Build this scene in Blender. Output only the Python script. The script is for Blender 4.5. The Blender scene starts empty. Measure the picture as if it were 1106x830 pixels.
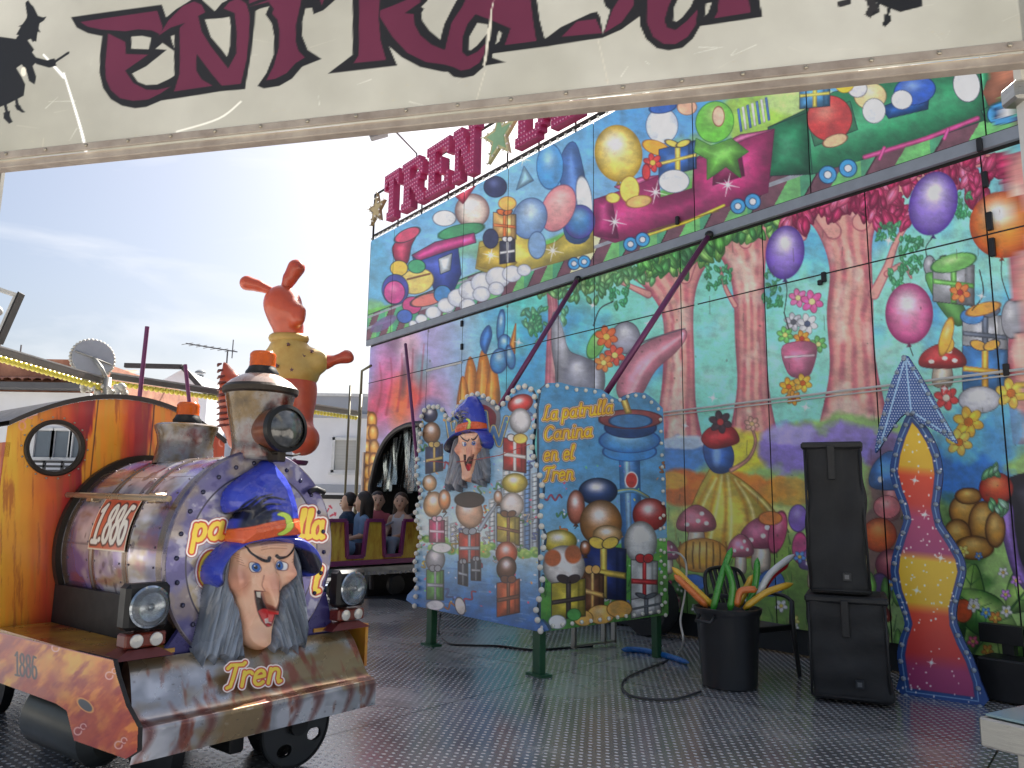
import bpy, math, random
import numpy as np
from mathutils import Matrix, Vector

# ------------------------------------------------------------------ camera, world, sun
FPX, CXP, CYP = 830.0, 553.0, 415.0
PITCH, ROLL, CAMH = math.radians(9.2), math.radians(0.9), 1.35
SC = bpy.context.scene
_f = np.array([0, math.cos(PITCH), math.sin(PITCH)])
_u = np.array([0, -math.sin(PITCH), math.cos(PITCH)])
_r = np.array([1.0, 0, 0])
_cr, _sr = math.cos(ROLL), math.sin(ROLL)
CAM0 = np.array([0, 0, CAMH])

cd = bpy.data.cameras.new("camera")
cd.sensor_width = 36.0
cd.lens = FPX / 1106.0 * 36.0
cd.clip_start = 0.05
cd.clip_end = 800
cam = bpy.data.objects.new("camera", cd)
SC.collection.objects.link(cam)
rt = _r * _cr + _u * _sr
up = -_r * _sr + _u * _cr
M = Matrix(((rt[0], up[0], -_f[0], 0), (rt[1], up[1], -_f[1], 0), (rt[2], up[2], -_f[2], CAMH), (0, 0, 0, 1)))
cam.matrix_world = M
SC.camera = cam

SUN_EL, SUN_AZ = 46.0, 22.0        # azimuth measured from +Y towards +X
world = bpy.data.worlds.new("World")
SC.world = world
world.use_nodes = True
nt = world.node_tree
bg = nt.nodes["Background"]
sky = nt.nodes.new("ShaderNodeTexSky")
sky.sky_type = 'NISHITA'
sky.sun_disc = False
sky.sun_elevation = math.radians(SUN_EL)
sky.sun_rotation = math.radians(SUN_AZ)
sky.air_density = 1.0
sky.dust_density = 4.6
sky.ozone_density = 1.0
tc = nt.nodes.new("ShaderNodeTexCoord")
mp = nt.nodes.new("ShaderNodeMapping")
mp.inputs['Rotation'].default_value = (0.0, 0.55, 0.35)
mp.inputs['Scale'].default_value = (2.2, 3.0, 9.0)
nz = nt.nodes.new("ShaderNodeTexNoise")
nz.inputs['Scale'].default_value = 1.3
nz.inputs['Detail'].default_value = 7
nz.inputs['Distortion'].default_value = 0.8
rp = nt.nodes.new("ShaderNodeValToRGB")
rp.color_ramp.elements[0].position = 0.50
rp.color_ramp.elements[0].color = (0, 0, 0, 1)
rp.color_ramp.elements[1].position = 0.70
rp.color_ramp.elements[1].color = (0.6, 0.6, 0.6, 1)
mx = nt.nodes.new("ShaderNodeMixRGB")
mx.inputs['Color2'].default_value = (6.2, 6.3, 6.6, 1)
nt.links.new(tc.outputs['Generated'], mp.inputs['Vector'])
nt.links.new(mp.outputs['Vector'], nz.inputs['Vector'])
nt.links.new(nz.outputs['Fac'], rp.inputs['Fac'])
nt.links.new(rp.outputs['Color'], mx.inputs['Fac'])
nt.links.new(sky.outputs['Color'], mx.inputs['Color1'])
nt.links.new(mx.outputs['Color'], bg.inputs['Color'])
bg.inputs['Strength'].default_value = 0.052

sl = bpy.data.lights.new("sun", 'SUN')
sl.energy = 5.0
sl.angle = math.radians(0.6)
sl.color = (1.0, 0.95, 0.87)
so = bpy.data.objects.new("sun", sl)
SC.collection.objects.link(so)
el, az_ = math.radians(SUN_EL), math.radians(SUN_AZ)
sd = Vector((math.sin(az_) * math.cos(el), math.cos(az_) * math.cos(el), math.sin(el)))
so.rotation_euler = sd.to_track_quat('Z', 'Y').to_euler()
so.location = (5, 20, 30)

vs = SC.view_settings
vs.view_transform = 'Standard'
vs.look = 'None'
vs.gamma = 1.0
vs.exposure = 1.72
vs.use_curve_mapping = False

# ------------------------------------------------------------------ projection helpers
def ray(px, py):
    px = np.asarray(px, float); py = np.asarray(py, float)
    x = (px - CXP) / FPX; y = -(py - CYP) / FPX
    xr = _cr * x - _sr * y; yr = _sr * x + _cr * y
    return _f + xr[..., None] * _r + yr[..., None] * _u

def proj(P):
    p = np.asarray(P, float) - CAM0
    z = p @ _f
    z = np.where(z < 0.2, 0.2, z)
    xr = p[..., 0] / z; yr = (p @ _u) / z
    x = _cr * xr + _sr * yr; y = -_sr * xr + _cr * yr
    return CXP + FPX * x, CYP - FPX * y

def floor_pt(px, py, z=0.0):
    d = ray(px, py)
    return CAM0 + d * ((z - CAMH) / d[..., 2])[..., None]

def at_y(px, py, Y):
    d = ray(px, py)
    return CAM0 + d * (Y / d[..., 1])[..., None]

def vec(az):
    a = math.radians(az)
    return np.array([math.sin(a), math.cos(a), 0.0])

class Plane:
    """upright plane: origin P, horizontal direction e, normal n facing the viewer's side"""
    def __init__(s, P, az, off=0.0):
        s.e = vec(az)
        n = np.array([s.e[1], -s.e[0], 0.0])
        P = np.array(P, float)
        if n @ (CAM0 - P) < 0: n = -n
        s.n = n
        s.P = P + n * off
        s.P[2] = 0
    def hit(s, px, py, off=0.0):
        d = ray(px, py)
        P = s.P + s.n * off
        t = ((P - CAM0) @ s.n) / (d @ s.n)
        return CAM0 + d * t[..., None]
    def uv(s, u, v, off=0.0):
        u = np.asarray(u, float); v = np.asarray(v, float)
        off = np.asarray(off, float)
        return s.P + u[..., None] * s.e + off[..., None] * s.n + v[..., None] * np.array([0, 0, 1.0])
    def to_uv(s, px, py):
        q = s.hit(px, py)
        return (q - s.P) @ s.e, q[..., 2]

# ------------------------------------------------------------------ colours and materials
def lin(c):
    c = np.asarray(c, float) / 255.0
    return np.where(c <= 0.04045, c / 12.92, ((c + 0.055) / 1.055) ** 2.4)

KA = 0.80
KP = 1.16          # painted sheet colours
PAL = 0.91
def S(*c):
    v = np.clip(lin(c) * KA, 0, 0.9)
    return (float(v[0]), float(v[1]), float(v[2]), 1.0)

MATS = {}
def mat(name, col, rough=0.5, metal=0.0, col2=None, scale=6.0, var=0.18, bump=0.0, bscale=40.0, stretch=(1, 1, 1), spec=0.5, trans=0.0, coat=0.0, ramp=None, detail=6):
    if name in MATS: return MATS[name]
    m = bpy.data.materials.new(name)
    m.use_nodes = True
    t = m.node_tree; N = t.nodes; L = t.links
    b = N["Principled BSDF"]
    b.inputs['Roughness'].default_value = rough
    b.inputs['Metallic'].default_value = metal
    b.inputs['Specular IOR Level'].default_value = spec
    if trans: b.inputs['Transmission Weight'].default_value = trans
    if coat: b.inputs['Coat Weight'].default_value = coat; b.inputs['Coat Roughness'].default_value = 0.08
    c2 = col2 if col2 else tuple(x * (1 - var) for x in col[:3]) + (1,)
    tcn = N.new("ShaderNodeTexCoord"); mpn = N.new("ShaderNodeMapping")
    mpn.inputs['Scale'].default_value = stretch
    L.new(tcn.outputs['Object'], mpn.inputs['Vector'])
    n = N.new("ShaderNodeTexNoise"); n.inputs['Scale'].default_value = scale; n.inputs['Detail'].default_value = detail
    n.inputs['Roughness'].default_value = 0.6
    L.new(mpn.outputs['Vector'], n.inputs['Vector'])
    r = N.new("ShaderNodeValToRGB")
    if ramp:
        els = r.color_ramp.elements
        els[0].position, els[0].color = ramp[0]
        els[1].position, els[1].color = ramp[-1]
        for p, c in ramp[1:-1]:
            e = els.new(p); e.color = c
    else:
        r.color_ramp.elements[0].position = 0.32; r.color_ramp.elements[0].color = c2
        r.color_ramp.elements[1].position = 0.66; r.color_ramp.elements[1].color = col
    L.new(n.outputs['Fac'], r.inputs['Fac'])
    L.new(r.outputs['Color'], b.inputs['Base Color'])
    rr = N.new("ShaderNodeMapRange")
    rr.inputs['To Min'].default_value = max(0.02, rough - 0.12); rr.inputs['To Max'].default_value = min(1, rough + 0.12)
    n2 = N.new("ShaderNodeTexNoise"); n2.inputs['Scale'].default_value = scale * 2.3; n2.inputs['Detail'].default_value = 4
    L.new(mpn.outputs['Vector'], n2.inputs['Vector'])
    L.new(n2.outputs['Fac'], rr.inputs['Value']); L.new(rr.outputs['Result'], b.inputs['Roughness'])
    if bump:
        n3 = N.new("ShaderNodeTexNoise"); n3.inputs['Scale'].default_value = bscale; n3.inputs['Detail'].default_value = 5
        L.new(mpn.outputs['Vector'], n3.inputs['Vector'])
        bp = N.new("ShaderNodeBump"); bp.inputs['Strength'].default_value = bump; bp.inputs['Distance'].default_value = 0.01
        L.new(n3.outputs['Fac'], bp.inputs['Height']); L.new(bp.outputs['Normal'], b.inputs['Normal'])
    MATS[name] = m
    return m

def paint_mat(name, rough=0.4, metal=0.0, spec=0.5, bump=0.15, bscale=6.0, dirt=0.12, transl=0.0, coat=0.0):
    if name in MATS: return MATS[name]
    m = bpy.data.materials.new(name); m.use_nodes = True
    t = m.node_tree; N = t.nodes; L = t.links
    b = N["Principled BSDF"]
    b.inputs['Metallic'].default_value = metal; b.inputs['Specular IOR Level'].default_value = spec
    if coat: b.inputs['Coat Weight'].default_value = coat; b.inputs['Coat Roughness'].default_value = 0.1
    a = N.new("ShaderNodeAttribute"); a.attribute_name = "Col"
    tcn = N.new("ShaderNodeTexCoord")
    n = N.new("ShaderNodeTexNoise"); n.inputs['Scale'].default_value = bscale; n.inputs['Detail'].default_value = 8
    L.new(tcn.outputs['Object'], n.inputs['Vector'])
    mr = N.new("ShaderNodeMapRange"); mr.inputs['From Min'].default_value = 0.3; mr.inputs['From Max'].default_value = 0.7
    mr.inputs['To Min'].default_value = 1 - dirt; mr.inputs['To Max'].default_value = 1.0
    L.new(n.outputs['Fac'], mr.inputs['Value'])
    mm = N.new("ShaderNodeMixRGB"); mm.blend_type = 'MULTIPLY'; mm.inputs['Fac'].default_value = 1
    L.new(a.outputs['Color'], mm.inputs['Color1']); L.new(mr.outputs['Result'], mm.inputs['Color2'])
    L.new(mm.outputs['Color'], b.inputs['Base Color'])
    rr = N.new("ShaderNodeMapRange"); rr.inputs['To Min'].default_value = rough - 0.1; rr.inputs['To Max'].default_value = rough + 0.15
    L.new(n.outputs['Fac'], rr.inputs['Value']); L.new(rr.outputs['Result'], b.inputs['Roughness'])
    n3 = N.new("ShaderNodeTexNoise"); n3.inputs['Scale'].default_value = 2.0; n3.inputs['Detail'].default_value = 3
    L.new(tcn.outputs['Object'], n3.inputs['Vector'])
    bp = N.new("ShaderNodeBump"); bp.inputs['Strength'].default_value = bump; bp.inputs['Distance'].default_value = 0.02
    L.new(n3.outputs['Fac'], bp.inputs['Height']); L.new(bp.outputs['Normal'], b.inputs['Normal'])
    if transl:
        tr = N.new("ShaderNodeBsdfTranslucent"); L.new(mm.outputs['Color'], tr.inputs['Color'])
        ms = N.new("ShaderNodeMixShader"); ms.inputs['Fac'].default_value = transl
        L.new(b.outputs['BSDF'], ms.inputs[1]); L.new(tr.outputs['BSDF'], ms.inputs[2])
        L.new(ms.outputs['Shader'], N['Material Output'].inputs['Surface'])
    MATS[name] = m
    return m

# ------------------------------------------------------------------ object helpers
COL = SC.collection
WL = {}
def empty(name, loc, label, cat, group=None):
    o = bpy.data.objects.new(name, None)
    o.empty_display_size = 0.1
    COL.objects.link(o)
    o.location = [float(x) for x in loc]
    WL[o.name] = np.array(loc, float)
    o['label'] = label; o['category'] = cat
    if group: o['group'] = group
    return o

def tag(o, label, cat, group=None, kind=None):
    if label: o['label'] = label
    if cat: o['category'] = cat
    if group: o['group'] = group
    if kind: o['kind'] = kind
    return o

def link_mesh(name, V, Fc, m, parent=None, smooth=False, base=None, cols=None):
    V = np.asarray(V, float).reshape(-1, 3)
    if parent is not None:
        org = WL[parent.name]; loc = None
    else:
        org = np.array(base, float) if base is not None else np.array([V[:, 0].mean(), V[:, 1].mean(), V[:, 2].min()])
    me = bpy.data.meshes.new(name)
    if isinstance(Fc, np.ndarray):
        n = len(Fc); k = Fc.shape[1]
        me.vertices.add(len(V)); me.vertices.foreach_set('co', (V - org).astype(np.float32).ravel())
        me.loops.add(n * k); me.loops.foreach_set('vertex_index', Fc.astype(np.int32).ravel())
        me.polygons.add(n)
        me.polygons.foreach_set('loop_start', np.arange(0, n * k, k, dtype=np.int32))
        me.update(calc_edges=True)
    else:
        me.from_pydata([tuple(v) for v in (V - org)], [], Fc)
        me.update()
    if cols is not None:
        at = me.color_attributes.new("Col", 'FLOAT_COLOR', 'POINT')
        c4 = np.ones((len(V), 4), np.float32); c4[:, :3] = cols
        at.data.foreach_set('color', c4.ravel())
    if smooth is True:
        me.polygons.foreach_set('use_smooth', np.ones(len(me.polygons), bool))
    me.materials.append(m)
    o = bpy.data.objects.new(name, me)
    COL.objects.link(o)
    if parent is not None:
        o.parent = parent
    else:
        o.location = org
    WL[o.name] = org
    if smooth == 'auto':
        try:
            me.polygons.foreach_set('use_smooth', np.ones(len(me.polygons), bool))
            me.set_sharp_from_angle(angle=math.radians(38))
        except Exception:
            pass
    return o

class MB:
    """collects shapes; optional frame (O, ex, ey, ez) maps local to world"""
    def __init__(s, frame=None):
        s.V = []; s.F = []; s.n = 0; s.fr = frame
    def add(s, V, F):
        V = np.asarray(V, float)
        if s.fr is not None:
            O, ex, ey, ez = s.fr
            V = O + V[:, :1] * ex + V[:, 1:2] * ey + V[:, 2:3] * ez
        s.V.append(V); s.F += [tuple(int(i) + s.n for i in f) for f in F]; s.n += len(V)
        return s
    def box(s, c, size, ax=None, bevel=0.0):
        c = np.array(c, float); h = np.array(size, float) / 2
        ax = np.eye(3) if ax is None else np.array(ax, float)
        if bevel > 0:
            b = min(bevel, h.min() * 0.95)
            pts = []
            for sx in (-1, 1):
                for sy in (-1, 1):
                    for sz in (-1, 1):
                        pts += [(sx * h[0], sy * (h[1] - b), sz * (h[2] - b)), (sx * (h[0] - b), sy * h[1], sz * (h[2] - b)), (sx * (h[0] - b), sy * (h[1] - b), sz * h[2])]
            P = np.array(pts)
            def I(x, y, z, k): return (((x > 0) * 2 + (y > 0)) * 2 + (z > 0)) * 3 + k
            F = []
            for sx in (-1, 1):
                f = [I(sx, -1, -1, 0), I(sx, 1, -1, 0), I(sx, 1, 1, 0), I(sx, -1, 1, 0)]; F.append(f if sx > 0 else f[::-1])
            for sy in (-1, 1):
                f = [I(-1, sy, -1, 1), I(-1, sy, 1, 1), I(1, sy, 1, 1), I(1, sy, -1, 1)]; F.append(f if sy > 0 else f[::-1])
            for sz in (-1, 1):
                f = [I(-1, -1, sz, 2), I(1, -1, sz, 2), I(1, 1, sz, 2), I(-1, 1, sz, 2)]; F.append(f if sz > 0 else f[::-1])
            for a in (-1, 1):
                for b_ in (-1, 1):
                    F.append([I(-1, a, b_, 1), I(1, a, b_, 1), I(1, a, b_, 2), I(-1, a, b_, 2)])
                    F.append([I(a, -1, b_, 0), I(a, 1, b_, 0), I(a, 1, b_, 2), I(a, -1, b_, 2)])
                    F.append([I(a, b_, -1, 0), I(a, b_, 1, 0), I(a, b_, 1, 1), I(a, b_, -1, 1)])
                    for c_ in (-1, 1):
                        F.append([I(a, b_, c_, 0), I(a, b_, c_, 1), I(a, b_, c_, 2)])
            return s.add(c + P @ ax, F)
        P = np.array([(x, y, z) for x in (-1, 1) for y in (-1, 1) for z in (-1, 1)], float) * h
        F = [(0, 1, 3, 2), (4, 6, 7, 5), (0, 4, 5, 1), (2, 3, 7, 6), (0, 2, 6, 4), (1, 5, 7, 3)]
        return s.add(c + P @ ax, F)
    def bar(s, p0, p1, w, h=None, upv=(0, 0, 1)):
        p0 = np.array(p0, float); p1 = np.array(p1, float); d = p1 - p0; L = np.linalg.norm(d); d /= L
        u = np.array(upv, float)
        if abs(d @ u) > 0.95: u = np.array([0, 1.0, 0])
        a = np.cross(d, u); a /= np.linalg.norm(a); b = np.cross(a, d)
        return s.box((p0 + p1) / 2, (L, w, h or w), (d, a, b))
    def tube(s, pts, r, n=10, cap=True):
        pts = np.array(pts, float); k = len(pts)
        rs = np.full(k, r, float) if np.isscalar(r) else np.array(r, float)
        T = np.gradient(pts, axis=0); T /= np.linalg.norm(T, axis=1)[:, None] + 1e-12
        ref = np.array([0, 0, 1.0]) if abs(T[0][2]) < 0.9 else np.array([1.0, 0, 0])
        V = []
        a = np.cross(T[0], ref); a /= np.linalg.norm(a)
        for i in range(k):
            a = a - T[i] * (a @ T[i]); a /= np.linalg.norm(a) + 1e-12
            b = np.cross(T[i], a)
            for j in range(n):
                t = 2 * math.pi * j / n
                V.append(pts[i] + rs[i] * (math.cos(t) * a + math.sin(t) * b))
        F = []
        for i in range(k - 1):
            for j in range(n):
                j2 = (j + 1) % n
                F.append((i * n + j, i * n + j2, (i + 1) * n + j2, (i + 1) * n + j))
        if cap:
            F.append(tuple(range(n))[::-1]); F.append(tuple(range((k - 1) * n, k * n)))
        return s.add(V, F)
    def lathe(s, prof, c, axis=(0, 0, 1), n=40, cap=True):
        """prof: (radius, height along axis)"""
        ax = np.array(axis, float); ax /= np.linalg.norm(ax)
        ref = np.array([1.0, 0, 0]) if abs(ax[0]) < 0.9 else np.array([0, 1.0, 0])
        a = np.cross(ax, ref); a /= np.linalg.norm(a); b = np.cross(ax, a); c = np.array(c, float)
        V = []; F = []
        for (r, h) in prof:
            for j in range(n):
                t = 2 * math.pi * j / n
                V.append(c + ax * h + r * (math.cos(t) * a + math.sin(t) * b))
        for i in range(len(prof) - 1):
            for j in range(n):
                j2 = (j + 1) % n
                F.append((i * n + j, i * n + j2, (i + 1) * n + j2, (i + 1) * n + j))
        if cap:
            F.append(tuple(range(n))[::-1]); F.append(tuple(range((len(prof) - 1) * n, len(prof) * n)))
        return s.add(V, F)
    def ball(s, c, r, n=12, m=8, ax=None):
        r = np.array([r, r, r], float) if np.isscalar(r) else np.array(r, float)
        ax = np.eye(3) if ax is None else np.array(ax, float)
        V = [(0, 0, -1)]; F = []
        for i in range(1, m):
            p = -math.pi / 2 + math.pi * i / m
            for j in range(n):
                t = 2 * math.pi * j / n
                V.append((math.cos(p) * math.cos(t), math.cos(p) * math.sin(t), math.sin(p)))
        V.append((0, 0, 1)); V = np.array(V) * r
        for j in range(n): F.append((0, 1 + (j + 1) % n, 1 + j))
        for i in range(m - 2):
            for j in range(n):
                j2 = (j + 1) % n
                F.append((1 + i * n + j, 1 + i * n + j2, 1 + (i + 1) * n + j2, 1 + (i + 1) * n + j))
        l = len(V) - 1; b0 = 1 + (m - 2) * n
        for j in range(n): F.append((l, b0 + j, b0 + (j + 1) % n))
        return s.add(np.array(c, float) + V @ ax, F)
    def prism(s, front, back):
        """two matching loops of 3D points"""
        k = len(front)
        V = list(front) + list(back)
        F = [tuple(range(k)), tuple(range(2 * k - 1, k - 1, -1))]
        for i in range(k):
            j = (i + 1) % k
            F.append((i, i + k, j + k, j))
        return s.add(V, F)
    def build(s, name, m, parent=None, smooth=False, base=None):
        V = np.concatenate(s.V) if s.V else np.zeros((0, 3))
        return link_mesh(name, V, s.F, m, parent, smooth, base)

def prism_px(plane, pts, off, th, name, m, parent):
    pts = np.array(pts, float)
    f = plane.hit(pts[:, 0], pts[:, 1], off)
    b = f - plane.n * th
    return MB().prism(list(f), list(b)).build(name, m, parent)

def grid_mesh(name, P, C, m, parent, mask=None, smooth=False, base=None):
    ny, nx = P.shape[:2]
    idx = np.arange(ny * nx).reshape(ny, nx)
    a, b, c, d = idx[:-1, :-1], idx[:-1, 1:], idx[1:, 1:], idx[1:, :-1]
    q = np.stack([a, d, c, b], -1).reshape(-1, 4)
    V = P.reshape(-1, 3); Cc = C.reshape(-1, 3)
    if mask is not None:
        mk = (mask[:-1, :-1] & mask[:-1, 1:] & mask[1:, 1:] & mask[1:, :-1]).ravel()
        q = q[mk]
        used = np.zeros(len(V), bool); used[q.ravel()] = True
        remap = np.cumsum(used) - 1
        V = V[used]; Cc = Cc[used]; q = remap[q]
    return link_mesh(name, V, q, m, parent, smooth, base, np.clip(lin(Cc * PAL + 255 * (1 - PAL) * .85) * KP, 0, 0.88))

def share(o, name, loc, parent, like=None):
    c = o.copy(); COL.objects.link(c)
    c.parent = parent
    c.location = loc
    return c

# ------------------------------------------------------------------ painting tools (procedural colour on real surfaces)
_rng = np.random.RandomState(7)
_LAT = _rng.rand(257, 257)
def vnoise(x, y, s=1.0, seed=0):
    x = np.asarray(x) / s + seed * 17.3; y = np.asarray(y) / s + seed * 9.7
    xi = np.floor(x).astype(int); yi = np.floor(y).astype(int)
    fx = x - xi; fy = y - yi; fx = fx * fx * (3 - 2 * fx); fy = fy * fy * (3 - 2 * fy)
    g = lambda i, j: _LAT[i % 256, j % 256]
    return (g(xi, yi) * (1 - fx) + g(xi + 1, yi) * fx) * (1 - fy) + (g(xi, yi + 1) * (1 - fx) + g(xi + 1, yi + 1) * fx) * fy
def fbm(x, y, s, seed=0, o=4):
    t = 0; a = 0.5
    for i in range(o):
        t = t + a * vnoise(x, y, s / 2 ** i, seed + i); a *= 0.5
    return t / (1 - 0.5 ** o)

def catmull(pts, closed=True, k=6):
    pts = np.array(pts, float); n = len(pts); out = []
    rngi = range(n) if closed else range(n - 1)
    for i in rngi:
        if closed: p0, p1, p2, p3 = pts[(i - 1) % n], pts[i], pts[(i + 1) % n], pts[(i + 2) % n]
        else: p0, p1, p2, p3 = pts[max(i - 1, 0)], pts[i], pts[i + 1], pts[min(i + 2, n - 1)]
        for j in range(k):
            t = j / k
            out.append(0.5 * ((2 * p1) + (-p0 + p2) * t + (2 * p0 - 5 * p1 + 4 * p2 - p3) * t * t + (-p0 + 3 * p1 - 3 * p2 + p3) * t ** 3))
    if not closed: out.append(pts[-1])
    return np.array(out)

def seg_dist(x, y, a, b, wa=0.0, wb=0.0):
    dx, dy = b[0] - a[0], b[1] - a[1]
    L = dx * dx + dy * dy + 1e-9
    t = np.clip(((x - a[0]) * dx + (y - a[1]) * dy) / L, 0, 1)
    return np.hypot(x - a[0] - t * dx, y - a[1] - t * dy) - (wa + (wb - wa) * t)

def poly_sd(x, y, pts):
    d = np.full(x.shape, 1e9); ins = np.zeros(x.shape, bool)
    n = len(pts)
    for i in range(n):
        a = pts[i]; b = pts[(i + 1) % n]
        d = np.minimum(d, seg_dist(x, y, a, b))
        c = (a[1] > y) != (b[1] > y)
        with np.errstate(divide='ignore', invalid='ignore'):
            xx = (b[0] - a[0]) * (y - a[1]) / (b[1] - a[1] + 1e-12) + a[0]
        ins ^= c & (x < xx)
    return np.where(ins, -d, d)

class Canvas:
    air = False
    def __init__(s, X, Y, base):
        s.sh = X.shape
        s.X = X.ravel(); s.Y = Y.ravel()
        s.C = np.tile(np.array(base, float), (s.X.size, 1))
    def out(s):
        if s.air:
            g1 = fbm(s.X, s.Y, 9, 41) - .5; g2 = vnoise(s.X * 1.3 + 3, s.Y * 1.3, 1.0, 5) - .5; g3 = fbm(s.X * .6 + s.Y * .5, s.Y * 1.5 - s.X * .4, 5, 23) - .5
            s.C *= (1 + .30 * g1 + .08 * g2 + .18 * g3)[:, None]
            lum = s.C.mean(1, keepdims=True); s.C[:] = lum + (s.C - lum) * (1 + .35 * g1)[:, None]
        return np.clip(s.C, 0, 255).reshape(s.sh + (3,))
    def sel(s, x0, y0, x1, y1):
        return np.nonzero((s.X >= x0) & (s.X <= x1) & (s.Y >= y0) & (s.Y <= y1))[0]
    def mix(s, i, a, col):
        c = np.array(col, float)
        s.C[i] = s.C[i] * (1 - a[:, None]) + c * a[:, None]
    def fill(s, fn, col):
        a = np.clip(fn(s.X, s.Y), 0, 1)
        i = np.nonzero(a > 0)[0]
        s.mix(i, a[i], col if not callable(col) else col(s.X[i], s.Y[i]))
    def _apply(s, i, d, col, soft, a, ol, ow):
        x, y = s.X[i], s.Y[i]
        if ol is not None:
            s.mix(i, np.clip(0.5 - (d - ow) / 0.9, 0, 1) * a, ol)
        c = col(x, y) if callable(col) else col
        if s.air and soft <= 1.0 and i.size > 30:
            md = max(1.5, float((-d).max())); q = np.clip(-d / md, 0, 1); q = q * q * (3 - 2 * q)
            gx = (x - x.mean()) / (np.ptp(x) + 1e-6); gy = (y - y.mean()) / (np.ptp(y) + 1e-6)
            f = (0.66 + 0.42 * q - 0.22 * (gx + gy) * (1 - q * .3))[:, None]
            c = np.clip(np.array(c, float) * f + 70 * np.clip(q - .45, 0, 1)[:, None] * np.clip(.3 - gx - gy, 0, 1)[:, None], 0, 255)
        al = np.clip(0.5 - d / max(soft, 0.1), 0, 1) * a
        s.C[i] = s.C[i] * (1 - al[:, None]) + np.array(c, float) * al[:, None]
    def poly(s, pts, col, soft=0.8, smooth=False, a=1.0, ol=None, ow=0.7):
        pts = catmull(pts) if smooth else np.array(pts, float)
        m = max(soft, ow + 1)
        i = s.sel(pts[:, 0].min() - m, pts[:, 1].min() - m, pts[:, 0].max() + m, pts[:, 1].max() + m)
        if i.size == 0: return
        s._apply(i, poly_sd(s.X[i], s.Y[i], pts), col, soft, a, ol, ow)
    def ell(s, cx, cy, rx, ry, col, rot=0, soft=0.8, a=1.0, ol=None, ow=0.7, hi=None, dk=None):
        R = max(rx, ry) + max(soft, 2)
        i = s.sel(cx - R, cy - R, cx + R, cy + R)
        if i.size == 0: return
        t = math.radians(rot); x = s.X[i] - cx; y = s.Y[i] - cy
        u = x * math.cos(t) + y * math.sin(t); v = -x * math.sin(t) + y * math.cos(t)
        q = np.sqrt((u / rx) ** 2 + (v / ry) ** 2)
        d = (q - 1) * min(rx, ry)
        c = np.tile(np.array(col, float), (i.size, 1))
        if dk is not None:
            w = np.clip(q, 0, 1) ** 3; c = c * (1 - w[:, None]) + np.array(dk, float) * w[:, None]
        if hi is not None:
            w = np.exp(-(((u + rx * .1) / rx / .45) ** 2 + ((v + ry * .35) / ry / .4) ** 2)); c = c * (1 - w[:, None]) + np.array(hi, float) * w[:, None]
        if ol is not None: s.mix(i, np.clip(0.5 - (d - ow) / 0.9, 0, 1) * a, ol)
        al = np.clip(0.5 - d / max(soft, 0.1), 0, 1) * a
        s.C[i] = s.C[i] * (1 - al[:, None]) + c * al[:, None]
    def stroke(s, pts, w, col, soft=0.8, a=1.0, smooth=False, w2=None):
        if smooth: pts = catmull(pts, False)
        pts = np.array(pts, float); n = len(pts)
        ws = np.linspace(w, w2 if w2 is not None else w, n)
        m = max(w, w2 or 0) + soft + 1
        i = s.sel(pts[:, 0].min() - m, pts[:, 1].min() - m, pts[:, 0].max() + m, pts[:, 1].max() + m)
        if i.size == 0: return
        d = np.full(i.size, 1e9)
        for k in range(n - 1):
            d = np.minimum(d, seg_dist(s.X[i], s.Y[i], pts[k], pts[k + 1], ws[k], ws[k + 1]))
        s._apply(i, d, col, soft, a, None, 0)
    def layers(s, strokes, layers, soft=0.8):
        P = np.concatenate([np.array(q) for q in strokes]); m = max(l[0] for l in layers) + 2
        i = s.sel(P[:, 0].min() - m, P[:, 1].min() - m, P[:, 0].max() + m, P[:, 1].max() + m)
        if i.size == 0: return
        d = np.full(i.size, 1e9)
        for q in strokes:
            for k in range(len(q) - 1): d = np.minimum(d, seg_dist(s.X[i], s.Y[i], q[k], q[k + 1]))
        for w, c in layers: s.mix(i, np.clip(0.5 - (d - w) / soft, 0, 1), c)
    def sparkle(s, x, y, r):
        for t in range(4):
            a = math.radians(t * 45 + 12); rr = r if t % 2 == 0 else r * 0.5
            s.stroke([(x - rr * math.cos(a), y - rr * math.sin(a)), (x, y)], 0.05, (255, 255, 255), w2=0.8, soft=1.2)
            s.stroke([(x, y), (x + rr * math.cos(a), y + rr * math.sin(a))], 0.8, (255, 255, 255), w2=0.05, soft=1.2)
    def balloon(s, x, y, rx, ry, col, dk, rot=0, string=None):
        s.ell(x, y, rx, ry, col, rot=rot, ol=dk, ow=0.8, hi=(255, 250, 255), dk=dk)
        s.poly([(x - 3, y + ry + 4), (x, y + ry - 1), (x + 3, y + ry + 4)], dk)
        if string: s.stroke([(x, y + ry + 2)] + string, 0.5, (40, 40, 40), smooth=True)
    def gift(s, x, y, w, h, col, rib, sk=None):
        if sk is None: sk = (((x * 13 + y * 7) % 10) - 5) * .05
        d = [c * .6 for c in col]
        q = [(x - w, y - h + sk * w), (x + w, y - h - sk * w), (x + w, y + h - sk * w), (x - w, y + h + sk * w)]
        s.poly(q, col, ol=(40, 35, 45))
        s.poly([(x + w * .55, y - h - sk * w * .55), (x + w, y - h - sk * w), (x + w, y + h - sk * w), (x + w * .55, y + h - sk * w * .55)], d, a=.6)
        s.poly([(x - w * .15, y - h), (x + w * .15, y - h), (x + w * .15, y + h), (x - w * .15, y + h)], rib)
        s.poly([(x - w, y - h * .1 + sk * w), (x + w, y - h * .1 - sk * w), (x + w, y + h * .15 - sk * w), (x - w, y + h * .15 + sk * w)], rib)
        s.ell(x - w * .3, y - h * 1.12, w * .36, h * .2, rib, rot=20, ol=(40, 35, 45)); s.ell(x + w * .3, y - h * 1.12, w * .36, h * .2, rib, rot=-20, ol=(40, 35, 45))
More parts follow.
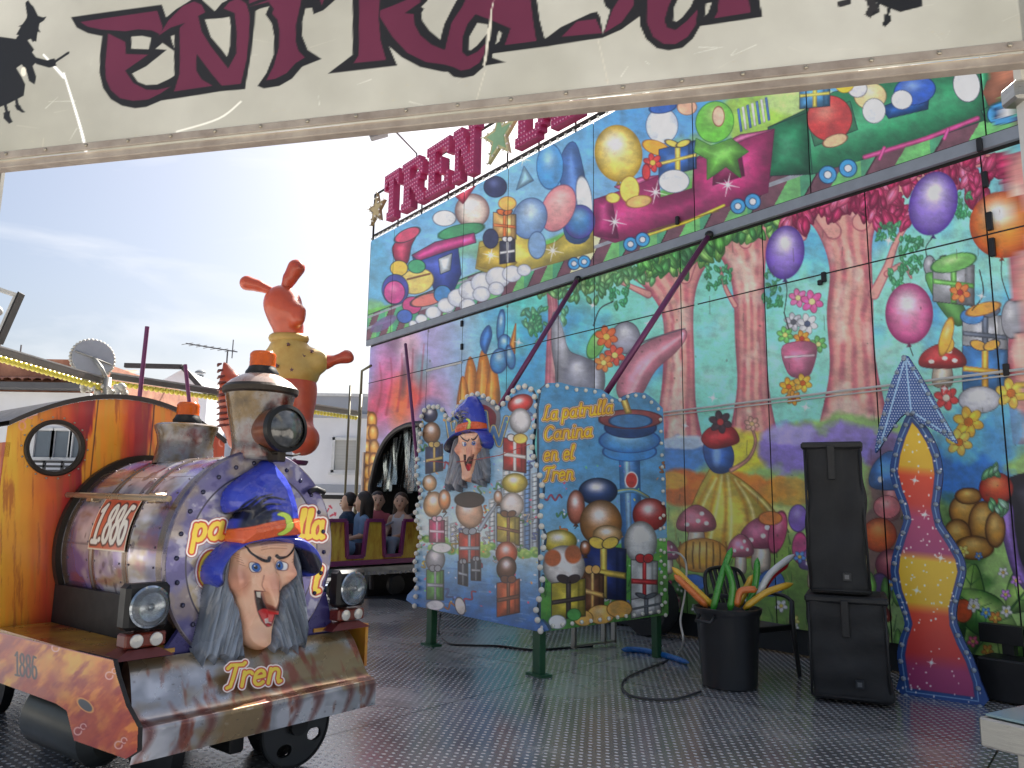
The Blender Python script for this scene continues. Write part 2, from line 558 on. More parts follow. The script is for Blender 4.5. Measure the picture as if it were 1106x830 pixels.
    def flower(s, x, y, r, col, cen, n=6):
        for k in range(n):
            t = 2 * math.pi * k / n + .3
            s.ell(x + r * .6 * math.cos(t), y + r * .6 * math.sin(t), r * .5, r * .32, col, rot=math.degrees(t), ol=[c * .5 for c in col], ow=.5, hi=[min(255, c * 1.25) for c in col])
        s.ell(x, y, r * .3, r * .3, cen, ol=[c * .5 for c in cen], ow=.4)
    def mushroom(s, x, y, w, h, cap, stem=(235, 215, 190)):
        s.poly([(x - w * .3, y), (x + w * .3, y), (x + w * .4, y + h), (x - w * .4, y + h)], stem, smooth=True, ol=(90, 50, 50))
        s.poly([(x - w, y + h * .12), (x - w * .85, y - h * .45), (x, y - h * .85), (x + w * .85, y - h * .45), (x + w, y + h * .12), (x, y + h * .25)], cap, smooth=True, ol=[c * .4 for c in cap])
        s.ell(x - w * .3, y - h * .4, w * .3, h * .18, [min(255, c * 1.3 + 25) for c in cap], soft=w * .4, a=.8)
        for k, (a, b) in enumerate([(-.5, -.05), (.1, -.2), (.55, -.1), (.3, -.5)]):
            s.ell(x + w * a, y + h * b, w * .13, h * .09, (245, 235, 225))

# --- a small brush-script alphabet, one unit = x-height, baseline 0, y up
def arc(cx, cy, rx, ry, a0, a1, n=12):
    t = np.radians(np.linspace(a0, a1, n)); return [(cx + rx * math.cos(q), cy + ry * math.sin(q)) for q in t]
GL = {
 'a': (0.95, [arc(.38, .48, .36, .46, 55, 400), [(.74, .95), (.72, .25), (.82, .02), (.95, .08)]]),
 'p': (0.95, [[(.12, .95), (.12, -.62)], arc(.42, .5, .34, .46, 190, -160)]),
 't': (0.62, [[(.28, 1.5), (.26, .3), (.36, .03), (.6, .1)], [(.02, 1.0), (.58, 1.0)]]),
 'r': (0.72, [[(.12, .98), (.12, .02)], arc(.45, .55, .33, .4, 180, 40)]),
 'u': (0.98, [[(.12, .98), (.12, .35)] + arc(.4, .34, .28, .33, 180, 350), [(.74, .98), (.74, .2), (.86, .02), (.98, .08)]]),
 'l': (0.48, [[(.1, .8), (.3, 1.3), (.3, 1.62), (.16, 1.6), (.12, 1.2), (.12, .3), (.22, .02), (.46, .1)]]),
 'n': (0.98, [[(.12, .98), (.12, .02)], arc(.43, .6, .3, .36, 180, 0) + [(.74, .25), (.84, .02), (.97, .08)]]),
 'i': (0.42, [[(.16, .95), (.15, .25), (.24, .02), (.4, .1)], [(.2, 1.38), (.21, 1.4)]]),
 'e': (0.88, [[(.1, .48), (.72, .56)] + arc(.42, .56, .32, .4, 0, 190, 10) + arc(.45, .42, .36, .42, 190, 320, 10)]),
 'C': (1.15, [arc(.62, .78, .52, .78, 45, 320, 18)]),
 'L': (1.0, [[(.55, 1.6), (.35, 1.5), (.3, .9), (.22, .25), (.05, .05), (.3, .1), (.6, -.02), (.95, .18)]]),
 'T': (1.0, [[(.0, 1.35), (.2, 1.55), (1.05, 1.5), (1.15, 1.62)], [(.58, 1.5), (.5, .6), (.42, .1), (.2, .0)]]),
 '1': (0.6, [[(.12, 1.35), (.35, 1.6), (.35, 0)], [(.1, 0), (.6, 0)]]),
 '8': (0.78, [arc(.38, 1.2, .24, .37, 0, 360), arc(.38, .42, .29, .41, 0, 360)]),
 '6': (0.78, [arc(.38, .45, .28, .43, 0, 360), [(.1, .5), (.12, 1.1), (.3, 1.55), (.58, 1.5)]]),
 '.': (0.25, [[(.08, .04), (.1, .05)]]),
 ' ': (0.55, []),
}
def script(txt, x, y, h, dx=1.0, rise=0.0, slant=0.22, sp=0.1, hx=None):
    """strokes for a word in picture-like units (y down)"""
    out = []; cx = 0.0; hx = hx or h
    for ch in txt:
        w, st = GL[ch]
        for q in st:
            out.append([(x + (cx + a + slant * b) * hx * dx, y - b * h - rise * (cx + a) * hx * dx) for a, b in q])
        cx += w + sp
    return out

def cutout(name, plane, strokes, layers, step, off, m, parent, mapper=None, extra=None):
    """lettering as a thin solid plate cut to the outermost layer"""
    P = np.concatenate([np.array(q) for q in strokes]); mm = max(l[0] for l in layers) + 1.0
    xs = np.arange(P[:, 0].min() - mm, P[:, 0].max() + mm, step); ys = np.arange(P[:, 1].min() - mm, P[:, 1].max() + mm, step)
    X, Y = np.meshgrid(xs, ys)
    d = np.full(X.shape, 1e9)
    for q in strokes:
        for k in range(len(q) - 1): d = np.minimum(d, seg_dist(X, Y, q[k], q[k + 1]))
    cv = Canvas(X, Y, layers[0][1]); cv.layers(strokes, layers, soft=0.7)
    mask = d <= layers[0][0]
    if extra is not None: mask &= extra(X, Y)
    W = mapper(X, Y) if mapper else plane.hit(X, Y, off)
    return grid_mesh(name, W, cv.out(), m, parent, mask)

# ------------------------------------------------------------------ smooth solid shapes from distance fields
def surfnet(f, lo, hi, h):
    lo = np.array(lo, float); hi = np.array(hi, float)
    n = np.maximum(np.ceil((hi - lo) / h).astype(int) + 1, 3)
    g = [lo[k] + h * np.arange(n[k]) for k in range(3)]
    X, Y, Z = np.meshgrid(*g, indexing='ij')
    D = f(X, Y, Z)
    s = D < 0
    cs = np.zeros(tuple(n - 1), int); acc = np.zeros(tuple(n - 1) + (3,)); cnt = np.zeros(tuple(n - 1))
    sl_ = lambda A, i, j, k: A[i:i + n[0] - 1, j:j + n[1] - 1, k:k + n[2] - 1]
    corners = [(i, j, k) for i in (0, 1) for j in (0, 1) for k in (0, 1)]
    for a in corners:
        for ax in range(3):
            if a[ax] == 1: continue
            b = list(a); b[ax] = 1
            da, db = sl_(D, *a), sl_(D, *b)
            c = (da < 0) != (db < 0)
            t = np.where(c, da / (da - db + 1e-12), 0)
            for q in range(3):
                acc[..., q] += np.where(c, a[q] + (t if q == ax else 0), 0)
            cnt += c
    act = cnt > 0
    idx = -np.ones(act.shape, int); idx[act] = np.arange(act.sum())
    ii = np.stack(np.nonzero(act), -1)
    V = lo + h * (ii + acc[act] / cnt[act][:, None])
    Q = []
    for ax in range(3):
        o = [k for k in range(3) if k != ax]
        sa = [slice(None)] * 3; sb = [slice(None)] * 3
        sa[ax] = slice(0, -1); sb[ax] = slice(1, None)
        c = s[tuple(sa)] != s[tuple(sb)]
        e = np.stack(np.nonzero(c), -1)
        ok = (e[:, o[0]] > 0) & (e[:, o[1]] > 0) & (e[:, o[0]] < n[o[0]] - 1) & (e[:, o[1]] < n[o[1]] - 1)
        e = e[ok]
        if len(e) == 0: continue
        inn = s[tuple(e.T)]
        def gi(d0, d1):
            q = e.copy(); q[:, o[0]] -= d0; q[:, o[1]] -= d1; return idx[tuple(q.T)]
        quad = np.stack([gi(1, 1), gi(0, 1), gi(0, 0), gi(1, 0)], -1)
        flip = inn if ax != 1 else ~inn
        quad[~flip] = quad[~flip][:, ::-1]
        Q.append(quad)
    return V, np.concatenate(Q)

def cone(a, b, ra, rb):
    a = np.array(a, float); b = np.array(b, float)
    def f(X, Y, Z):
        d = b - a; L = d @ d + 1e-12
        t = np.clip(((X - a[0]) * d[0] + (Y - a[1]) * d[1] + (Z - a[2]) * d[2]) / L, 0, 1)
        return np.sqrt((X - a[0] - t * d[0]) ** 2 + (Y - a[1] - t * d[1]) ** 2 + (Z - a[2] - t * d[2]) ** 2) - (ra + (rb - ra) * t)
    return f
def elli(c, r):
    def f(X, Y, Z):
        q = np.sqrt(((X - c[0]) / r[0]) ** 2 + ((Y - c[1]) / r[1]) ** 2 + ((Z - c[2]) / r[2]) ** 2)
        return (q - 1) * min(r)
    return f
def blend(fs, k=0.02):
    def f(X, Y, Z):
        d = fs[0](X, Y, Z)
        for g in fs[1:]:
            e = g(X, Y, Z); h = np.clip(0.5 + 0.5 * (e - d) / k, 0, 1)
            d = e * (1 - h) + d * h - k * h * (1 - h)
        return d
    return f
def solid(name, f, lo, hi, h, m, parent, T=None, base=None):
    V, Q = surfnet(f, lo, hi, h)
    if T is not None: V = T(V)
    return link_mesh(name, V, Q, m, parent, True, base)

# ================================================================== THE SETTING
def ground_material():
    m = mat('pale_paving', (0.55, 0.53, 0.49, 1), 0.85, col2=(0.42, 0.40, 0.37, 1), scale=2.0, bump=0.4, bscale=60)
    return m
def big_sheet(name, x0, x1, y0, y1, z, m, n=2):
    V = [(x0, y0, z), (x1, y0, z), (x1, y1, z), (x0, y1, z)]
    return link_mesh(name, V, [(0, 1, 2, 3)], m)
g = big_sheet('ground', -300, 300, -60, 500, -0.42, ground_material()); tag(g, None, None, kind='structure')

def tread_material():
    m = bpy.data.materials.new('worn_tread_plate'); m.use_nodes = True
    t = m.node_tree; N = t.nodes; L = t.links; b = N["Principled BSDF"]
    tcn = N.new("ShaderNodeTexCoord"); mp_ = N.new("ShaderNodeMapping"); mp_.inputs['Rotation'].default_value = (0, 0, math.radians(38.6))
    L.new(tcn.outputs['Object'], mp_.inputs['Vector'])
    sp = N.new("ShaderNodeSeparateXYZ"); L.new(mp_.outputs['Vector'], sp.inputs[0])
    def M_(op, a, b_=None, c_=None):
        n = N.new("ShaderNodeMath"); n.operation = op
        for i, v in enumerate((a, b_, c_)):
            if v is None: continue
            if isinstance(v, (int, float)): n.inputs[i].default_value = v
            else: L.new(v, n.inputs[i])
        return n.outputs[0]
    pit = 0.058
    u = M_('DIVIDE', sp.outputs[0], pit); v = M_('DIVIDE', sp.outputs[1], pit * 0.8)
    row = M_('FLOOR', v)
    par = M_('MULTIPLY', M_('MODULO', M_('ABSOLUTE', row), 2.0), 0.5)
    uu = M_('SUBTRACT', M_('FRACT', M_('ADD', u, par)), 0.5)
    vv = M_('SUBTRACT', M_('FRACT', v), 0.5)
    sgn = M_('SUBTRACT', M_('MULTIPLY', par, 4.0), 1.0)
    a1 = M_('ADD', uu, M_('MULTIPLY', M_('MULTIPLY', vv, sgn), 0.35))
    d = M_('ADD', M_('POWER', M_('DIVIDE', a1, 0.25), 2.0), M_('POWER', M_('DIVIDE', vv, 0.25), 2.0))
    stud = M_('SMOOTH_MIN', M_('MAXIMUM', M_('SUBTRACT', 1.0, d), 0.0), 0.6, 0.2)
    nz1 = N.new("ShaderNodeTexNoise"); nz1.inputs['Scale'].default_value = 0.9; nz1.inputs['Detail'].default_value = 8; nz1.inputs['Roughness'].default_value = 0.65
    L.new(tcn.outputs['Object'], nz1.inputs['Vector'])
    nz2 = N.new("ShaderNodeTexNoise"); nz2.inputs['Scale'].default_value = 9; nz2.inputs['Detail'].default_value = 6
    L.new(tcn.outputs['Object'], nz2.inputs['Vector'])
    base = N.new("ShaderNodeValToRGB"); base.color_ramp.elements[0].position = .36; base.color_ramp.elements[0].color = (0.30, 0.305, 0.315, 1)
    base.color_ramp.elements[1].position = .64; base.color_ramp.elements[1].color = (0.48, 0.482, 0.49, 1)
    jl = M_('MAXIMUM', M_('LESS_THAN', M_('FRACT', M_('DIVIDE', sp.outputs[0], 3.12)), 0.0035), M_('LESS_THAN', M_('FRACT', M_('DIVIDE', sp.outputs[1], 4.9)), 0.003))
    L.new(nz1.outputs['Fac'], base.inputs['Fac'])
    mxn = N.new("ShaderNodeMixRGB"); mxn.inputs['Color2'].default_value = (0.82, 0.82, 0.83, 1)
    L.new(M_('MULTIPLY', M_('MINIMUM', M_('MULTIPLY', stud, 1.9), 1.0), M_('ADD', 0.45, M_('MULTIPLY', nz2.outputs['Fac'], 0.7))), mxn.inputs['Fac'])
    L.new(base.outputs['Color'], mxn.inputs['Color1'])
    n7 = N.new("ShaderNodeTexNoise"); n7.inputs['Scale'].default_value = 3.2; n7.inputs['Detail'].default_value = 9; n7.inputs['Roughness'].default_value = .72; n7.inputs['Distortion'].default_value = 1.2
    L.new(tcn.outputs['Object'], n7.inputs['Vector'])
    dr = N.new("ShaderNodeMapRange"); dr.inputs['From Min'].default_value = .54; dr.inputs['From Max'].default_value = .66; dr.inputs['To Max'].default_value = .3; L.new(n7.outputs['Fac'], dr.inputs['Value'])
    md = N.new("ShaderNodeMixRGB"); md.inputs['Color2'].default_value = (0.10, 0.092, 0.082, 1); L.new(dr.outputs['Result'], md.inputs['Fac']); L.new(mxn.outputs['Color'], md.inputs['Color1'])
    mj = N.new("ShaderNodeMixRGB"); mj.inputs['Color2'].default_value = (0.02, 0.02, 0.02, 1); L.new(jl, mj.inputs['Fac']); L.new(md.outputs['Color'], mj.inputs['Color1'])
    L.new(mj.outputs['Color'], b.inputs['Base Color'])
    L.new(M_('SUBTRACT', 0.70, M_('MULTIPLY', M_('MINIMUM', M_('MULTIPLY', stud, 1.9), 1.0), 0.45)), b.inputs['Metallic'])
    mr = N.new("ShaderNodeMapRange"); mr.inputs['From Min'].default_value = .3; mr.inputs['From Max'].default_value = .7
    mr.inputs['To Min'].default_value = 0.14; mr.inputs['To Max'].default_value = 0.33
    L.new(nz1.outputs['Fac'], mr.inputs['Value']); L.new(mr.outputs['Result'], b.inputs['Roughness'])
    bp = N.new("ShaderNodeBump"); bp.inputs['Strength'].default_value = 0.55; bp.inputs['Distance'].default_value = 0.006
    L.new(stud, bp.inputs['Height']); L.new(bp.outputs['Normal'], b.inputs['Normal'])
    return m
TREAD = tread_material()

# facade line
W0 = floor_pt(1100, 752)
WALL = Plane(W0, -38.6)
TOP = Plane(W0, -38.6, 0.05)
we, wn = WALL.e, WALL.n

# platform: steel deck in front of the facade, out to a curved edge near the far track
deck = MB()
edge = [floor_pt(x, y)[:2] for x, y in ((462, 655), (425, 647), (385, 647), (345, 652), (300, 660))]
loop = [(4.9, 1.6), (W0 + we * -0.9 - wn * .6)[:2], (W0 + we * 8.2 - wn * .6)[:2]] + edge + [(-9.0, 9.5), (-9.0, 1.6)]
deck.prism([(float(p[0]), float(p[1]), 0.0) for p in loop], [(float(p[0]), float(p[1]), -0.4) for p in loop])
deck.V[0] = deck.V[0]
o = deck.build('platform_floor', TREAD); tag(o, None, None, kind='structure')
# right hand part of the deck under the facade and beyond the frame
d2 = MB(); p1 = (W0 + we * -0.9 - wn * .6)[:2]
lp = [(4.9, 1.6), (9, 1.6), (9, 3.0), tuple(p1)]
d2.prism([(float(p[0]), float(p[1]), -0.004) for p in lp], [(float(p[0]), float(p[1]), -0.4) for p in lp])
o = d2.build('platform_floor', TREAD); tag(o, None, None, kind='structure')

# track bed and blue rail beyond the deck edge
BLUE = mat('blue_enamel', S(40, 95, 150), 0.4, scale=5)
BLACKM = mat('black_steel', (0.018, 0.018, 0.02, 1), 0.45, 0.3, scale=8, var=.4)
rb = MB()
p = [floor_pt(x, y, -0.12) for x, y in ((260, 640), (345, 637), (400, 634), (470, 631), (540, 628))]
rb.tube(p, 0.09, 8)
o = rb.build('track_rail', BLUE); tag(o, None, None, kind='structure')
tb = MB()
q0 = [floor_pt(x, y, -0.25) for x, y in ((240, 665), (345, 657), (400, 655), (470, 660), (540, 660))]
q1 = [floor_pt(x, y, -0.25) for x, y in ((240, 612), (345, 612), (400, 612), (470, 612), (540, 612))]
for i in range(4):
    tb.add([q0[i], q0[i + 1], q1[i + 1], q1[i]], [(0, 1, 2, 3)])
o = tb.build('track_bed', mat('track_bed_dark', S(40, 44, 50), 0.7, scale=4)); tag(o, None, None, kind='structure')

# ================================================================== FACADE
def teal_base(cv):
    X, Y, = cv.X, cv.Y
    n = fbm(X, Y, 70, 3); n2 = fbm(X, Y, 26, 9)
    # colours across
    xs = [380, 430, 470, 525, 560, 640, 1110]
    cs = np.array([(150, 150, 205), (170, 150, 205), (176, 168, 218), (120, 190, 210), (95, 205, 200), (128, 226, 205), (150, 228, 210)], float)
    c = np.stack([np.interp(X, xs, cs[:, k]) for k in range(3)], -1)
    bl = np.clip((n - 0.52) * 5, 0, 1) * np.clip((470 - Y) / 60, 0, 1) * 0.75
    c = c * (1 - bl[:, None]) + np.array((70, 150, 220.)) * bl[:, None]
    wl = np.clip((n2 - 0.6) * 4, 0, 1) * 0.35
    c = c * (1 - wl[:, None]) + np.array((215, 240, 235.)) * wl[:, None]
    cv.C[:] = c

def trunk(cv, pts_l, pts_r, seed, base=(232, 168, 150), dk=(150, 58, 82)):
    l = catmull(pts_l, False); r = catmull(pts_r, False)
    poly = np.concatenate([l, r[::-1]])
    i = cv.sel(poly[:, 0].min() - 3, poly[:, 1].min() - 3, poly[:, 0].max() + 3, poly[:, 1].max() + 3)
    if not i.size: return
    x, y = cv.X[i], cv.Y[i]
    sd = poly_sd(x, y, poly)
    lx = np.interp(y, l[:, 1], l[:, 0]); rx = np.interp(y, r[:, 1], r[:, 0])
    t = (x - lx) / np.maximum(rx - lx, 1)
    w = np.sin(t * 26 + 3 * fbm(t * 40, y, 60, seed) * 2 + y * 0.01) * 0.5 + 0.5
    w = np.clip(w * 1.3 - 0.2, 0, 1) * (0.35 + fbm(x, y, 18, seed + 4))
    c = np.array(base, float) * (1 - 0.62 * w[:, None]) + np.array((176, 74, 98.)) * (0.62 * w[:, None])
    lt = np.clip((fbm(t * 40, y * .5, 16, seed + 7) - .5) * 6, 0, 1) * .75
    c = c * (1 - lt[:, None]) + np.array((250, 222, 200.)) * lt[:, None]
    e = np.exp(-(-sd / 4.5) ** 1) * 0.9
    c = c * (1 - e[:, None]) + np.array(dk, float) * e[:, None]
    a = np.clip(0.5 - sd / 1.2, 0, 1)
    cv.C[i] = cv.C[i] * (1 - a[:, None]) + c * a[:, None]

def leaves(cv, pts, r, cols, dk, seed, n):
    rg = random.Random(seed)
    for k in range(n):
        bx = rg.choice(pts); x = bx[0] + rg.uniform(-1, 1) * bx[2]; y = bx[1] + rg.uniform(-1, 1) * bx[3]
        c = rg.choice(cols); rr = r * rg.uniform(.7, 1.3); a = rg.uniform(40, 140)
        t = math.radians(a); dx, dy = math.cos(t), math.sin(t)
        q = [(x - dx * rr, y - dy * rr), (x - dy * rr * .45, y + dx * rr * .45), (x + dx * rr, y + dy * rr), (x + dy * rr * .45, y - dx * rr * .45)]
        cv.poly(q, c, smooth=True, ol=dk, ow=.5)
        cv.stroke([(x - dx * rr * .7, y - dy * rr * .7), (x + dx * rr * .7, y + dy * rr * .7)], .3, dk, a=.6)
        cv.ell(x - dy * rr * .12, y + dx * rr * .12, rr * .35, rr * .12, [min(255, v * 1.35 + 15) for v in c], rot=a, soft=1.5, a=.7)

def paint_mural(cv):
    cv.air = True
    teal_base(cv)
    X, Y = cv.X, cv.Y
    # --- left fantasy end
    def blob(x, y, rx, ry, c, a=.8, rot=0): cv.ell(x, y, rx, ry, c, rot=rot, soft=min(rx, ry) * 1.3, a=a)
    blob(415, 395, 10, 22, (205, 120, 170)); blob(443, 398, 12, 28, (225, 150, 175)); blob(418, 430, 15, 30, (215, 75, 110), .9, 15)
    blob(448, 428, 17, 22, (220, 70, 60), .95); blob(432, 440, 10, 26, (240, 110, 50), .8); blob(455, 400, 8, 18, (120, 170, 180))
    blob(440, 372, 12, 14, (235, 190, 200), .7); blob(472, 432, 14, 20, (215, 150, 190), .7); blob(400, 445, 8, 26, (190, 60, 90), .7, 20)
    blob(465, 446, 12, 12, (50, 110, 200), .8); blob(425, 372, 6, 20, (110, 60, 90), .5, 10); blob(436, 410, 3, 20, (60, 50, 60), .6, 5)
    for k in range(5): cv.stroke([(405 + k * 12, 452 - k * 4), (412 + k * 11, 420 - k * 6), (410 + k * 12, 392 - k * 5)], 1.4, (150, 40, 60), smooth=True, soft=2, a=.6, w2=.3)
    rg = random.Random(4)
    for k in range(46):
        x = 391 + (k % 3) * 6 + rg.uniform(-1.5, 1.5); y = 455 + (k // 3) * 14 + rg.uniform(-2, 2)
        cv.ell(x, y, 4.6, 8, (214, 150, 60), ol=(110, 60, 25), ow=1.2, hi=(250, 205, 120), dk=(160, 90, 30))
    # orange gourd fins and blue ribbons
    for (x, y, h, w) in ((508, 412, 26, 8), (522, 408, 30, 9), (532, 415, 22, 7), (500, 425, 18, 6)):
        cv.poly([(x - w, y + h), (x - w * .6, y - h * .4), (x, y - h), (x + w * .8, y - h * .3), (x + w, y + h)], (238, 140, 45), smooth=True, ol=(150, 70, 30))
        cv.stroke([(x - w * .3, y + h), (x - 1, y - h * .6)], 1.3, (250, 195, 95), w2=.3, soft=2)
    cv.poly([(528, 352), (531, 362), (527, 376), (524, 382), (519, 372), (521, 360)], (60, 120, 205), smooth=True, ol=(30, 60, 120))
    for (x, y, rx, ry, rot) in ((541, 352, 4, 16, 5), (545, 372, 7, 10, 0), (539, 390, 9, 13, 10), (551, 386, 5, 12, -8)):
        cv.ell(x, y, rx, ry, (70, 150, 205), rot=rot, ol=(30, 60, 110), hi=(190, 220, 235), dk=(45, 85, 150))
    cv.poly([(551, 372), (557, 350), (556, 382)], (240, 150, 60), ol=(140, 70, 30))
    leaves(cv, [(592, 350, 22, 16), (575, 345, 8, 10)], 5, [(110, 190, 130), (90, 170, 140)], (60, 120, 90), 3, 30)
    # --- trees
    trunk(cv, [(588, 300), (592, 335), (590, 380), (586, 470)], [(600, 300), (603, 335), (606, 380), (604, 470)], 1, base=(225, 165, 165))
    trunk(cv, [(676, 296), (700, 315), (716, 345), (716, 400), (712, 440), (706, 487)], [(774, 272), (756, 300), (749, 335), (750, 390), (752, 440), (762, 487)], 2)
    trunk(cv, [(762, 262), (778, 278), (791, 310), (794, 370), (796, 420), (786, 478)], [(838, 232), (830, 262), (826, 300), (827, 370), (832, 430), (842, 478)], 3)
    trunk(cv, [(858, 226), (882, 250), (896, 290), (893, 340), (896, 400), (884, 462)], [(992, 196), (962, 225), (943, 255), (943, 320), (946, 390), (962, 462)], 4)
    trunk(cv, [(1082, 170), (1086, 220), (1092, 300), (1088, 400), (1094, 480)], [(1180, 140), (1170, 220), (1160, 300), (1165, 400), (1180, 480)], 5)
    # side branches
    def branch(pts, w, w2): cv.stroke(pts, w + 1, (150, 58, 82), smooth=True, w2=w2 + .8, soft=1.2); cv.stroke(pts, w, (232, 160, 148), smooth=True, w2=w2, soft=2)
    branch([(944, 318), (958, 290), (968, 262), (984, 236)], 5, 1.2); branch([(958, 296), (975, 286), (984, 300)], 2.5, .6)
    branch([(794, 330), (784, 312), (778, 290)], 2.2, .6); branch([(866, 255), (852, 238), (846, 226)], 5, 2)
    branch([(1090, 262), (1070, 240), (1058, 222), (1062, 206)], 4, 1); branch([(700, 318), (686, 312), (660, 300)], 3.5, 1)
    branch([(930, 240), (950, 215), (980, 200), (1040, 178), (1090, 170)], 9, 5); branch([(900, 250), (880, 225), (872, 208)], 8, 3)
    branch([(740, 300), (748, 280), (752, 268)], 6, 3); branch([(805, 262), (800, 250), (790, 245)], 6, 3)
    # --- foliage
    G = [(90, 170, 75), (70, 150, 70), (130, 195, 90), (60, 130, 70)]
    leaves(cv, [(620, 315, 40, 10), (680, 290, 30, 14), (650, 300, 40, 8)], 6, [(110, 185, 110), (140, 200, 120), (90, 160, 100)], (60, 110, 60), 11, 130)
    leaves(cv, [(735, 272, 30, 12), (715, 285, 25, 10)], 9, G, (35, 85, 40), 12, 90)
    leaves(cv, [(800, 245, 22, 10), (770, 262, 12, 14)], 10, G, (35, 85, 40), 13, 60)
    leaves(cv, [(838, 240, 10, 14)], 9, G, (35, 85, 40), 14, 16)
    PK = [(214, 62, 110), (190, 40, 90), (235, 100, 140), (165, 35, 80)]
    leaves(cv, [(880, 225, 32, 12), (860, 232, 12, 20), (915, 215, 40, 10)], 10, PK, (110, 15, 50), 15, 120)
    leaves(cv, [(985, 190, 50, 16), (950, 220, 20, 14), (1050, 185, 35, 14), (1055, 205, 10, 12), (965, 235, 18, 8)], 10, PK, (110, 15, 50), 16, 170)
    for (x, y, w, h, n) in ((776, 300, 14, 12, 34), (834, 312, 10, 20, 40), (960, 250, 12, 10, 30), (984, 276, 12, 20, 50), (1032, 222, 16, 14, 46), (968, 300, 8, 12, 24), (668, 320, 10, 12, 24), (582, 350, 8, 20, 20)):
        leaves(cv, [(x, y, w, h)], 3.2, [(90, 185, 120), (60, 150, 90)], (50, 130, 85), x, n)
    # --- far cloud-like bushes and meadow
    gl = np.interp(X, [380, 700, 760, 820, 870, 950, 1010, 1106, 1300], [560, 515, 505, 470, 452, 448, 470, 480, 480])
    m = fbm(X, Y, 24, 21)
    def band(y0, y1, c, sft, a=1.0, xa=560, xb=2000):
        t = np.clip((Y - gl - y0 + (m - .5) * 26) / sft, 0, 1) * (X > xa) * (X < xb) * np.clip(((y1 + gl) - Y) / sft, 0, 1) * a
        i = np.nonzero(t > 0)[0]; cv.mix(i, t[i], c)
    band(0, 400, (150, 190, 110), 6)
    n5 = fbm(X, Y, 16, 31)
    def zone(x, y, rx, ry, c, a=.95):
        q = ((X - x) / rx) ** 2 + ((Y - y) / ry) ** 2 + (n5 - .5) * 1.1
        t = np.clip((1.1 - q) * 2, 0, 1) * a; i = np.nonzero(t > 0)[0]; cv.mix(i, t[i], c)
    zone(735, 492, 42, 22, (70, 130, 205)); zone(740, 478, 30, 8, (225, 235, 240), .7)
    zone(800, 488, 36, 26, (228, 215, 60)); zone(858, 485, 42, 30, (140, 118, 208)); zone(855, 470, 30, 12, (190, 180, 235), .7); zone(915, 478, 40, 24, (150, 128, 210)); zone(962, 488, 36, 22, (140, 125, 205))
    zone(740, 527, 44, 20, (222, 105, 40)); zone(800, 530, 56, 20, (232, 130, 50)); zone(725, 520, 18, 10, (235, 180, 60), .8); zone(860, 532, 40, 18, (205, 150, 60), .8)
    zone(800, 562, 90, 18, (205, 215, 110)); zone(850, 560, 50, 14, (215, 225, 140), .7); zone(1050, 500, 46, 60, (55, 120, 215)); zone(1040, 470, 30, 30, (110, 200, 220), .8); zone(1085, 470, 26, 40, (90, 170, 225), .8)
    zone(800, 610, 110, 34, (135, 175, 75)); zone(860, 660, 70, 50, (100, 140, 60)); zone(1020, 620, 50, 80, (70, 120, 55)); zone(745, 660, 60, 40, (80, 120, 55))
    zone(960, 560, 30, 90, (110, 70, 80), .8)
    rg = random.Random(8)
    for k in range(150):
        x = rg.uniform(705, 1000); y = rg.uniform(560, 700)
        cv.stroke([(x, y), (x + rg.uniform(-5, 5), y - rg.uniform(8, 20))], 1.1, rg.choice([(70, 130, 50), (50, 105, 45), (150, 190, 80), (190, 210, 100)]), w2=.2, a=.7)
    # --- big leaf plants on the right
    def bigleaf(x0, y0, x1, y1, w, c=(120, 186, 72)):
        d = np.array((x1 - x0, y1 - y0), float); L = np.hypot(*d); d /= L; nrm = np.array((-d[1], d[0]))
        p = lambda t, q: tuple(np.array((x0, y0)) + d * t * L + nrm * q * w)
        cv.poly([p(0, 0), p(.2, .7), p(.5, 1), p(.8, .6), p(1, 0), p(.8, -.6), p(.5, -1), p(.2, -.7)], c, smooth=True, ol=(25, 60, 25), ow=1.5)
        cv.ell(*p(.5, -.3), L * .4, w * .4, (205, 236, 130), rot=math.degrees(math.atan2(d[1], d[0])), soft=w * .5, a=.8)
        cv.stroke([p(0, 0), p(1, 0)], 1.6, (35, 90, 35), w2=.3)
        for t in (.2, .35, .5, .65, .8):
            for q in (-.8, .8): cv.stroke([p(t, 0), p(t + .12, q * (1 - abs(t - .5)))], .7, (40, 95, 40), w2=.2, soft=1.5)
    bigleaf(1035, 720, 1052, 610, 22); bigleaf(1050, 730, 1110, 690, 24, (120, 185, 70)); bigleaf(1030, 640, 1100, 690, 22, (75, 145, 55)); bigleaf(1090, 660, 1140, 600, 22); bigleaf(1010, 712, 1040, 660, 16, (60, 115, 45))
    # purple drape and black hollow
    cv.poly([(1082, 520), (1092, 560), (1098, 600), (1120, 640), (1140, 640), (1140, 520)], (30, 28, 40), smooth=True)
    cv.poly([(1079, 556), (1086, 590), (1096, 622), (1112, 642), (1114, 630), (1102, 606), (1096, 575), (1092, 545)], (130, 95, 180), smooth=True, ol=(60, 40, 100))
    # brown rocks
    for (x, y, rx, ry) in ((1042, 552, 16, 17), (1062, 565, 15, 22), (1034, 578, 14, 16), (1052, 592, 20, 12), (1075, 572, 10, 18), (1046, 536, 13, 8)):
        cv.ell(x, y, rx, ry, (196, 140, 55), ol=(70, 42, 20), ow=1.3, hi=(232, 190, 100), dk=(110, 66, 30))
    cv.ell(1076, 528, 18, 17, (205, 66, 38), ol=(70, 20, 20), hi=(250, 150, 90), dk=(120, 25, 25)); leaves(cv, [(1070, 508, 6, 4), (1080, 548, 10, 5)], 7, [(110, 180, 120), (150, 200, 170)], (30, 80, 50), 5, 12)
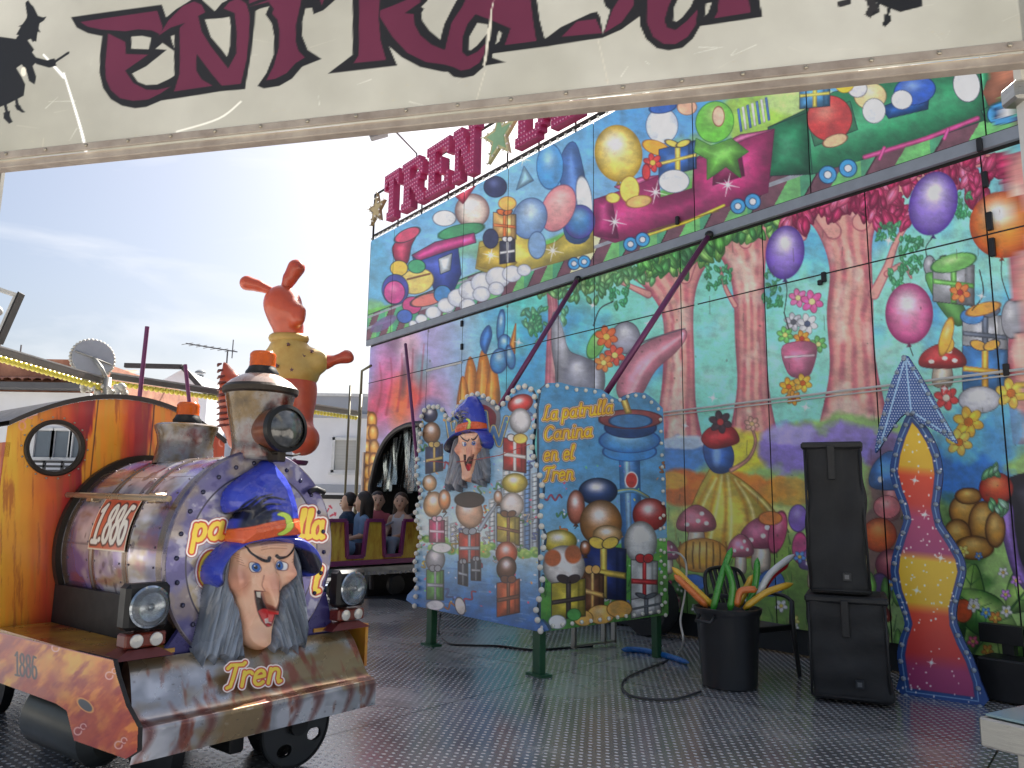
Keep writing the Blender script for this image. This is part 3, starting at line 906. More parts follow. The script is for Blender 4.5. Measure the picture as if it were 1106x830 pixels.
    # --- grey boulder, pink leaf, bright blossoms (mid wall)
    cv.poly([(598, 338), (606, 352), (614, 378), (630, 386), (650, 396), (652, 420), (640, 436), (604, 436), (600, 400), (596, 370)], (176, 178, 190), smooth=True, ol=(80, 80, 95))
    cv.ell(625, 404, 15, 18, (165, 168, 182), soft=10, hi=(230, 230, 238), dk=(110, 110, 130)); cv.ell(606, 368, 4, 24, (215, 215, 225), rot=-8, soft=6, a=.8)
    cv.ell(676, 365, 15, 17, (165, 165, 180), ol=(70, 70, 85), hi=(235, 235, 240), dk=(110, 110, 125))
    cv.poly([(666, 420), (680, 385), (705, 367), (736, 356), (741, 364), (730, 380), (708, 400), (692, 428), (680, 440)], (232, 140, 160), smooth=True, ol=(120, 60, 80)); cv.stroke([(680, 428), (700, 392), (735, 364)], 2.4, (250, 190, 200), smooth=True, w2=.5, soft=4)
    cv.stroke([(670, 395), (690, 372), (740, 355)], 1.6, (110, 100, 115), smooth=True, w2=.5)
    cv.ell(644, 372, 8, 16, (110, 190, 90), rot=25, ol=(40, 90, 40), hi=(190, 230, 150)); cv.flower(655, 364, 11, (232, 100, 50), (240, 190, 80)); cv.flower(664, 384, 10, (220, 80, 60), (250, 220, 120)); cv.flower(652, 392, 9, (240, 130, 60), (250, 220, 120))
    cv.stroke([(641, 352), (648, 334), (662, 326)], .6, (40, 30, 30), smooth=True)
    # --- balloons and hanging things
    cv.balloon(848, 273, 20, 28, (150, 120, 215), (75, 45, 140), rot=8, string=[(850, 315), (847, 338)])
    cv.balloon(1008, 220, 25, 34, (152, 124, 218), (78, 48, 145), rot=16, string=[(1000, 268), (1003, 285)])
    cv.balloon(982, 339, 25, 32, (226, 120, 168), (140, 40, 95), string=[(986, 384)])
    cv.balloon(1082, 243, 34, 35, (240, 140, 40), (175, 60, 20), string=[(1082, 300), (1090, 325)])
    # flower basket under the first balloon (pink, grey, gold)
    for (x, y, r, c, ce) in ((862, 322, 9, (236, 110, 165), (250, 230, 150)), (877, 326, 11, (230, 90, 155), (250, 220, 150)), (857, 348, 9, (190, 190, 198), (90, 90, 100)), (872, 350, 10, (215, 215, 222), (70, 80, 110)), (848, 362, 8, (110, 190, 95), (240, 230, 120)), (884, 372, 8, (100, 175, 90), (230, 230, 140)), (866, 366, 8, (240, 150, 50), (200, 60, 40))):
        cv.flower(x, y, r, c, ce)
    cv.poly([(846, 374), (880, 372), (876, 402), (864, 408), (851, 402)], (232, 120, 160), smooth=True, ol=(130, 40, 80)); cv.stroke([(848, 386), (879, 384)], 1.4, (245, 200, 215))
    cv.stroke([(847, 338), (852, 356)], .6, (40, 40, 40)); cv.flower(852, 418, 9, (240, 160, 40), (200, 90, 30)); cv.flower(867, 414, 9, (240, 175, 55), (200, 90, 30)); cv.flower(857, 430, 7, (235, 150, 40), (190, 80, 30))
    # parcels tied to the right-hand balloons (green, blue, red-and-white)
    cv.ell(1004, 287, 6, 10, (150, 150, 160), ol=(50, 50, 60), hi=(220, 220, 225)); cv.poly([(1000, 300), (1014, 330), (1034, 352), (1044, 340), (1030, 316), (1010, 296)], (100, 175, 85), smooth=True, ol=(30, 80, 40))
    cv.gift(1030, 306, 22, 22, (190, 192, 200), (110, 185, 85), -.12); cv.flower(1037, 316, 10, (236, 120, 60), (180, 50, 50)); cv.ell(1030, 284, 24, 9, (112, 188, 90), rot=-14, ol=(30, 80, 40), hi=(190, 230, 150))
    cv.gift(1064, 362, 24, 22, (200, 202, 210), (90, 100, 120), -.1); cv.gift(1064, 400, 24, 24, (66, 140, 220), (235, 170, 60), -.1); cv.ell(1050, 342, 12, 8, (70, 140, 215), ol=(20, 60, 120)); cv.ell(1062, 334, 18, 6, (240, 165, 60), rot=-15, ol=(150, 80, 30))
    cv.mushroom(1018, 392, 24, 24, (196, 46, 48)); cv.ell(1022, 372, 8, 9, (245, 190, 60), ol=(150, 90, 30)); cv.ell(1022, 364, 6, 20, (245, 180, 60), rot=15, ol=(150, 90, 30), hi=(255, 225, 140))
    cv.ell(1058, 432, 22, 14, (220, 220, 226), ol=(90, 90, 100), hi=(250, 250, 252), dk=(160, 160, 170)); cv.flower(1046, 456, 15, (242, 180, 60), (210, 110, 40)); cv.flower(1036, 478, 13, (240, 190, 80), (210, 110, 40)); cv.flower(1092, 425, 15, (245, 190, 70), (210, 110, 40)); cv.flower(1022, 430, 12, (205, 60, 60), (240, 220, 200))
    cv.ell(1092, 345, 10, 20, (150, 150, 160), ol=(60, 60, 70), hi=(225, 225, 230)); cv.stroke([(1050, 335), (1062, 318), (1058, 292)], .6, (30, 30, 30), smooth=True)
    # --- tall yellow bell flower with a red-and-blue crown, mushrooms in front
    def petal(pts, c, ol): cv.poly(pts, c, smooth=True, ol=ol, ow=.9)
    petal([(771, 505), (790, 512), (815, 530), (836, 552), (846, 578), (838, 594), (812, 602), (780, 600), (752, 590), (742, 566), (752, 536), (762, 516)], (242, 214, 80), (130, 85, 25))
    for (a, b, c_) in (((776, 512), (768, 550), (758, 592)), ((782, 512), (784, 555), (780, 598)), ((790, 516), (806, 550), (810, 600)), ((797, 520), (826, 552), (834, 592)), ((770, 515), (754, 545), (746, 575))):
        cv.stroke([a, b, c_], .6, (190, 130, 40), smooth=True, w2=2.6, soft=3.5, a=.9); cv.stroke([(a[0] + 4, a[1] + 2), (b[0] + 6, b[1]), (c_[0] + 8, c_[1] - 4)], .6, (255, 240, 160), smooth=True, w2=1.8, soft=3, a=.9)
    petal([(762, 478), (782, 474), (792, 490), (788, 508), (772, 510), (762, 496)], (60, 110, 200), (25, 40, 90)); cv.ell(774, 492, 4, 10, (130, 175, 235), soft=4)
    petal([(758, 474), (768, 462), (790, 462), (798, 476), (786, 482), (768, 484)], (200, 45, 50), (90, 15, 20))
    cv.stroke([(790, 508), (808, 496), (816, 478), (812, 462)], 2.6, (205, 140, 120), smooth=True, w2=1.4); cv.flower(778, 456, 11, (60, 40, 48), (190, 50, 50)); cv.flower(812, 458, 7, (222, 160, 140), (230, 190, 120))
    cv.mushroom(752, 568, 20, 26, (214, 105, 125)); cv.ell(758, 600, 28, 18, (224, 165, 55), ol=(120, 70, 20), hi=(250, 215, 120), dk=(175, 110, 35))
    for k in range(8): cv.stroke([(735 + k * 7, 586), (733 + k * 7.5, 600), (735 + k * 7, 614)], .8, (150, 95, 30), smooth=True)
    cv.mushroom(822, 585, 22, 30, (205, 95, 130)); cv.mushroom(800, 596, 13, 22, (222, 120, 145)); cv.ell(840, 575, 9, 22, (190, 70, 110), rot=12, ol=(90, 20, 50), hi=(235, 140, 170)); cv.ell(832, 560, 12, 7, (225, 130, 60), ol=(120, 60, 30))
    cv.ell(862, 560, 10, 14, (125, 95, 185), ol=(50, 30, 90), hi=(180, 160, 225)); cv.ell(864, 592, 8, 16, (200, 80, 130), ol=(90, 20, 60)); cv.ell(748, 630, 14, 9, (60, 110, 190), ol=(20, 40, 90)); cv.ell(833, 630, 14, 14, (60, 105, 175), ol=(20, 40, 80))
    # right side mushrooms partly behind the rocket
    cv.mushroom(962, 520, 22, 38, (60, 125, 205), stem=(205, 130, 130)); cv.ell(958, 548, 14, 12, (205, 110, 115), ol=(90, 30, 40), hi=(240, 170, 165)); cv.ell(950, 578, 18, 18, (216, 96, 40), ol=(90, 30, 20), hi=(245, 160, 80), dk=(150, 50, 30)); cv.ell(962, 610, 16, 16, (150, 70, 85), ol=(60, 20, 40), hi=(205, 130, 130), dk=(95, 35, 55)); cv.ell(950, 640, 12, 20, (80, 60, 110), ol=(30, 20, 50)); cv.ell(1040, 660, 10, 12, (205, 80, 40), ol=(90, 30, 20)); cv.mushroom(950, 668, 12, 18, (190, 70, 60))
    cv.mushroom(880, 610, 16, 24, (130, 95, 180)); cv.mushroom(722, 600, 10, 18, (180, 70, 120)); cv.mushroom(731, 640, 9, 16, (90, 140, 70))
    rg = random.Random(77)
    for k in range(64):
        x = rg.uniform(705, 1100); y = rg.uniform(590, 712)
        if 735 < x < 850 and y < 625: continue
        cv.flower(x, y, rg.uniform(3.5, 6.5), rg.choice([(240, 90, 130), (250, 230, 120), (190, 130, 230), (245, 245, 250), (245, 140, 60), (90, 150, 240)]), (250, 210, 80), 5)
    for k in range(26):
        x = rg.uniform(860, 1000); y = rg.uniform(640, 710); cv.poly([(x, y), (x - 6, y - 12), (x - 2, y - 26), (x + 4, y - 12)], rg.choice([(80, 150, 60), (120, 190, 80), (60, 120, 60)]), smooth=True, ol=(30, 70, 30))
    for (x, y, r) in ((960, 260, 6), (1020, 420, 5), (700, 350, 4), (770, 430, 5), (870, 440, 5), (1060, 320, 5), (560, 370, 5), (640, 330, 4), (905, 520, 5), (740, 460, 4)): cv.sparkle(x, y, r)
    # weathering marks that belong to the panels
    rg = random.Random(5)
    for k in range(90):
        x = rg.uniform(400, 1106); y = rg.uniform(230, 700)
        cv.ell(x, y, rg.uniform(.5, 1.3), rg.uniform(.5, 1.6), (70, 60, 55), a=.5)
    for k in range(40):
        x = rg.uniform(700, 1106); y = rg.uniform(200, 700); cv.stroke([(x, y), (x + rg.uniform(-1, 1), y + rg.uniform(4, 20))], .4, (90, 80, 75), a=.5)

def paint_top(cv, U, V):
    cv.air = True
    X, Y = cv.X, cv.Y
    U = U.ravel(); V = V.ravel()
    t = np.clip((6.6 - V) / 2.1, 0, 1)
    xs = [390, 560, 700, 1110]
    a = np.stack([np.interp(X, xs, v) for v in ((95, 120, 80, 60), (165, 185, 150, 150), (222, 228, 215, 205))], -1)
    n = fbm(X, Y, 40, 2)
    c = a * (1 - t[:, None] * .35) + np.array((215, 232, 240.)) * t[:, None] * .35 + (n[:, None] - .5) * 22
    cv.C[:] = c
    def hill(ux, vs, col, a=1.0):
        h = np.interp(U, ux, vs); al = np.clip((h - V) / 0.05, 0, 1) * a; i = np.nonzero(al > 0)[0]; cv.mix(i, al[i], col)
    def gz(x, y, rx, ry, c, a=.9):
        q = ((X - x) / rx) ** 2 + ((Y - y) / ry) ** 2 + (fbm(X, Y, 14, 6) - .5) * .9
        al = np.clip((1.1 - q) * 2, 0, 1) * a; i = np.nonzero(al > 0)[0]; cv.mix(i, al[i], c)
    gz(408, 300, 14, 44, (90, 160, 190), .6); gz(404, 345, 14, 24, (120, 180, 120)); gz(560, 270, 80, 14, (120, 180, 110), .6); gz(760, 190, 40, 50, (150, 200, 90), .7); gz(620, 200, 12, 30, (90, 170, 110), .5); gz(840, 130, 60, 50, (165, 210, 80), .95); gz(870, 110, 50, 16, (200, 230, 150), .8)
    hill([-3, 0.5, 2.5, 4, 6.5, 9, 11], [5.1, 5.1, 5.15, 5.2, 5.05, 5.0, 5.15], (105, 178, 80))
    # track band with sleepers, real spacing along the wall
    tv = V; band = tv < 5.0
    ph = (U / 0.62) % 1.0; sk = (U / 0.62 + (tv - 4.5) * 1.2) % 1.0
    sl_ = band & (sk < 0.46)
    cream = band & (sk >= 0.46) & (((np.floor(U / 0.62 + (tv - 4.5) * 1.2)) % 5 == 2) & (U > 3) & (U < 6.5))
    cv.C[band] = np.where((np.floor(U[band] * 3.2) % 2 == 0)[:, None], (78, 160, 118), (112, 190, 110))
    cv.C[cream] = (240, 236, 180)
    cv.C[sl_] = (112, 72, 84)
    cv.C[band & (sk > .42) & (sk < .46)] = (60, 38, 48)
    for v0 in (4.74, 4.95): cv.C[np.abs(tv - v0) < 0.022] = (150, 155, 165)
    cv.C[np.abs(tv - 5.0) < 0.012] = (50, 60, 60)
    # green wagon
    OL = (25, 40, 45)
    cv.poly([(826, 190), (830, 138), (872, 118), (900, 100), (1066, 62), (1068, 128), (1000, 152), (878, 188)], (60, 160, 108), ol=OL)
    cv.poly([(826, 190), (830, 138), (872, 122), (877, 188)], (48, 135, 92), ol=OL)
    cv.poly([(918, 110), (926, 140), (880, 158), (872, 128)], (90, 180, 130), ol=OL)
    cv.poly([(952, 116), (960, 128), (1002, 118), (1004, 96)], (40, 90, 170), ol=OL)
    cv.poly([(1078, 60), (1120, 50), (1120, 86), (1090, 98), (1070, 118), (1062, 100)], (196, 120, 88), ol=(110, 60, 50)); cv.poly([(1060, 120), (1110, 92), (1110, 118), (1066, 132)], (60, 160, 108), ol=OL)
    cv.stroke([(934, 170), (1000, 150), (1056, 128)], 2.6, (222, 80, 150)); cv.stroke([(950, 172), (955, 160)], 2, (222, 80, 150)); cv.stroke([(1020, 150), (1024, 140)], 2, (222, 80, 150))
    # things riding in the green wagon: balls, parcels, balloons
    cv.ell(896, 128, 24, 24, (200, 66, 66), rot=-20, ol=(90, 25, 30), hi=(240, 140, 120)); cv.ell(902, 152, 13, 6, (240, 200, 150), rot=-18, ol=(120, 60, 50)); cv.gift(880, 102, 16, 14, (88, 165, 225), (240, 220, 90), .1)
    cv.ell(940, 104, 17, 14, (238, 212, 150), ol=(120, 90, 60), hi=(255, 245, 210)); cv.ell(944, 120, 12, 13, (236, 240, 246), ol=(90, 95, 110)); cv.ell(926, 96, 10, 9, (225, 225, 235), ol=(100, 100, 120))
    cv.ell(988, 98, 22, 15, (52, 92, 190), rot=-10, ol=(20, 35, 90), hi=(130, 165, 235)); cv.ell(974, 108, 11, 10, (240, 243, 248), ol=(70, 80, 110)); cv.ell(1044, 92, 14, 18, (242, 244, 250), rot=-10, ol=(60, 60, 80)); cv.ell(912, 90, 10, 10, (244, 208, 60), ol=(150, 110, 30))
    # magenta wagon
    MG = (206, 62, 128)
    cv.poly([(641, 254), (642, 216), (672, 206), (711, 190), (713, 214), (748, 204), (750, 172), (796, 148), (836, 140), (829, 208), (770, 228), (712, 248), (664, 262)], MG, ol=(95, 20, 60))
    cv.poly([(751, 172), (800, 146), (836, 140), (806, 150), (775, 164)], (228, 110, 165), ol=(95, 20, 60)); cv.poly([(641, 254), (642, 216), (660, 212), (668, 258)], (176, 48, 112), ol=(95, 20, 60)); cv.poly([(770, 200), (772, 172), (800, 164), (804, 190)], (150, 40, 90), ol=(95, 20, 60)); cv.poly([(672, 206), (711, 190), (692, 192), (664, 202)], (228, 110, 165), ol=(95, 20, 60))
    for (x, y) in ((664, 240), (708, 208), (786, 200)): cv.sparkle(x, y, 13)
    cv.stroke([(700, 254), (742, 240), (782, 222)], 1.6, (238, 210, 60)); cv.stroke([(700, 250), (776, 228)], .5, (150, 130, 30))
    cv.balloon(668, 166, 25, 30, (246, 224, 110), (165, 130, 40), rot=-10); cv.ell(680, 205, 10, 14, (246, 218, 100), ol=(150, 110, 40)); cv.ell(662, 214, 7, 5, (246, 218, 100), ol=(150, 110, 40)); cv.ell(690, 218, 13, 6, (240, 190, 110), rot=-10, ol=(150, 100, 40))
    cv.ell(715, 136, 17, 19, (240, 244, 250), ol=(80, 95, 130), hi=(255, 255, 255), dk=(200, 210, 228)); cv.ell(709, 160, 15, 7, (240, 165, 60), rot=20, ol=(150, 90, 30)); cv.gift(732, 172, 20, 15, (60, 110, 195), (240, 210, 90), .25); cv.ell(728, 196, 16, 12, (238, 242, 248), ol=(80, 95, 130)); cv.ell(716, 116, 14, 6, (52, 96, 185), rot=-10, ol=(20, 40, 90)); cv.ell(742, 116, 10, 8, (236, 180, 150), ol=(150, 90, 60)); cv.flower(705, 176, 9, (205, 60, 60), (240, 190, 80)); cv.ell(698, 186, 4, 8, (205, 60, 60), ol=(100, 20, 30))
    cv.ell(772, 132, 20, 22, (110, 196, 70), rot=20, ol=(40, 100, 40), hi=(190, 235, 130)); cv.ell(776, 126, 6, 10, (236, 200, 170), ol=(150, 60, 50)); cv.poly([(752, 150), (768, 158), (790, 150), (808, 164), (796, 172), (800, 192), (784, 180), (764, 194), (764, 172), (750, 164)], (120, 200, 80), ol=(40, 100, 40))
    for k in range(7):
        x = 796 + k * 5; cv.poly([(x, 118 - k * 2), (x + 2.6, 117 - k * 2), (x + 6, 142 - k * 2), (x + 3.4, 143 - k * 2)], (70, 110, 190) if k % 2 == 0 else (240, 244, 250))
    # yellow wagon
    YW = (242, 218, 96)
    cv.poly([(516, 276), (518, 262), (560, 248), (582, 268), (600, 262), (612, 252), (640, 242), (641, 272), (600, 284), (560, 294), (530, 296), (514, 290)], YW, ol=(120, 100, 40))
    cv.poly([(516, 288), (518, 268), (540, 262), (558, 284), (546, 296)], (224, 190, 70), ol=(120, 100, 40)); cv.sparkle(597, 271, 12); cv.sparkle(530, 276, 9); cv.sparkle(565, 172, 8)
    cv.poly([(608, 165), (624, 160), (638, 250), (612, 258), (606, 200)], (80, 120, 190), smooth=True, ol=(30, 50, 100)); cv.ell(594, 180, 14, 24, (78, 150, 215), ol=(30, 70, 130), hi=(160, 205, 240)); cv.ell(631, 215, 8, 24, (226, 232, 238), rot=-8, ol=(80, 90, 120)); cv.ell(626, 240, 16, 18, (60, 120, 180), rot=10, ol=(20, 50, 100), hi=(120, 170, 210), dk=(80, 60, 140))
    cv.ell(603, 225, 17, 26, (232, 158, 158), rot=24, ol=(100, 80, 110), hi=(248, 200, 195), dk=(205, 120, 130)); cv.ell(572, 236, 18, 22, (130, 165, 205), rot=20, ol=(50, 75, 120), hi=(200, 220, 240), dk=(90, 120, 170)); cv.ell(580, 265, 9, 14, (125, 160, 200), ol=(50, 75, 120)); cv.poly([(558, 205), (566, 180), (576, 195)], (150, 200, 230), ol=(50, 90, 140))
    cv.gift(545, 244, 12, 13, (240, 190, 110), (225, 110, 50)); cv.ell(548, 220, 9, 7, (245, 190, 90), ol=(150, 90, 40)); cv.gift(548, 272, 8, 12, (60, 60, 80), (225, 225, 230)); cv.balloon(510, 228, 18, 18, (246, 232, 214), (120, 90, 90)); cv.ell(535, 202, 12, 11, (48, 52, 84), ol=(20, 20, 40), hi=(90, 100, 150)); cv.ell(530, 258, 8, 10, (52, 56, 90), ol=(20, 20, 40)); cv.poly([(492, 212), (505, 196), (514, 200), (500, 220)], (205, 60, 80), ol=(90, 20, 40)); cv.ell(480, 236, 12, 8, (230, 232, 236), ol=(90, 90, 110)); cv.ell(498, 250, 24, 7, (70, 150, 100), rot=-12, ol=(30, 80, 50))
    # painted engine
    cv.poly([(449, 292), (446, 278), (460, 272), (476, 268), (494, 264), (498, 296), (490, 314), (472, 322), (466, 304)], (66, 84, 180), ol=OL); cv.poly([(445, 276), (470, 262), (512, 252), (514, 262), (480, 272), (452, 282)], (205, 70, 140), ol=OL); cv.poly([(474, 280), (488, 274), (486, 292), (476, 296)], (225, 235, 245), ol=OL)
    cv.poly([(430, 286), (424, 268), (436, 256), (449, 254), (444, 266), (440, 284)], (190, 58, 90), smooth=True, ol=OL); cv.ell(440, 254, 14, 6, (205, 75, 105), rot=-25, ol=OL); cv.ell(450, 304, 18, 13, (240, 212, 110), rot=-14, ol=(130, 100, 40)); cv.stroke([(440, 302), (464, 296)], 1, (150, 90, 50)); cv.ell(450, 288, 9, 7, (70, 160, 110), ol=OL); cv.ell(431, 290, 9, 8, (235, 195, 70), ol=OL)
    cv.ell(427, 313, 14, 16, (66, 70, 150), ol=OL); cv.ell(426, 316, 11, 12, (200, 70, 140), ol=OL, hi=(235, 130, 180)); cv.ell(445, 330, 10, 9, (205, 70, 130), ol=OL); cv.ell(462, 324, 18, 6, (220, 120, 110), rot=-14, ol=OL); cv.ell(478, 318, 9, 9, (70, 130, 190), ol=OL); cv.ell(437, 342, 8, 7, (70, 100, 180), ol=OL); cv.ell(414, 350, 16, 6, (110, 90, 140), rot=-30, a=.8)
    for k, (x, y, r) in enumerate([(455, 345, 6), (468, 338, 8), (482, 330, 9), (495, 322, 11), (508, 314, 12), (522, 306, 13), (538, 300, 13), (553, 296, 10), (566, 292, 7), (520, 318, 9), (505, 330, 8), (536, 312, 8), (446, 350, 4), (488, 342, 6)]):
        cv.ell(x, y, r, r * .85, (222, 226, 236), ol=(110, 115, 135), ow=.6, hi=(250, 250, 252), dk=(190, 196, 212))
    # wheels
    for (x, y, r) in ((620, 285, 6), (631, 283, 6), (681, 264, 7), (694, 259, 7), (797, 223, 7.5), (813, 218, 8), (894, 189, 9), (916, 182, 9), (1078, 124, 11), (1087, 121, 12)):
        cv.ell(x, y, r, r, (70, 160, 225), ol=(20, 45, 90), ow=1); cv.ell(x, y, r * .42, r * .42, (240, 245, 250), ol=(20, 45, 90))
    for k in range(8): cv.stroke([(640 + k * .2, 90), (640 + k * .2, 92)], .3, (0, 0, 0))

FAC = empty('ride_facade', W0, 'long painted ride facade, cartoon-style wagons above and a forest mural below', 'ride facade')
PM = paint_mat('mural_paint', 0.36, 0.0, 0.5, bump=0.1, dirt=0.08)
def u_of(px, y, pl=WALL): return float(pl.to_uv(px, y)[0])
pxs = np.concatenate([np.arange(388.0, 1110, 0.9), np.arange(1116, 1420, 14)])
ucols = np.sort(np.array([u_of(p_, 541) for p_ in pxs]))
seams = sorted([u_of(x, y) for x, y in ((461, 400), (500, 340), (548, 350), (603, 330), (642, 330), (735, 300), (825, 300), (937, 260), (1066, 250))])
ULO, UHI = -1.5, 10.62
tun = np.array([(402, 660), (401, 540), (404, 515), (410, 492), (420, 474), (433, 463), (450, 458), (470, 460), (490, 472), (505, 492), (512, 520), (515, 660)], float)
tuv = np.stack(WALL.to_uv(tun[:, 0], tun[:, 1]), -1); tuv[0, 1] = tuv[-1, 1] = -0.1
def strip_panels(plane, v0, v1, dv, name, painter, usev, lo, hi, hole=None):
    bounds = [lo] + [s_ for s_ in usev if lo < s_ < hi] + [hi]
    vs_ = np.arange(v0, v1, dv)
    # paint everything once, then cut into panels
    for a, b in zip(bounds[:-1], bounds[1:]):
        g_ = 0.006
        cols = ucols[(ucols > a + g_) & (ucols < b - g_)]
        cols = np.concatenate([[a + g_], cols, [b - g_]])
        U, V = np.meshgrid(cols, vs_)
        P = plane.uv(U, V, 0.0)
        X, Y = proj(P)
        # behind-the-camera safety for columns outside the picture
        cv = Canvas(X, Y, (128, 200, 200))
        painter(cv, U, V)
        mk = None
        if hole is not None:
            mk = poly_sd(U, V, hole) > 0
            if mk.all(): mk = None
        grid_mesh(name, P, cv.out(), PM, FAC, mk)
strip_panels(WALL, 0.26, 4.36, 0.0095, 'mural_panel', lambda cv, U, V: paint_mural(cv), seams, ULO, UHI, tuv)
tseams = sorted([u_of(x, y, TOP) for x, y in ((424, 300), (500, 270), (548, 260), (641, 200), (749, 180), (873, 150), (1062, 110))])
THI = u_of(398, 320, TOP)
strip_panels(TOP, 4.5, 6.50, 0.0095, 'wagon_panel', paint_top, tseams, ULO, THI)

GREY = mat('grey_trim', S(150, 158, 170), 0.5, scale=5)
DARK = mat('seam_black', (0.012, 0.012, 0.014, 1), 0.7)
ax = (we, wn, np.array([0, 0, 1.0]))
def wbox(mb, u0, u1, n0, n1, v0, v1, bev=0.0):
    c = WALL.P + we * (u0 + u1) / 2 + wn * (n0 + n1) / 2 + np.array([0, 0, (v0 + v1) / 2])
    mb.box(c, (u1 - u0, abs(n1 - n0), v1 - v0), ax, bev)
b = MB(); wbox(b, ULO, THI, 0.008, 0.056, 4.385, 4.492); b.build('trim_beam', GREY, FAC)
# body of the trailer behind the panels (dark), leaving the tunnel free
TU0, TU1 = float(tuv[:, 0].min()), float(tuv[:, 0].max())
TV = float(tuv[:, 1].max())
b = MB(); wbox(b, ULO, TU0 - 0.02, -2.3, -0.012, 0.24, 6.48); wbox(b, TU0 - 0.02, UHI, -2.3, -0.012, TV + 0.03, 6.48); wbox(b, TU1 + 0.02, UHI, -2.3, -0.012, -0.3, TV + 0.03)
wbox(b, ULO, UHI + .1, -0.011, 0.040, 4.5, 6.48); b.build('trailer_body', DARK, FAC)
b = MB()
wbox(b, TU0 - 0.02, TU1 + 0.02, -4.2, -4.1, -0.3, TV + 0.03); wbox(b, TU0 - 0.12, TU0 - 0.025, -4.1, -2.31, -0.3, TV + .03); wbox(b, TU1 + 0.025, TU1 + 0.12, -4.1, -2.31, -0.3, TV + .03); wbox(b, TU0 - .1, TU1 + .1, -4.1, -2.31, TV + .035, TV + .1)
b.build('tunnel_lining', DARK, FAC)
# rim of the tunnel mouth
b = MB(); b.tube([WALL.uv(q[0], q[1], 0.03) for q in catmull(tuv, False, 5)], 0.045, 8); b.build('tunnel_rim', mat('rim_dark', S(38, 34, 40), .5), FAC)
# foil fringe hanging in the mouth
FOIL = mat('silver_foil', (0.42, 0.47, 0.47, 1), 0.25, 0.9, col2=(0.1, 0.12, 0.13, 1), scale=9, bump=0.6, bscale=8, stretch=(6, 6, 1))
b = MB(); rg = random.Random(2)
u = TU0 + 0.06
while u < TU1 - 0.05:
    dd = poly_sd(np.full(60, u), np.linspace(0.5, 3.2, 60), tuv)
    vv = np.linspace(0.5, 3.2, 60)[dd < 0]
    if len(vv):
        topv = vv.max() + 0.02; bot = 1.62 + rg.uniform(-.13, .13)
        if topv > bot + .1:
            tw = rg.uniform(-.5, .5); w = 0.045
            pts = []
            for k in range(9):
                t = k / 8; a = tw * t * 3
                c = WALL.P + we * (u + .02 * math.sin(t * 5 + u * 9)) + wn * (-.12 + .03 * math.sin(t * 4 + u * 17)) + np.array([0, 0, topv + (bot - topv) * t])
                pts.append((c - (we * math.cos(a) + wn * math.sin(a)) * w, c + (we * math.cos(a) + wn * math.sin(a)) * w))
            V = [p for q in pts for p in q]; b.add(V, [(2 * k, 2 * k + 1, 2 * k + 3, 2 * k + 2) for k in range(8)])
    u += 0.075
o = b.build('foil_fringe', FOIL, FAC, smooth=True); o['kind'] = 'stuff'
# hinges and latches on the seams
b = MB()
for (x, y, l) in ((1062, 160, .12), (1065, 195, .14), (1070, 240, .16), (1073, 268, .16), (1088, 400, .1), (891, 300, .1), (887, 306, .05), (736, 240, .1), (500, 375, .1), (500, 350, .1)):
    uu, vv = WALL.to_uv(x, y); off = 0.058 if vv > 4.4 else 0.005
    b = MB(); wbox(b, uu - .022, uu + .022, off, off + .035, vv - l / 2, vv + l / 2, .006); b.build('hinge', BLACKM, FAC)
# pale service rail across the panels
b = MB()
WR = mat('white_rail', S(225, 225, 222), .5)
MB().tube([WALL.uv(-1.4, 2.505, .02), WALL.uv(3.45, 2.47, .02)], .012, 6).build('service_rail', WR, FAC); MB().tube([WALL.uv(-1.4, 2.47, .02), WALL.uv(3.45, 2.43, .02)], .008, 6).build('service_rail', WR, FAC)
ua, ub = u_of(462, 398), u_of(500, 388); MB().tube([WALL.uv(ub, 3.63, .02), WALL.uv(ua, 3.63, .02)], .018, 6).build('service_rail', WR, FAC)
b = MB()
for ua, ub in ((ULO, 2.9), (2.95, 7.5), (7.55, UHI)): wbox(b, ua, ub, 0.0, .0045, 3.652, 3.664)
b.build('panel_joint', DARK, FAC)
# dark skirt, girder and wheel under the panels
b = MB(); wbox(b, ULO, TU0 - .05, -.5, -.05, 0.02, .25); b.build('skirt', mat('skirt_dark', S(34, 40, 42), .6, scale=4), FAC)
TYRE = mat('tyre_rubber', (0.02, 0.02, 0.021, 1), .75, scale=20, bump=.3)
STEEL = mat('bare_steel', S(165, 168, 172), .35, .8, scale=7)
for (x, y, r) in ((716, 655, .33), (606, 668, .22)):
    uu, _ = WALL.to_uv(x, y)
    c = WALL.uv(uu, r, .22)
    t = MB().lathe([(r * .45, -.11), (r * .96, -.11), (r, -.07), (r, .07), (r * .96, .11), (r * .5, .11), (r * .42, .06), (r * .15, .05), (0.01, .08)], c, wn, 28, False); w_ = t.build('wheel', TYRE, FAC, 'auto')
    hb = MB().lathe([(r * .42, .065), (r * .38, .085), (r * .12, .07), (r * .1, .11), (.01, .11)], c, wn, 20, False)
    for k in range(8): hb.ball(c + wn * .09 + r * .26 * (math.cos(k * .785) * we + math.sin(k * .785) * np.array([0, 0, 1])), .014, 6, 4)
    hb.build('hub', BLACKM, w_, 'auto')
# braces from the deck up to the trim beam
PURP = mat('purple_pole', S(128, 62, 108), .35, .2, scale=5)
for (tx, ty, bx, by, off) in ((624, 302, 541, 437, 1.25), (766, 254, 655, 424, 1.35), (438, 372, 455, 545, .6)):
    top = TOP.hit(tx, ty, 0.03); 
    bot = WALL.hit(bx, by, off)
    d_ = (bot - top); ext = bot + d_ * 0.02
    b = MB().tube([top, ext], .032 if off > 1 else .028, 10); b.build('brace', PURP, FAC, True)
for (tx, ty) in ((624, 302), (766, 254)): MB().ball(TOP.hit(tx, ty, 0.03), .05, 10, 6).build('brace_joint', BLACKM, FAC)
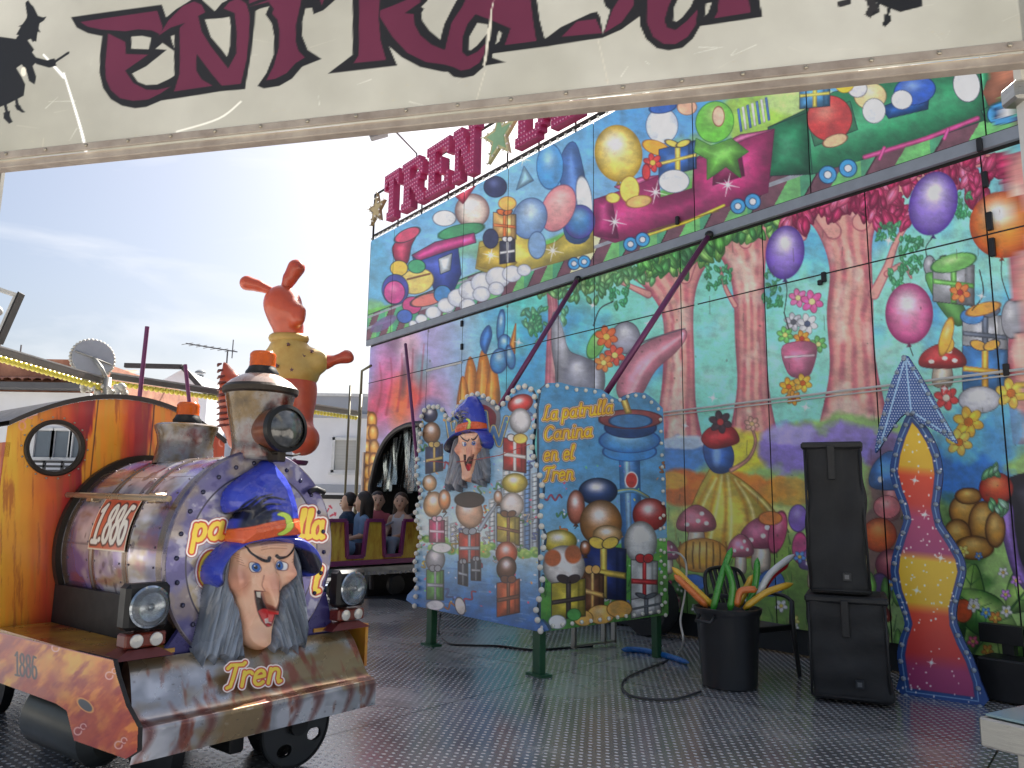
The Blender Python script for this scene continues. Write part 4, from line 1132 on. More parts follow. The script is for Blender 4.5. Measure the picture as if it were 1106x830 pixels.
# small lamps along the top edge
PEARL = mat('pearl_bulb', S(238, 238, 226), .12, 0, scale=3, var=.04, coat=.6)
lamp0 = None
for k in range(60):
    uu = 1.2 + k * 0.16
    if uu >= THI: continue
    q_ = TOP.uv(uu, 6.52, .02)
    if lamp0 is None: lamp0 = MB().ball(q_, .022, 8, 5).build('edge_lamp', PEARL, FAC, True); lq = q_.copy()
    else: share(lamp0, 'edge_lamp', [float(v) for v in (q_ - lq)], FAC)
# end frame by the tunnel: pipes
b = MB()
x0 = WALL.uv(10.72, 0, .1)
b.tube([x0 + np.array([0, 0, -.3]), x0 + np.array([0, 0, 3.45])], .035, 8); b.tube([x0 + wn * .16 + np.array([-.06, 0, -.3]), x0 + wn * .16 + np.array([-.06, 0, 3.6]), ], .022, 8)
b.tube([x0 + np.array([0, 0, 3.45]), x0 + np.array([0, 0, 3.9]), x0 + np.array([-.02, 0, 3.95]) + we * -.4], .025, 8)
b.build('end_pipe', mat('olive_pipe', S(120, 116, 92), .5, .3), FAC, True)
b = MB(); wbox(b, UHI + .005, UHI + .06, -.05, .03, -.3, 2.35); b.build('end_edge', mat('white_edge', S(228, 214, 212), .5), FAC)

# ------------------------------------------------------------------ marquee letters above the facade
MQ = empty('marquee_sign', WALL.uv(9.0, 6.5, .1), 'row of pink bulb letters and stars standing along the top of the facade', 'marquee sign')
LET = {
 'T': ["01111111110", "01111111110", "01101110110", "01001110010", "00001110000", "00001110000", "00001110000", "00001110000", "00001110000", "00001110000", "00011111000", "00011111000"],
 'R': ["11111111000", "11111111100", "01110001110", "01110000110", "01110001110", "01111111100", "01111111000", "01110111000", "01110011100", "01110001110", "11111001111", "11111000111"],
 'E': ["11111111110", "11111111110", "01110000110", "01110000010", "01110010000", "01111110000", "01111110000", "01110010000", "01110000010", "01110000110", "11111111110", "11111111110"],
 'N': ["11110001111", "11111001111", "01111000110", "01111100110", "01111100110", "01101110110", "01101110110", "01100111110", "01100111110", "01100011110", "11110011110", "11110001110"],
 'D': ["11111111000", "11111111100", "01110001110", "01110000111", "01110000111", "01110000111", "01110000111", "01110000111", "01110000111", "01110001110", "11111111100", "11111111000"]}
PINK = mat('pink_letter', S(176, 52, 104), .4, scale=8); PINKD = mat('pink_side', S(120, 36, 74), .5)
LED = mat('pink_bulb', S(236, 150, 190), .2, coat=.5)
def marquee(ch, u_left, w, v0, h):
    m_ = LET[ch]; ny = len(m_); nx = len(m_[0]); cw = w / nx; chh = h / ny
    cells = {(i, j) for j in range(ny) for i in range(nx) if m_[j][i] == '1'}
    V = []; F = []; key = {}
    def vt(i, j, k):
        q = (i, j, k)
        if q not in key:
            key[q] = len(V); V.append(WALL.uv(u_left - i * cw, v0 + (ny - j) * chh, .16 if k else .02))
        return key[q]
    for (i, j) in cells:
        F.append((vt(i, j, 1), vt(i, j + 1, 1), vt(i + 1, j + 1, 1), vt(i + 1, j, 1))); F.append((vt(i, j, 0), vt(i + 1, j, 0), vt(i + 1, j + 1, 0), vt(i, j + 1, 0)))
        for (di, dj, a, b_) in ((-1, 0, (0, 0), (0, 1)), (1, 0, (1, 1), (1, 0)), (0, -1, (1, 0), (0, 0)), (0, 1, (0, 1), (1, 1))):
            if (i + di, j + dj) not in cells:
                A = (i + a[0], j + a[1]); B = (i + b_[0], j + b_[1]); F.append((vt(*A, 1), vt(*A, 0), vt(*B, 0), vt(*B, 1)))
    o = link_mesh('letter', V, F, PINK, MQ)
    me = o.data; bm_ = MB(); rgx = random.Random(ord(ch))
    for (i, j) in cells:
        if (i + j) % 2 == 0 or True:
            bm_.ball(WALL.uv(u_left - (i + .5) * cw, v0 + (ny - j - .5) * chh, .165), min(cw, chh) * .26, 6, 4)
    q = bm_.build('bulb', LED, o, True); q['kind'] = 'stuff'
us = [u_of(x, y) for x, y in ((421, 225), (442, 215), (471, 200), (496, 178), (526, 160))]
for ch, (xa, xb, yb) in zip("TREN", ((420, 441, 240), (441, 468, 228), (468, 497, 212), (497, 525, 190))):
    ua, v_ = WALL.to_uv(xa, yb); ub, _ = WALL.to_uv(xb - 2, yb)
    marquee(ch, float(ua), float(ua - ub), 6.66, .92)
for ch, (xa, xb, yb) in zip("DE", ((565, 602, 158), (604, 642, 132))):
    ua, v_ = WALL.to_uv(xa, yb); ub, _ = WALL.to_uv(xb - 3, yb)
    marquee(ch, float(ua), float(ua - ub), 6.66, .92)
def star(u, v, r, col, nm):
    pts = []
    for k in range(10):
        rr = r if k % 2 == 0 else r * .42; a = math.radians(90 + 36 * k)
        pts.append((u + rr * math.cos(a), v + rr * math.sin(a)))
    f = [WALL.uv(p[0], p[1], .12) for p in pts]; bk = [WALL.uv(p[0], p[1], .06) for p in pts]
    s_ = MB().prism(f, bk).build('star', col, MQ)
    for k in range(10):
        a, b_ = pts[k], pts[(k + 1) % 10]
        for t in (0, .5): MB().ball(WALL.uv(a[0] * (1 - t) + b_[0] * t, a[1] * (1 - t) + b_[1] * t, .13), .02, 6, 4).build('bulb', PEARL, s_, True)
    c_ = WALL.uv(u, v, .122)
    rim = [WALL.uv(u + (p[0] - u) * .72, v + (p[1] - v) * .72, .124) for p in pts]; rim2 = [WALL.uv(u + (p[0] - u) * .72, v + (p[1] - v) * .72, .121) for p in pts]
    MB().prism(rim, rim2).build('inner_star', mat('star_' + nm, S(*((196, 176, 130) if nm == 'gold' else (150, 190, 150))), .5), s_)
u_, v_ = WALL.to_uv(412, 228); star(float(u_), float(v_), .34, mat('star_rim_gold', S(150, 128, 90), .5), 'gold')
u_, v_ = WALL.to_uv(545, 150); star(float(u_), float(v_), .45, mat('star_rim_green', S(205, 200, 150), .5), 'green')
b = MB()
FRM = BLACKM
ul = u_of(405, 235); b.tube([WALL.uv(ul, 6.5, .02), WALL.uv(ul, 7.45, .02), WALL.uv(u_of(640, 130), 7.45, -.02)], .022, 6); b.tube([WALL.uv(ul, 6.62, -.02), WALL.uv(2.0, 6.62, -.02)], .03, 6)
for x in (430, 455, 483, 510, 546, 580, 620):
    uu = u_of(x, 200); b.tube([WALL.uv(uu, 6.5, -.03), WALL.uv(uu, 7.3, -.03)], .016, 6)
b.build('letter_frame', FRM, MQ, True)
# lamp arm over the letters
b = MB(); a0 = WALL.hit(450, 205, -.1); a1 = WALL.hit(450, 166, -.1); a2 = WALL.hit(427, 142, .5); b.tube([a0, a1, a2], .018, 6)
b.box(WALL.hit(409, 146, .55), (.34, .2, .09), (np.array([.95, 0, .3]), np.array([0, 1, 0]), np.array([-.3, 0, .95])), .02)
b.build('lamp_arm', mat('lamp_grey', S(140, 142, 146), .5, .4), MQ)

# ================================================================== DISPLAY BOARD (two panels on green legs)
Lc = floor_pt(577, 731)
PA = Plane(Lc, -38.6)                       # front panel, parallel to the facade
corner = PA.hit(584, 683)
PB = Plane(corner, 51.4)                    # return panel towards the facade
B1 = np.array([(447.7, 654.5), (449.6, 631), (447.7, 608), (453.5, 581), (448.5, 554), (455, 533), (449.6, 512), (453, 484), (455.5, 460), (456, 446), (464, 439.5), (477, 442), (484, 453), (491, 446), (498, 435), (513, 426), (530, 433), (539, 441), (546, 433), (552, 427), (557, 420), (565, 417), (574, 421), (579, 437), (577, 460), (575, 485), (581, 508), (586, 527), (583, 562), (588, 581), (583, 608), (586, 631), (579, 660), (584.6, 683)], float)
B2 = np.array([(584.6, 683), (583, 560), (582, 440), (585, 420), (592, 414), (606, 413.5), (622, 418), (636, 419), (650, 421), (660, 428), (668, 432), (676, 427), (686, 424), (697, 425), (706, 431), (716, 441), (719, 520), (722, 664)], float)
DB = empty('display_board', Lc, 'two-panel blue painted board with pearl bulb edges, standing on green legs', 'display board')
BP = paint_mat('board_paint', 0.3, 0, .5, bump=.06, dirt=.06)

def paint_b1(cv):
    cv.air = True
    X, Y = cv.X, cv.Y
    yy = [415, 520, 560, 585, 600, 625, 690]
    cs = [(92, 152, 200), (130, 182, 215), (196, 220, 228), (200, 222, 225), (130, 180, 210), (84, 140, 195), (42, 84, 158)]
    cv.C[:] = np.stack([np.interp(Y - (X - 450) * .1, yy, [c[k] for c in cs]) for k in range(3)], -1) + (fbm(X, Y, 30, 5)[:, None] - .5) * 16
    cv.ell(560, 500, 22, 30, (225, 235, 240), soft=18, a=.7); cv.ell(548, 470, 14, 10, (200, 222, 235), soft=10, a=.5); cv.ell(570, 455, 14, 8, (200, 222, 235), soft=8, a=.4)
    rg = random.Random(1)
    for (x, w, y0, c) in ((536, 6, 520, (150, 175, 195)), (543, 8, 505, (190, 205, 215)), (551, 6, 515, (130, 160, 190)), (558, 8, 522, (200, 210, 216)), (566, 7, 500, (96, 140, 190)), (574, 7, 512, (170, 190, 205)), (528, 7, 540, (190, 205, 210)), (465, 8, 566, (205, 214, 214)), (475, 9, 560, (215, 220, 218)), (486, 7, 566, (196, 208, 210)), (497, 8, 564, (214, 220, 220))):
        cv.poly([(x, y0), (x + w, y0 - 2), (x + w, 595), (x, 592)], c, ol=(150, 165, 178), ow=.3)
        for k in range(int((590 - y0) / 5)):
            cv.stroke([(x + 1, y0 + 4 + k * 5), (x + w - 1, y0 + 3 + k * 5)], .5, [v * .75 for v in c])
    for k in range(40):
        x = rg.uniform(448, 588); cv.ell(x, 588 + (x - 450) * .1 + rg.uniform(-7, 4), 5, 4, rg.choice([(120, 175, 80), (90, 150, 70), (150, 195, 90)]), hi=(190, 215, 120), soft=1.5)
    for k in range(60):
        x = rg.uniform(448, 585); y = rg.uniform(605, 685); cv.stroke([(x, y), (x + rg.uniform(4, 16), y + 1)], .5, rg.choice([(120, 170, 215), (50, 95, 165), (160, 195, 225)]), a=.5, soft=1.5)
    # crest with the letters behind the witch
    cv.poly([(497, 446), (505, 436), (520, 432), (533, 437), (540, 448), (536, 470), (520, 482), (503, 474)], (176, 186, 200), smooth=True, ol=(70, 90, 120)); cv.poly([(501, 448), (508, 440), (520, 437), (530, 441), (536, 450), (532, 468), (520, 476), (507, 470)], (170, 62, 66), smooth=True)
    OUT = [(3.6, (38, 60, 100)), (3.0, (214, 190, 90)), (2.0, (70, 120, 175))]
    cv.layers([[(489, 486), (484, 455)], [(484, 455), (492, 451), (496, 456), (494, 465), (487, 470)]], OUT)
    cv.layers([[(524, 446), (528, 482), (533, 462), (539, 480), (547, 452)]], OUT)
    cv.layers([[(502, 480), (509, 448), (518, 478)], [(505, 466), (515, 465)]], OUT)
    # balloons and wrapped presents along both sides
    streamers(cv, 5, 455, 580, 450, 660, 34)
    def bl(x, y, rx, ry, c, st=20): cv.balloon(x, y, rx, ry, c, [v * .5 for v in c], rot=((x * 7 + y * 3) % 40) - 20, string=[(x + 2, y + ry + st * .5), (x - 1, y + ry + st)])
    bl(464, 448, 8, 8, (36, 44, 78), 8); bl(466, 468, 9, 11, (150, 104, 66), 10); cv.gift(469, 496, 9, 14, (40, 52, 92), (196, 168, 90)); bl(464, 522, 7, 8, (205, 160, 110), 6)
    bl(468, 545, 10, 13, (226, 170, 110), 12); bl(480, 540, 6, 10, (222, 140, 80), 8); cv.gift(472, 574, 8, 12, (200, 60, 110), (240, 190, 210)); 
    bl(470, 605, 10, 12, (150, 156, 164), 10); cv.ell(477, 592, 10, 5, (220, 226, 222), ol=(80, 110, 90)); cv.gift(470, 632, 9, 16, (96, 172, 70), (150, 156, 164)); cv.ell(470, 654, 9, 5, (225, 228, 230), ol=(100, 110, 120))
    bl(562, 436, 13, 9, (204, 58, 52), 4); bl(562, 455, 11, 13, (226, 228, 230), 8); cv.gift(556, 492, 12, 17, (196, 56, 50), (236, 232, 226)); cv.ell(562, 474, 7, 5, (226, 200, 90), ol=(120, 90, 40))
    bl(556, 522, 13, 10, (216, 196, 66), 4); bl(553, 546, 12, 13, (236, 226, 214), 8); cv.gift(549, 572, 12, 15, (206, 184, 66), (120, 80, 54)); cv.ell(553, 596, 5, 9, (236, 230, 220), ol=(110, 90, 70))
    bl(547, 598, 11, 12, (214, 86, 46), 6); bl(547, 614, 10, 12, (104, 66, 46), 6); cv.gift(549, 646, 12, 18, (224, 104, 56), (110, 70, 50))
    bl(507, 553, 14, 17, (222, 176, 140), 6); cv.ell(507, 540, 15, 8, (48, 38, 36), ol=(20, 16, 16)); cv.gift(507, 592, 11, 16, (196, 62, 46), (150, 160, 170)); cv.gift(500, 620, 5, 12, (40, 46, 62), (150, 160, 170)); cv.gift(514, 616, 5, 11, (40, 46, 62), (150, 160, 170)); cv.ell(497, 655, 5, 9, (226, 222, 210), rot=-14, ol=(50, 50, 60))
    cv.stroke([(518, 572), (528, 556), (536, 545)], 2.6, (150, 165, 178), w2=1.8); bl(538, 537, 4, 6, (226, 176, 140), 3)

def paint_b2(cv):
    cv.air = True
    X, Y = cv.X, cv.Y
    yy = [410, 520, 580, 700]
    cs = [(74, 138, 186), (88, 150, 200), (120, 176, 214), (120, 176, 214)]
    cv.C[:] = np.stack([np.interp(Y, yy, [c[k] for c in cs]) for k in range(3)], -1) + (fbm(X, Y, 30, 15)[:, None] - .5) * 14
    h = np.interp(X, [580, 600, 630, 660, 690, 725], [632, 604, 592, 588, 583, 580])
    a = np.clip((Y - h) / 2, 0, 1); n = fbm(X, Y, 22, 8)
    i = np.nonzero(a > 0)[0]
    cc = np.array((70, 150, 66.)) * (1 - n[i, None]) + np.array((120, 190, 84.)) * n[i, None]; cc *= np.interp(Y[i], [585, 690], [1.08, .72])[:, None]
    cv.C[i] = cv.C[i] * (1 - a[i, None]) + cc * a[i, None]
    rg = random.Random(3)
    for k in range(90):
        x = rg.uniform(584, 720); y = rg.uniform(610, 680); cv.stroke([(x, y), (x + 2, y - rg.uniform(4, 12))], .8, rg.choice([(48, 120, 50), (130, 196, 84), (40, 100, 45)]), w2=.2, a=.6)
    # plain round-headed water tower
    cv.poly([(669, 486), (690, 484), (693, 590), (672, 592)], (70, 128, 200), ol=(36, 66, 120)); cv.poly([(673, 486), (680, 486), (683, 590), (677, 591)], (150, 190, 228), a=.8)
    cv.ell(680, 488, 28, 10, (66, 132, 200), ol=(30, 60, 120), hi=(150, 196, 232)); cv.ell(680, 476, 32, 13, (86, 156, 214), ol=(30, 60, 120), hi=(170, 212, 240), dk=(50, 104, 176)); cv.ell(681, 462, 27, 11, (34, 60, 110), ol=(20, 36, 80), hi=(90, 140, 196)); cv.ell(681, 453, 33, 10, (134, 62, 66), ol=(70, 28, 34), hi=(190, 110, 106)); cv.ell(681, 455, 22, 7, (66, 120, 176), ol=(30, 50, 100))
    cv.poly([(670, 430), (675, 426), (682, 446), (676, 447)], (224, 190, 96), ol=(120, 90, 40)); cv.ell(673, 429, 4, 3, (70, 130, 190), ol=(30, 50, 100)); cv.ell(682, 519, 6, 8, (206, 60, 56), ol=(230, 230, 230), ow=1.2); cv.stroke([(664, 532), (684, 530), (700, 538)], 3.2, (84, 140, 186), smooth=True, w2=2.2); cv.stroke([(664, 531), (684, 529), (700, 537)], .8, (196, 206, 130), smooth=True)
    def bl(x, y, rx, ry, c, st=20): cv.balloon(x, y, rx, ry, c, [v * .5 for v in c], string=[(x + 2, y + ry + st * .5), (x - 1, y + ry + st)])
    streamers(cv, 8, 600, 714, 500, 660, 16)
    # presents and balloons standing on the meadow
    bl(702, 556, 18, 17, (184, 46, 50), 6); bl(692, 586, 17, 22, (226, 230, 234), 8); cv.gift(696, 628, 14, 22, (226, 230, 234), (196, 46, 52)); cv.gift(698, 655, 16, 10, (230, 232, 234), (90, 96, 104))
    bl(646, 531, 20, 14, (34, 56, 108), 4); bl(622, 548, 9, 17, (190, 104, 84), 6); bl(649, 565, 22, 24, (170, 112, 60), 8); bl(656, 578, 15, 10, (222, 174, 110), 3); cv.gift(652, 618, 24, 28, (34, 50, 118), (212, 184, 80)); cv.gift(640, 640, 12, 22, (104, 62, 42), (224, 172, 96)); cv.ell(649, 664, 14, 10, (222, 168, 84), ol=(110, 74, 34), hi=(240, 204, 140)); cv.ell(669, 658, 13, 9, (216, 162, 80), ol=(110, 74, 34)); cv.ell(630, 668, 10, 8, (222, 168, 84), ol=(110, 74, 34))
    bl(604, 585, 18, 12, (208, 188, 66), 3); bl(609, 612, 22, 22, (232, 226, 222), 4); cv.ell(597, 603, 9, 9, (176, 96, 62), soft=2); cv.ell(619, 599, 9, 10, (176, 96, 62), soft=2); bl(632, 592, 5, 7, (166, 92, 56), 3); cv.gift(614, 648, 18, 20, (204, 186, 66), (60, 50, 50)); cv.ell(602, 672, 9, 7, (232, 234, 236), ol=(110, 120, 130)); cv.ell(620, 664, 7, 6, (80, 160, 76), ol=(30, 90, 40))
    ly = [(3.0, (84, 60, 60)), (2.5, (246, 236, 216)), (1.75, (130, 50, 30)), (1.15, (244, 186, 44))]
    for t, x, y, r, hx in (('La', 586.5, 454, .04, 7.4), ('patrulla', 607, 452, .10, 7.8), ('Canina', 587, 476, .08, 8.6), ('en el', 587, 498, .06, 7.6), ('Tren', 586.5, 520, .06, 8.3)):
        cv.layers(script(t, x, y, 9.4, rise=r, hx=hx, sp=.12, slant=.18), ly)

def streamers(cv, seed, x0, x1, y0, y1, n):
    rg = random.Random(seed); cols = [(236, 90, 120), (250, 214, 80), (110, 200, 120), (120, 150, 235), (245, 150, 70), (240, 240, 246)]
    for k in range(n):
        x = rg.uniform(x0, x1); y = rg.uniform(y0, y1); c = rg.choice(cols); a = rg.uniform(0, 6.28); L = rg.uniform(10, 22); pts = []
        for j in range(9): t = j / 8; pts.append((x + math.cos(a) * L * t + 3 * math.sin(t * 12) * -math.sin(a), y + math.sin(a) * L * t + 3 * math.sin(t * 12) * math.cos(a)))
        cv.stroke(pts, .9, [v * .5 for v in c], smooth=True); cv.stroke(pts, .55, c, smooth=True)
    for k in range(n * 5):
        x = rg.uniform(x0, x1); y = rg.uniform(y0, y1); cv.ell(x, y, rg.uniform(.7, 1.6), rg.uniform(.5, 1.1), rg.choice(cols), rot=rg.uniform(0, 180))
def board(name, plane, outl, painter, off=.004, step=.45):
    xs = np.arange(outl[:, 0].min() - 1, outl[:, 0].max() + 1, step); ys = np.arange(outl[:, 1].min() - 1, outl[:, 1].max() + 1, step)
    X, Y = np.meshgrid(xs, ys); mk = poly_sd(X, Y, outl) < 0.3
    cv = Canvas(X, Y, (100, 150, 200)); painter(cv)
    o = grid_mesh(name, plane.hit(X, Y, off), cv.out(), BP, DB, mk)
    prism_px(plane, outl, 0.0, .03, 'backing', mat('board_edge', S(70, 96, 120), .5), o)
    return o
bd1 = board('front_panel', PA, catmull(B1, True, 4)[:-3], paint_b1)
bd2 = board('side_panel', PB, B2, paint_b2)
def bulbs(plane, line, spacing_m, r, parent, m, off=.03, jit=0.0, inset=0.0, name='bulb'):
    W = plane.hit(line[:, 0], line[:, 1], off); d = np.concatenate([[0], np.cumsum(np.linalg.norm(np.diff(W, axis=0), axis=1))])
    n = int(d[-1] / spacing_m); rgx = random.Random(9); proto = None
    for k in range(n + 1):
        s_ = min(k * spacing_m, d[-1]); p_ = np.array([np.interp(s_, d, W[:, q]) for q in range(3)])
        if jit: p_ = p_ + plane.e * rgx.uniform(-jit, jit) + np.array([0, 0, rgx.uniform(-jit, jit)])
        if proto is None:
            mb_ = MB().ball((0, 0, 0), r, 10, 7); V = mb_.V[0]
            proto = link_mesh(name, V + WL[parent.name], mb_.F, m, parent, True); proto.location = [float(a) for a in p_ - WL[parent.name]]
        else:
            share(proto, name, [float(a) for a in p_ - WL[parent.name]], parent)
c1 = catmull(B1, False, 5)
nb = len(c1)
bulbs(PA, c1, .088, .026, bd1, PEARL, jit=.006)
inner = []
bulbs(PB, B2[3:] + np.array([-3, 3]) * 1.0, .115, .019, bd2, PEARL, off=.018)
bulbs(PB, np.array([(586, 678), (652, 669), (718, 660)], float), .11, .019, bd2, PEARL, off=.018)
bulbs(PB, np.array([(713, 560), (715, 655)], float), .1, .017, bd2, PEARL, off=.018)
GREEN = mat('green_leg', S(38, 92, 58), .42, scale=6)
for (x, y, yt) in ((461, 698, 640), (577, 731, 660)):
    f_ = floor_pt(x, y); t = f_.copy(); t[2] = .62
    b = MB(); b.box(f_ - PA.n * .05 + np.array([0, 0, .31]), (.095, .07, .62), (PA.e, PA.n, np.array([0, 0, 1])), .006); b.box(f_ - PA.n * .05 + np.array([0, 0, .01]), (.2, .12, .02), (PA.e, PA.n, np.array([0, 0, 1.]))); b.build('leg', GREEN, DB)
f_ = PB.hit(714, 664); f_[2] = 0; b = MB(); b.box(f_ - PB.n * .06 + np.array([0, 0, .22]), (.07, .07, .44), (PB.e, PB.n, np.array([0, 0, 1])), .005); b.build('leg', GREEN, DB)
# thin ribbon cord strung across the front panel
b = MB(); b.tube([PA.hit(x, y, .05 if 500 > x or x > 530 else .1) for x, y in ((462, 498), (485, 500), (512, 497), (540, 492), (572, 480))], .004, 5); b.build('cord', mat('red_cord', S(190, 90, 90), .6), DB)

# ------------------------------------------------------------------ the witch relief (three painted, modelled pieces)
HAT = [(297, 497), (306, 506), (314, 516), (321, 532), (326, 552), (328, 567), (327, 581), (300, 585), (262, 592), (256, 586), (257, 575), (261, 562), (266, 552), (256, 556), (251, 545), (255, 529), (271, 515), (286, 505)]
BRIM = [(230, 628), (231, 612), (243, 596), (258, 585), (280, 579), (305, 577), (325, 579), (340, 588), (348, 603), (347, 616), (339, 624), (334, 610), (325, 592), (300, 586), (275, 589), (262, 595), (250, 604), (244, 618), (240, 636)]
FACE = [(258, 600), (262, 590), (290, 584), (322, 583), (325, 598), (324, 610), (325, 622), (318, 632), (311, 638), (308, 655), (304, 670), (300, 686), (297, 698), (288, 704), (278, 702), (270, 694), (268, 676), (263, 655), (261, 645), (254, 634), (253, 620), (257, 608)]
HL = [(260, 592), (247, 602), (238, 618), (231, 640), (228, 664), (222, 690), (219, 708), (223, 726), (230, 712), (236, 724), (243, 712), (250, 722), (258, 728), (262, 714), (272, 718), (270, 700), (268, 672), (261, 648), (254, 632), (256, 610)]
HR = [(320, 584), (330, 600), (334, 620), (338, 650), (340, 680), (336, 706), (330, 700), (328, 716), (320, 702), (316, 712), (308, 704), (302, 708), (297, 700), (302, 680), (308, 652), (312, 638), (324, 622), (325, 600)]
def witch(parent, place, wname, mpu, step, relief_mat, edge):
    """place(x, y, h) -> world point; x, y in the drawing units of the relief, h in drawing units of height"""
    root = None
    def piece(nm, outl, hf, painter, par):
        outl = np.array(outl, float)
        cl = catmull(outl, True, 4)
        xs = np.arange(cl[:, 0].min() - step, cl[:, 0].max() + 2 * step, step); ys = np.arange(cl[:, 1].min() - step, cl[:, 1].max() + 2 * step, step)
        X, Y = np.meshgrid(xs, ys); sd = poly_sd(X, Y, cl)
        Hh = hf(X, Y, sd) * np.sqrt(np.clip(-sd / 5.0, 0, 1))
        cv = Canvas(X, Y, (200, 150, 120)); painter(cv)
        P = place(X, Y, np.where(sd < 0, Hh, -10.0 * np.clip(sd / step / 1.5, 0, 1)))
        return grid_mesh(nm, P, cv.out(), relief_mat, par, sd < step * 1.6, True)
    bump = lambda X, Y, x, y, rx, ry, h, rot=0: h * np.exp(-((((X - x) * math.cos(rot) + (Y - y) * math.sin(rot)) / rx) ** 2 + ((-(X - x) * math.sin(rot) + (Y - y) * math.cos(rot)) / ry) ** 2))
    def facep(cv):
        cv.C[:] = (232, 172, 138); X, Y = cv.X, cv.Y
        cv.C += (fbm(X, Y, 16, 4)[:, None] - .5) * 22
        cv.ell(262, 629, 10, 12, (206, 128, 104), soft=10, a=.55); cv.ell(322, 622, 7, 12, (206, 128, 104), soft=8, a=.55); cv.ell(297, 632, 8, 10, (204, 126, 102), soft=8, a=.5)
        for k, y in enumerate((586.5, 589.5, 592.5)): cv.stroke([(284, y + 2), (296, y), (312, y + .5)], .35, (140, 84, 66), smooth=True, w2=.2, a=.8)
        for k in range(5): cv.stroke([(262 + k * 1.5, 600 + k * 3), (256 + k * 1.5, 596 + k * 3.5)], .3, (140, 84, 66), a=.8); cv.stroke([(322 - k, 596 + k * 3), (326 - k, 593 + k * 3)], .3, (140, 84, 66), a=.8)
        for (x, y, f_) in ((279.5, 613, 1), (307.5, 611, -1)):
            cv.poly([(x - 6.5 * 1, y - 2 * f_ - 1), (x - 4, y + 4.6), (x + 4, y + 5), (x + 6, y + 1 * f_), (x + 2, y - 3.5), (x - 4, y - 5)], (238, 240, 244), smooth=True, ol=(110, 60, 50), ow=.8)
            cv.ell(x + 1.5 * f_, y + .5, 3.9, 4.3, (44, 92, 170), ol=(20, 40, 90), ow=.5); cv.ell(x + 1.5 * f_, y + .5, 1.9, 2.1, (10, 12, 20)); cv.ell(x + 1.5 * f_ - 1, y - 1, .8, .8, (250, 250, 250))
        cv.stroke([(268.5, 590.5), (273, 597), (282, 603.5), (291, 606.5), (294, 603)], .9, (18, 14, 18), smooth=True, w2=1.9); cv.stroke([(322.5, 585.5), (319, 594), (312, 601.5), (305, 603), (302, 601)], .9, (18, 14, 18), smooth=True, w2=1.9)
        cv.poly([(278.5, 639), (279.5, 650), (282, 661), (286, 671), (291, 677), (296, 676), (300, 666), (303.5, 652), (306, 638.5), (301, 645), (296, 659), (291, 652), (287, 640)], (26, 14, 16), ol=(130, 70, 56), ow=1.1)
        cv.poly([(284, 664), (290, 659), (297, 660), (300, 662), (296, 675), (291, 676.5)], (206, 44, 46), smooth=True, ol=(110, 16, 20), ow=.4)
        cv.poly([(283, 640), (288, 640), (288, 647), (284, 646)], (236, 230, 216)); cv.poly([(292, 670), (296, 668.5), (296.5, 674), (292.5, 675.5)], (236, 230, 216))
        cv.stroke([(288, 622), (286, 632), (289, 640), (293, 655), (297, 661), (300, 656), (303, 640), (304, 628)], .5, (150, 92, 74), smooth=True, a=.8)
    def faceh(X, Y, sd):
        H = 9 + bump(X, Y, 261, 628, 8, 10, 7) + bump(X, Y, 320, 620, 7, 10, 6) + bump(X, Y, 290, 590, 30, 8, 3) + bump(X, Y, 286, 694, 12, 12, 6) + bump(X, Y, 283, 604, 12, 2.5, 2.5, .35) + bump(X, Y, 311, 600, 9, 2.5, 2.5, -.6)
        nose = np.clip((Y - 600) / 50, 0, 1) * 9; w = np.interp(Y, [598, 612, 628, 640, 655, 663], [2.5, 4, 8.5, 6.5, 4, 1.2]); cx = np.interp(Y, [600, 630, 662], [295, 296, 298])
        H = H + nose * np.exp(-((X - cx) / w) ** 4) * (Y < 664) * (Y > 598)
        mouth = (poly_sd(X, Y, np.array([(279, 640), (282, 661), (291, 676), (296, 675), (303, 652), (306, 640)])) < 0) & (np.abs(X - cx) > w * .9)
        return np.where(mouth, H - 5, H) - bump(X, Y, 279, 613, 6, 5, 3) - bump(X, Y, 308, 611, 5, 5, 3)
    def hairp(cv):
        X, Y = cv.X, cv.Y; Q = X + np.where(X < 290, 1, -1) * (Y - 590) * .28; n = fbm(Q * 4, Y * .25, 9, 2); n2 = fbm(Q * 2.2, Y * .2, 12, 8); n = n * .6 + n2 * .5
        cv.C[:] = np.array((84, 92, 104.)) + (n[:, None] - .5) * np.array((150, 156, 166.))
    def hairh(X, Y, sd):
        Q = X + np.where(X < 290, 1, -1) * (Y - 590) * .28
        return 8 + 7 * (fbm(Q * 2.2, Y * .2, 12, 8) - .5) + 3 * (fbm(Q * 4, Y * .25, 9, 2) - .5) + np.clip((Y - 650) / 70, 0, 1) * 3
    def hatp(cv):
        X, Y = cv.X, cv.Y; n = fbm(X, Y, 26, 6)
        cv.C[:] = np.array((36, 50, 168.)) + (n[:, None] - .5) * 46
        cv.poly([(262, 566), (258, 584), (264, 590), (280, 588), (284, 572), (290, 558), (284, 548), (274, 546), (268, 552)], (14, 16, 34), smooth=True, soft=3)
        for (a_, b_, c_) in (((262, 558), (274, 540), (290, 534)), ((268, 562), (282, 546), (300, 545)), ((270, 552), (286, 538), (304, 540)), ((276, 566), (292, 552), (308, 556)), ((256, 556), (262, 546), (274, 536))): cv.stroke([a_, b_, c_], 2.6, (10, 12, 28), smooth=True, w2=.4, soft=1.5)
        cv.poly([(256, 574), (270, 569), (290, 564), (310, 561), (327, 562), (328, 576), (300, 579), (275, 584), (256, 589)], (214, 82, 34), smooth=True, ol=(110, 36, 20))
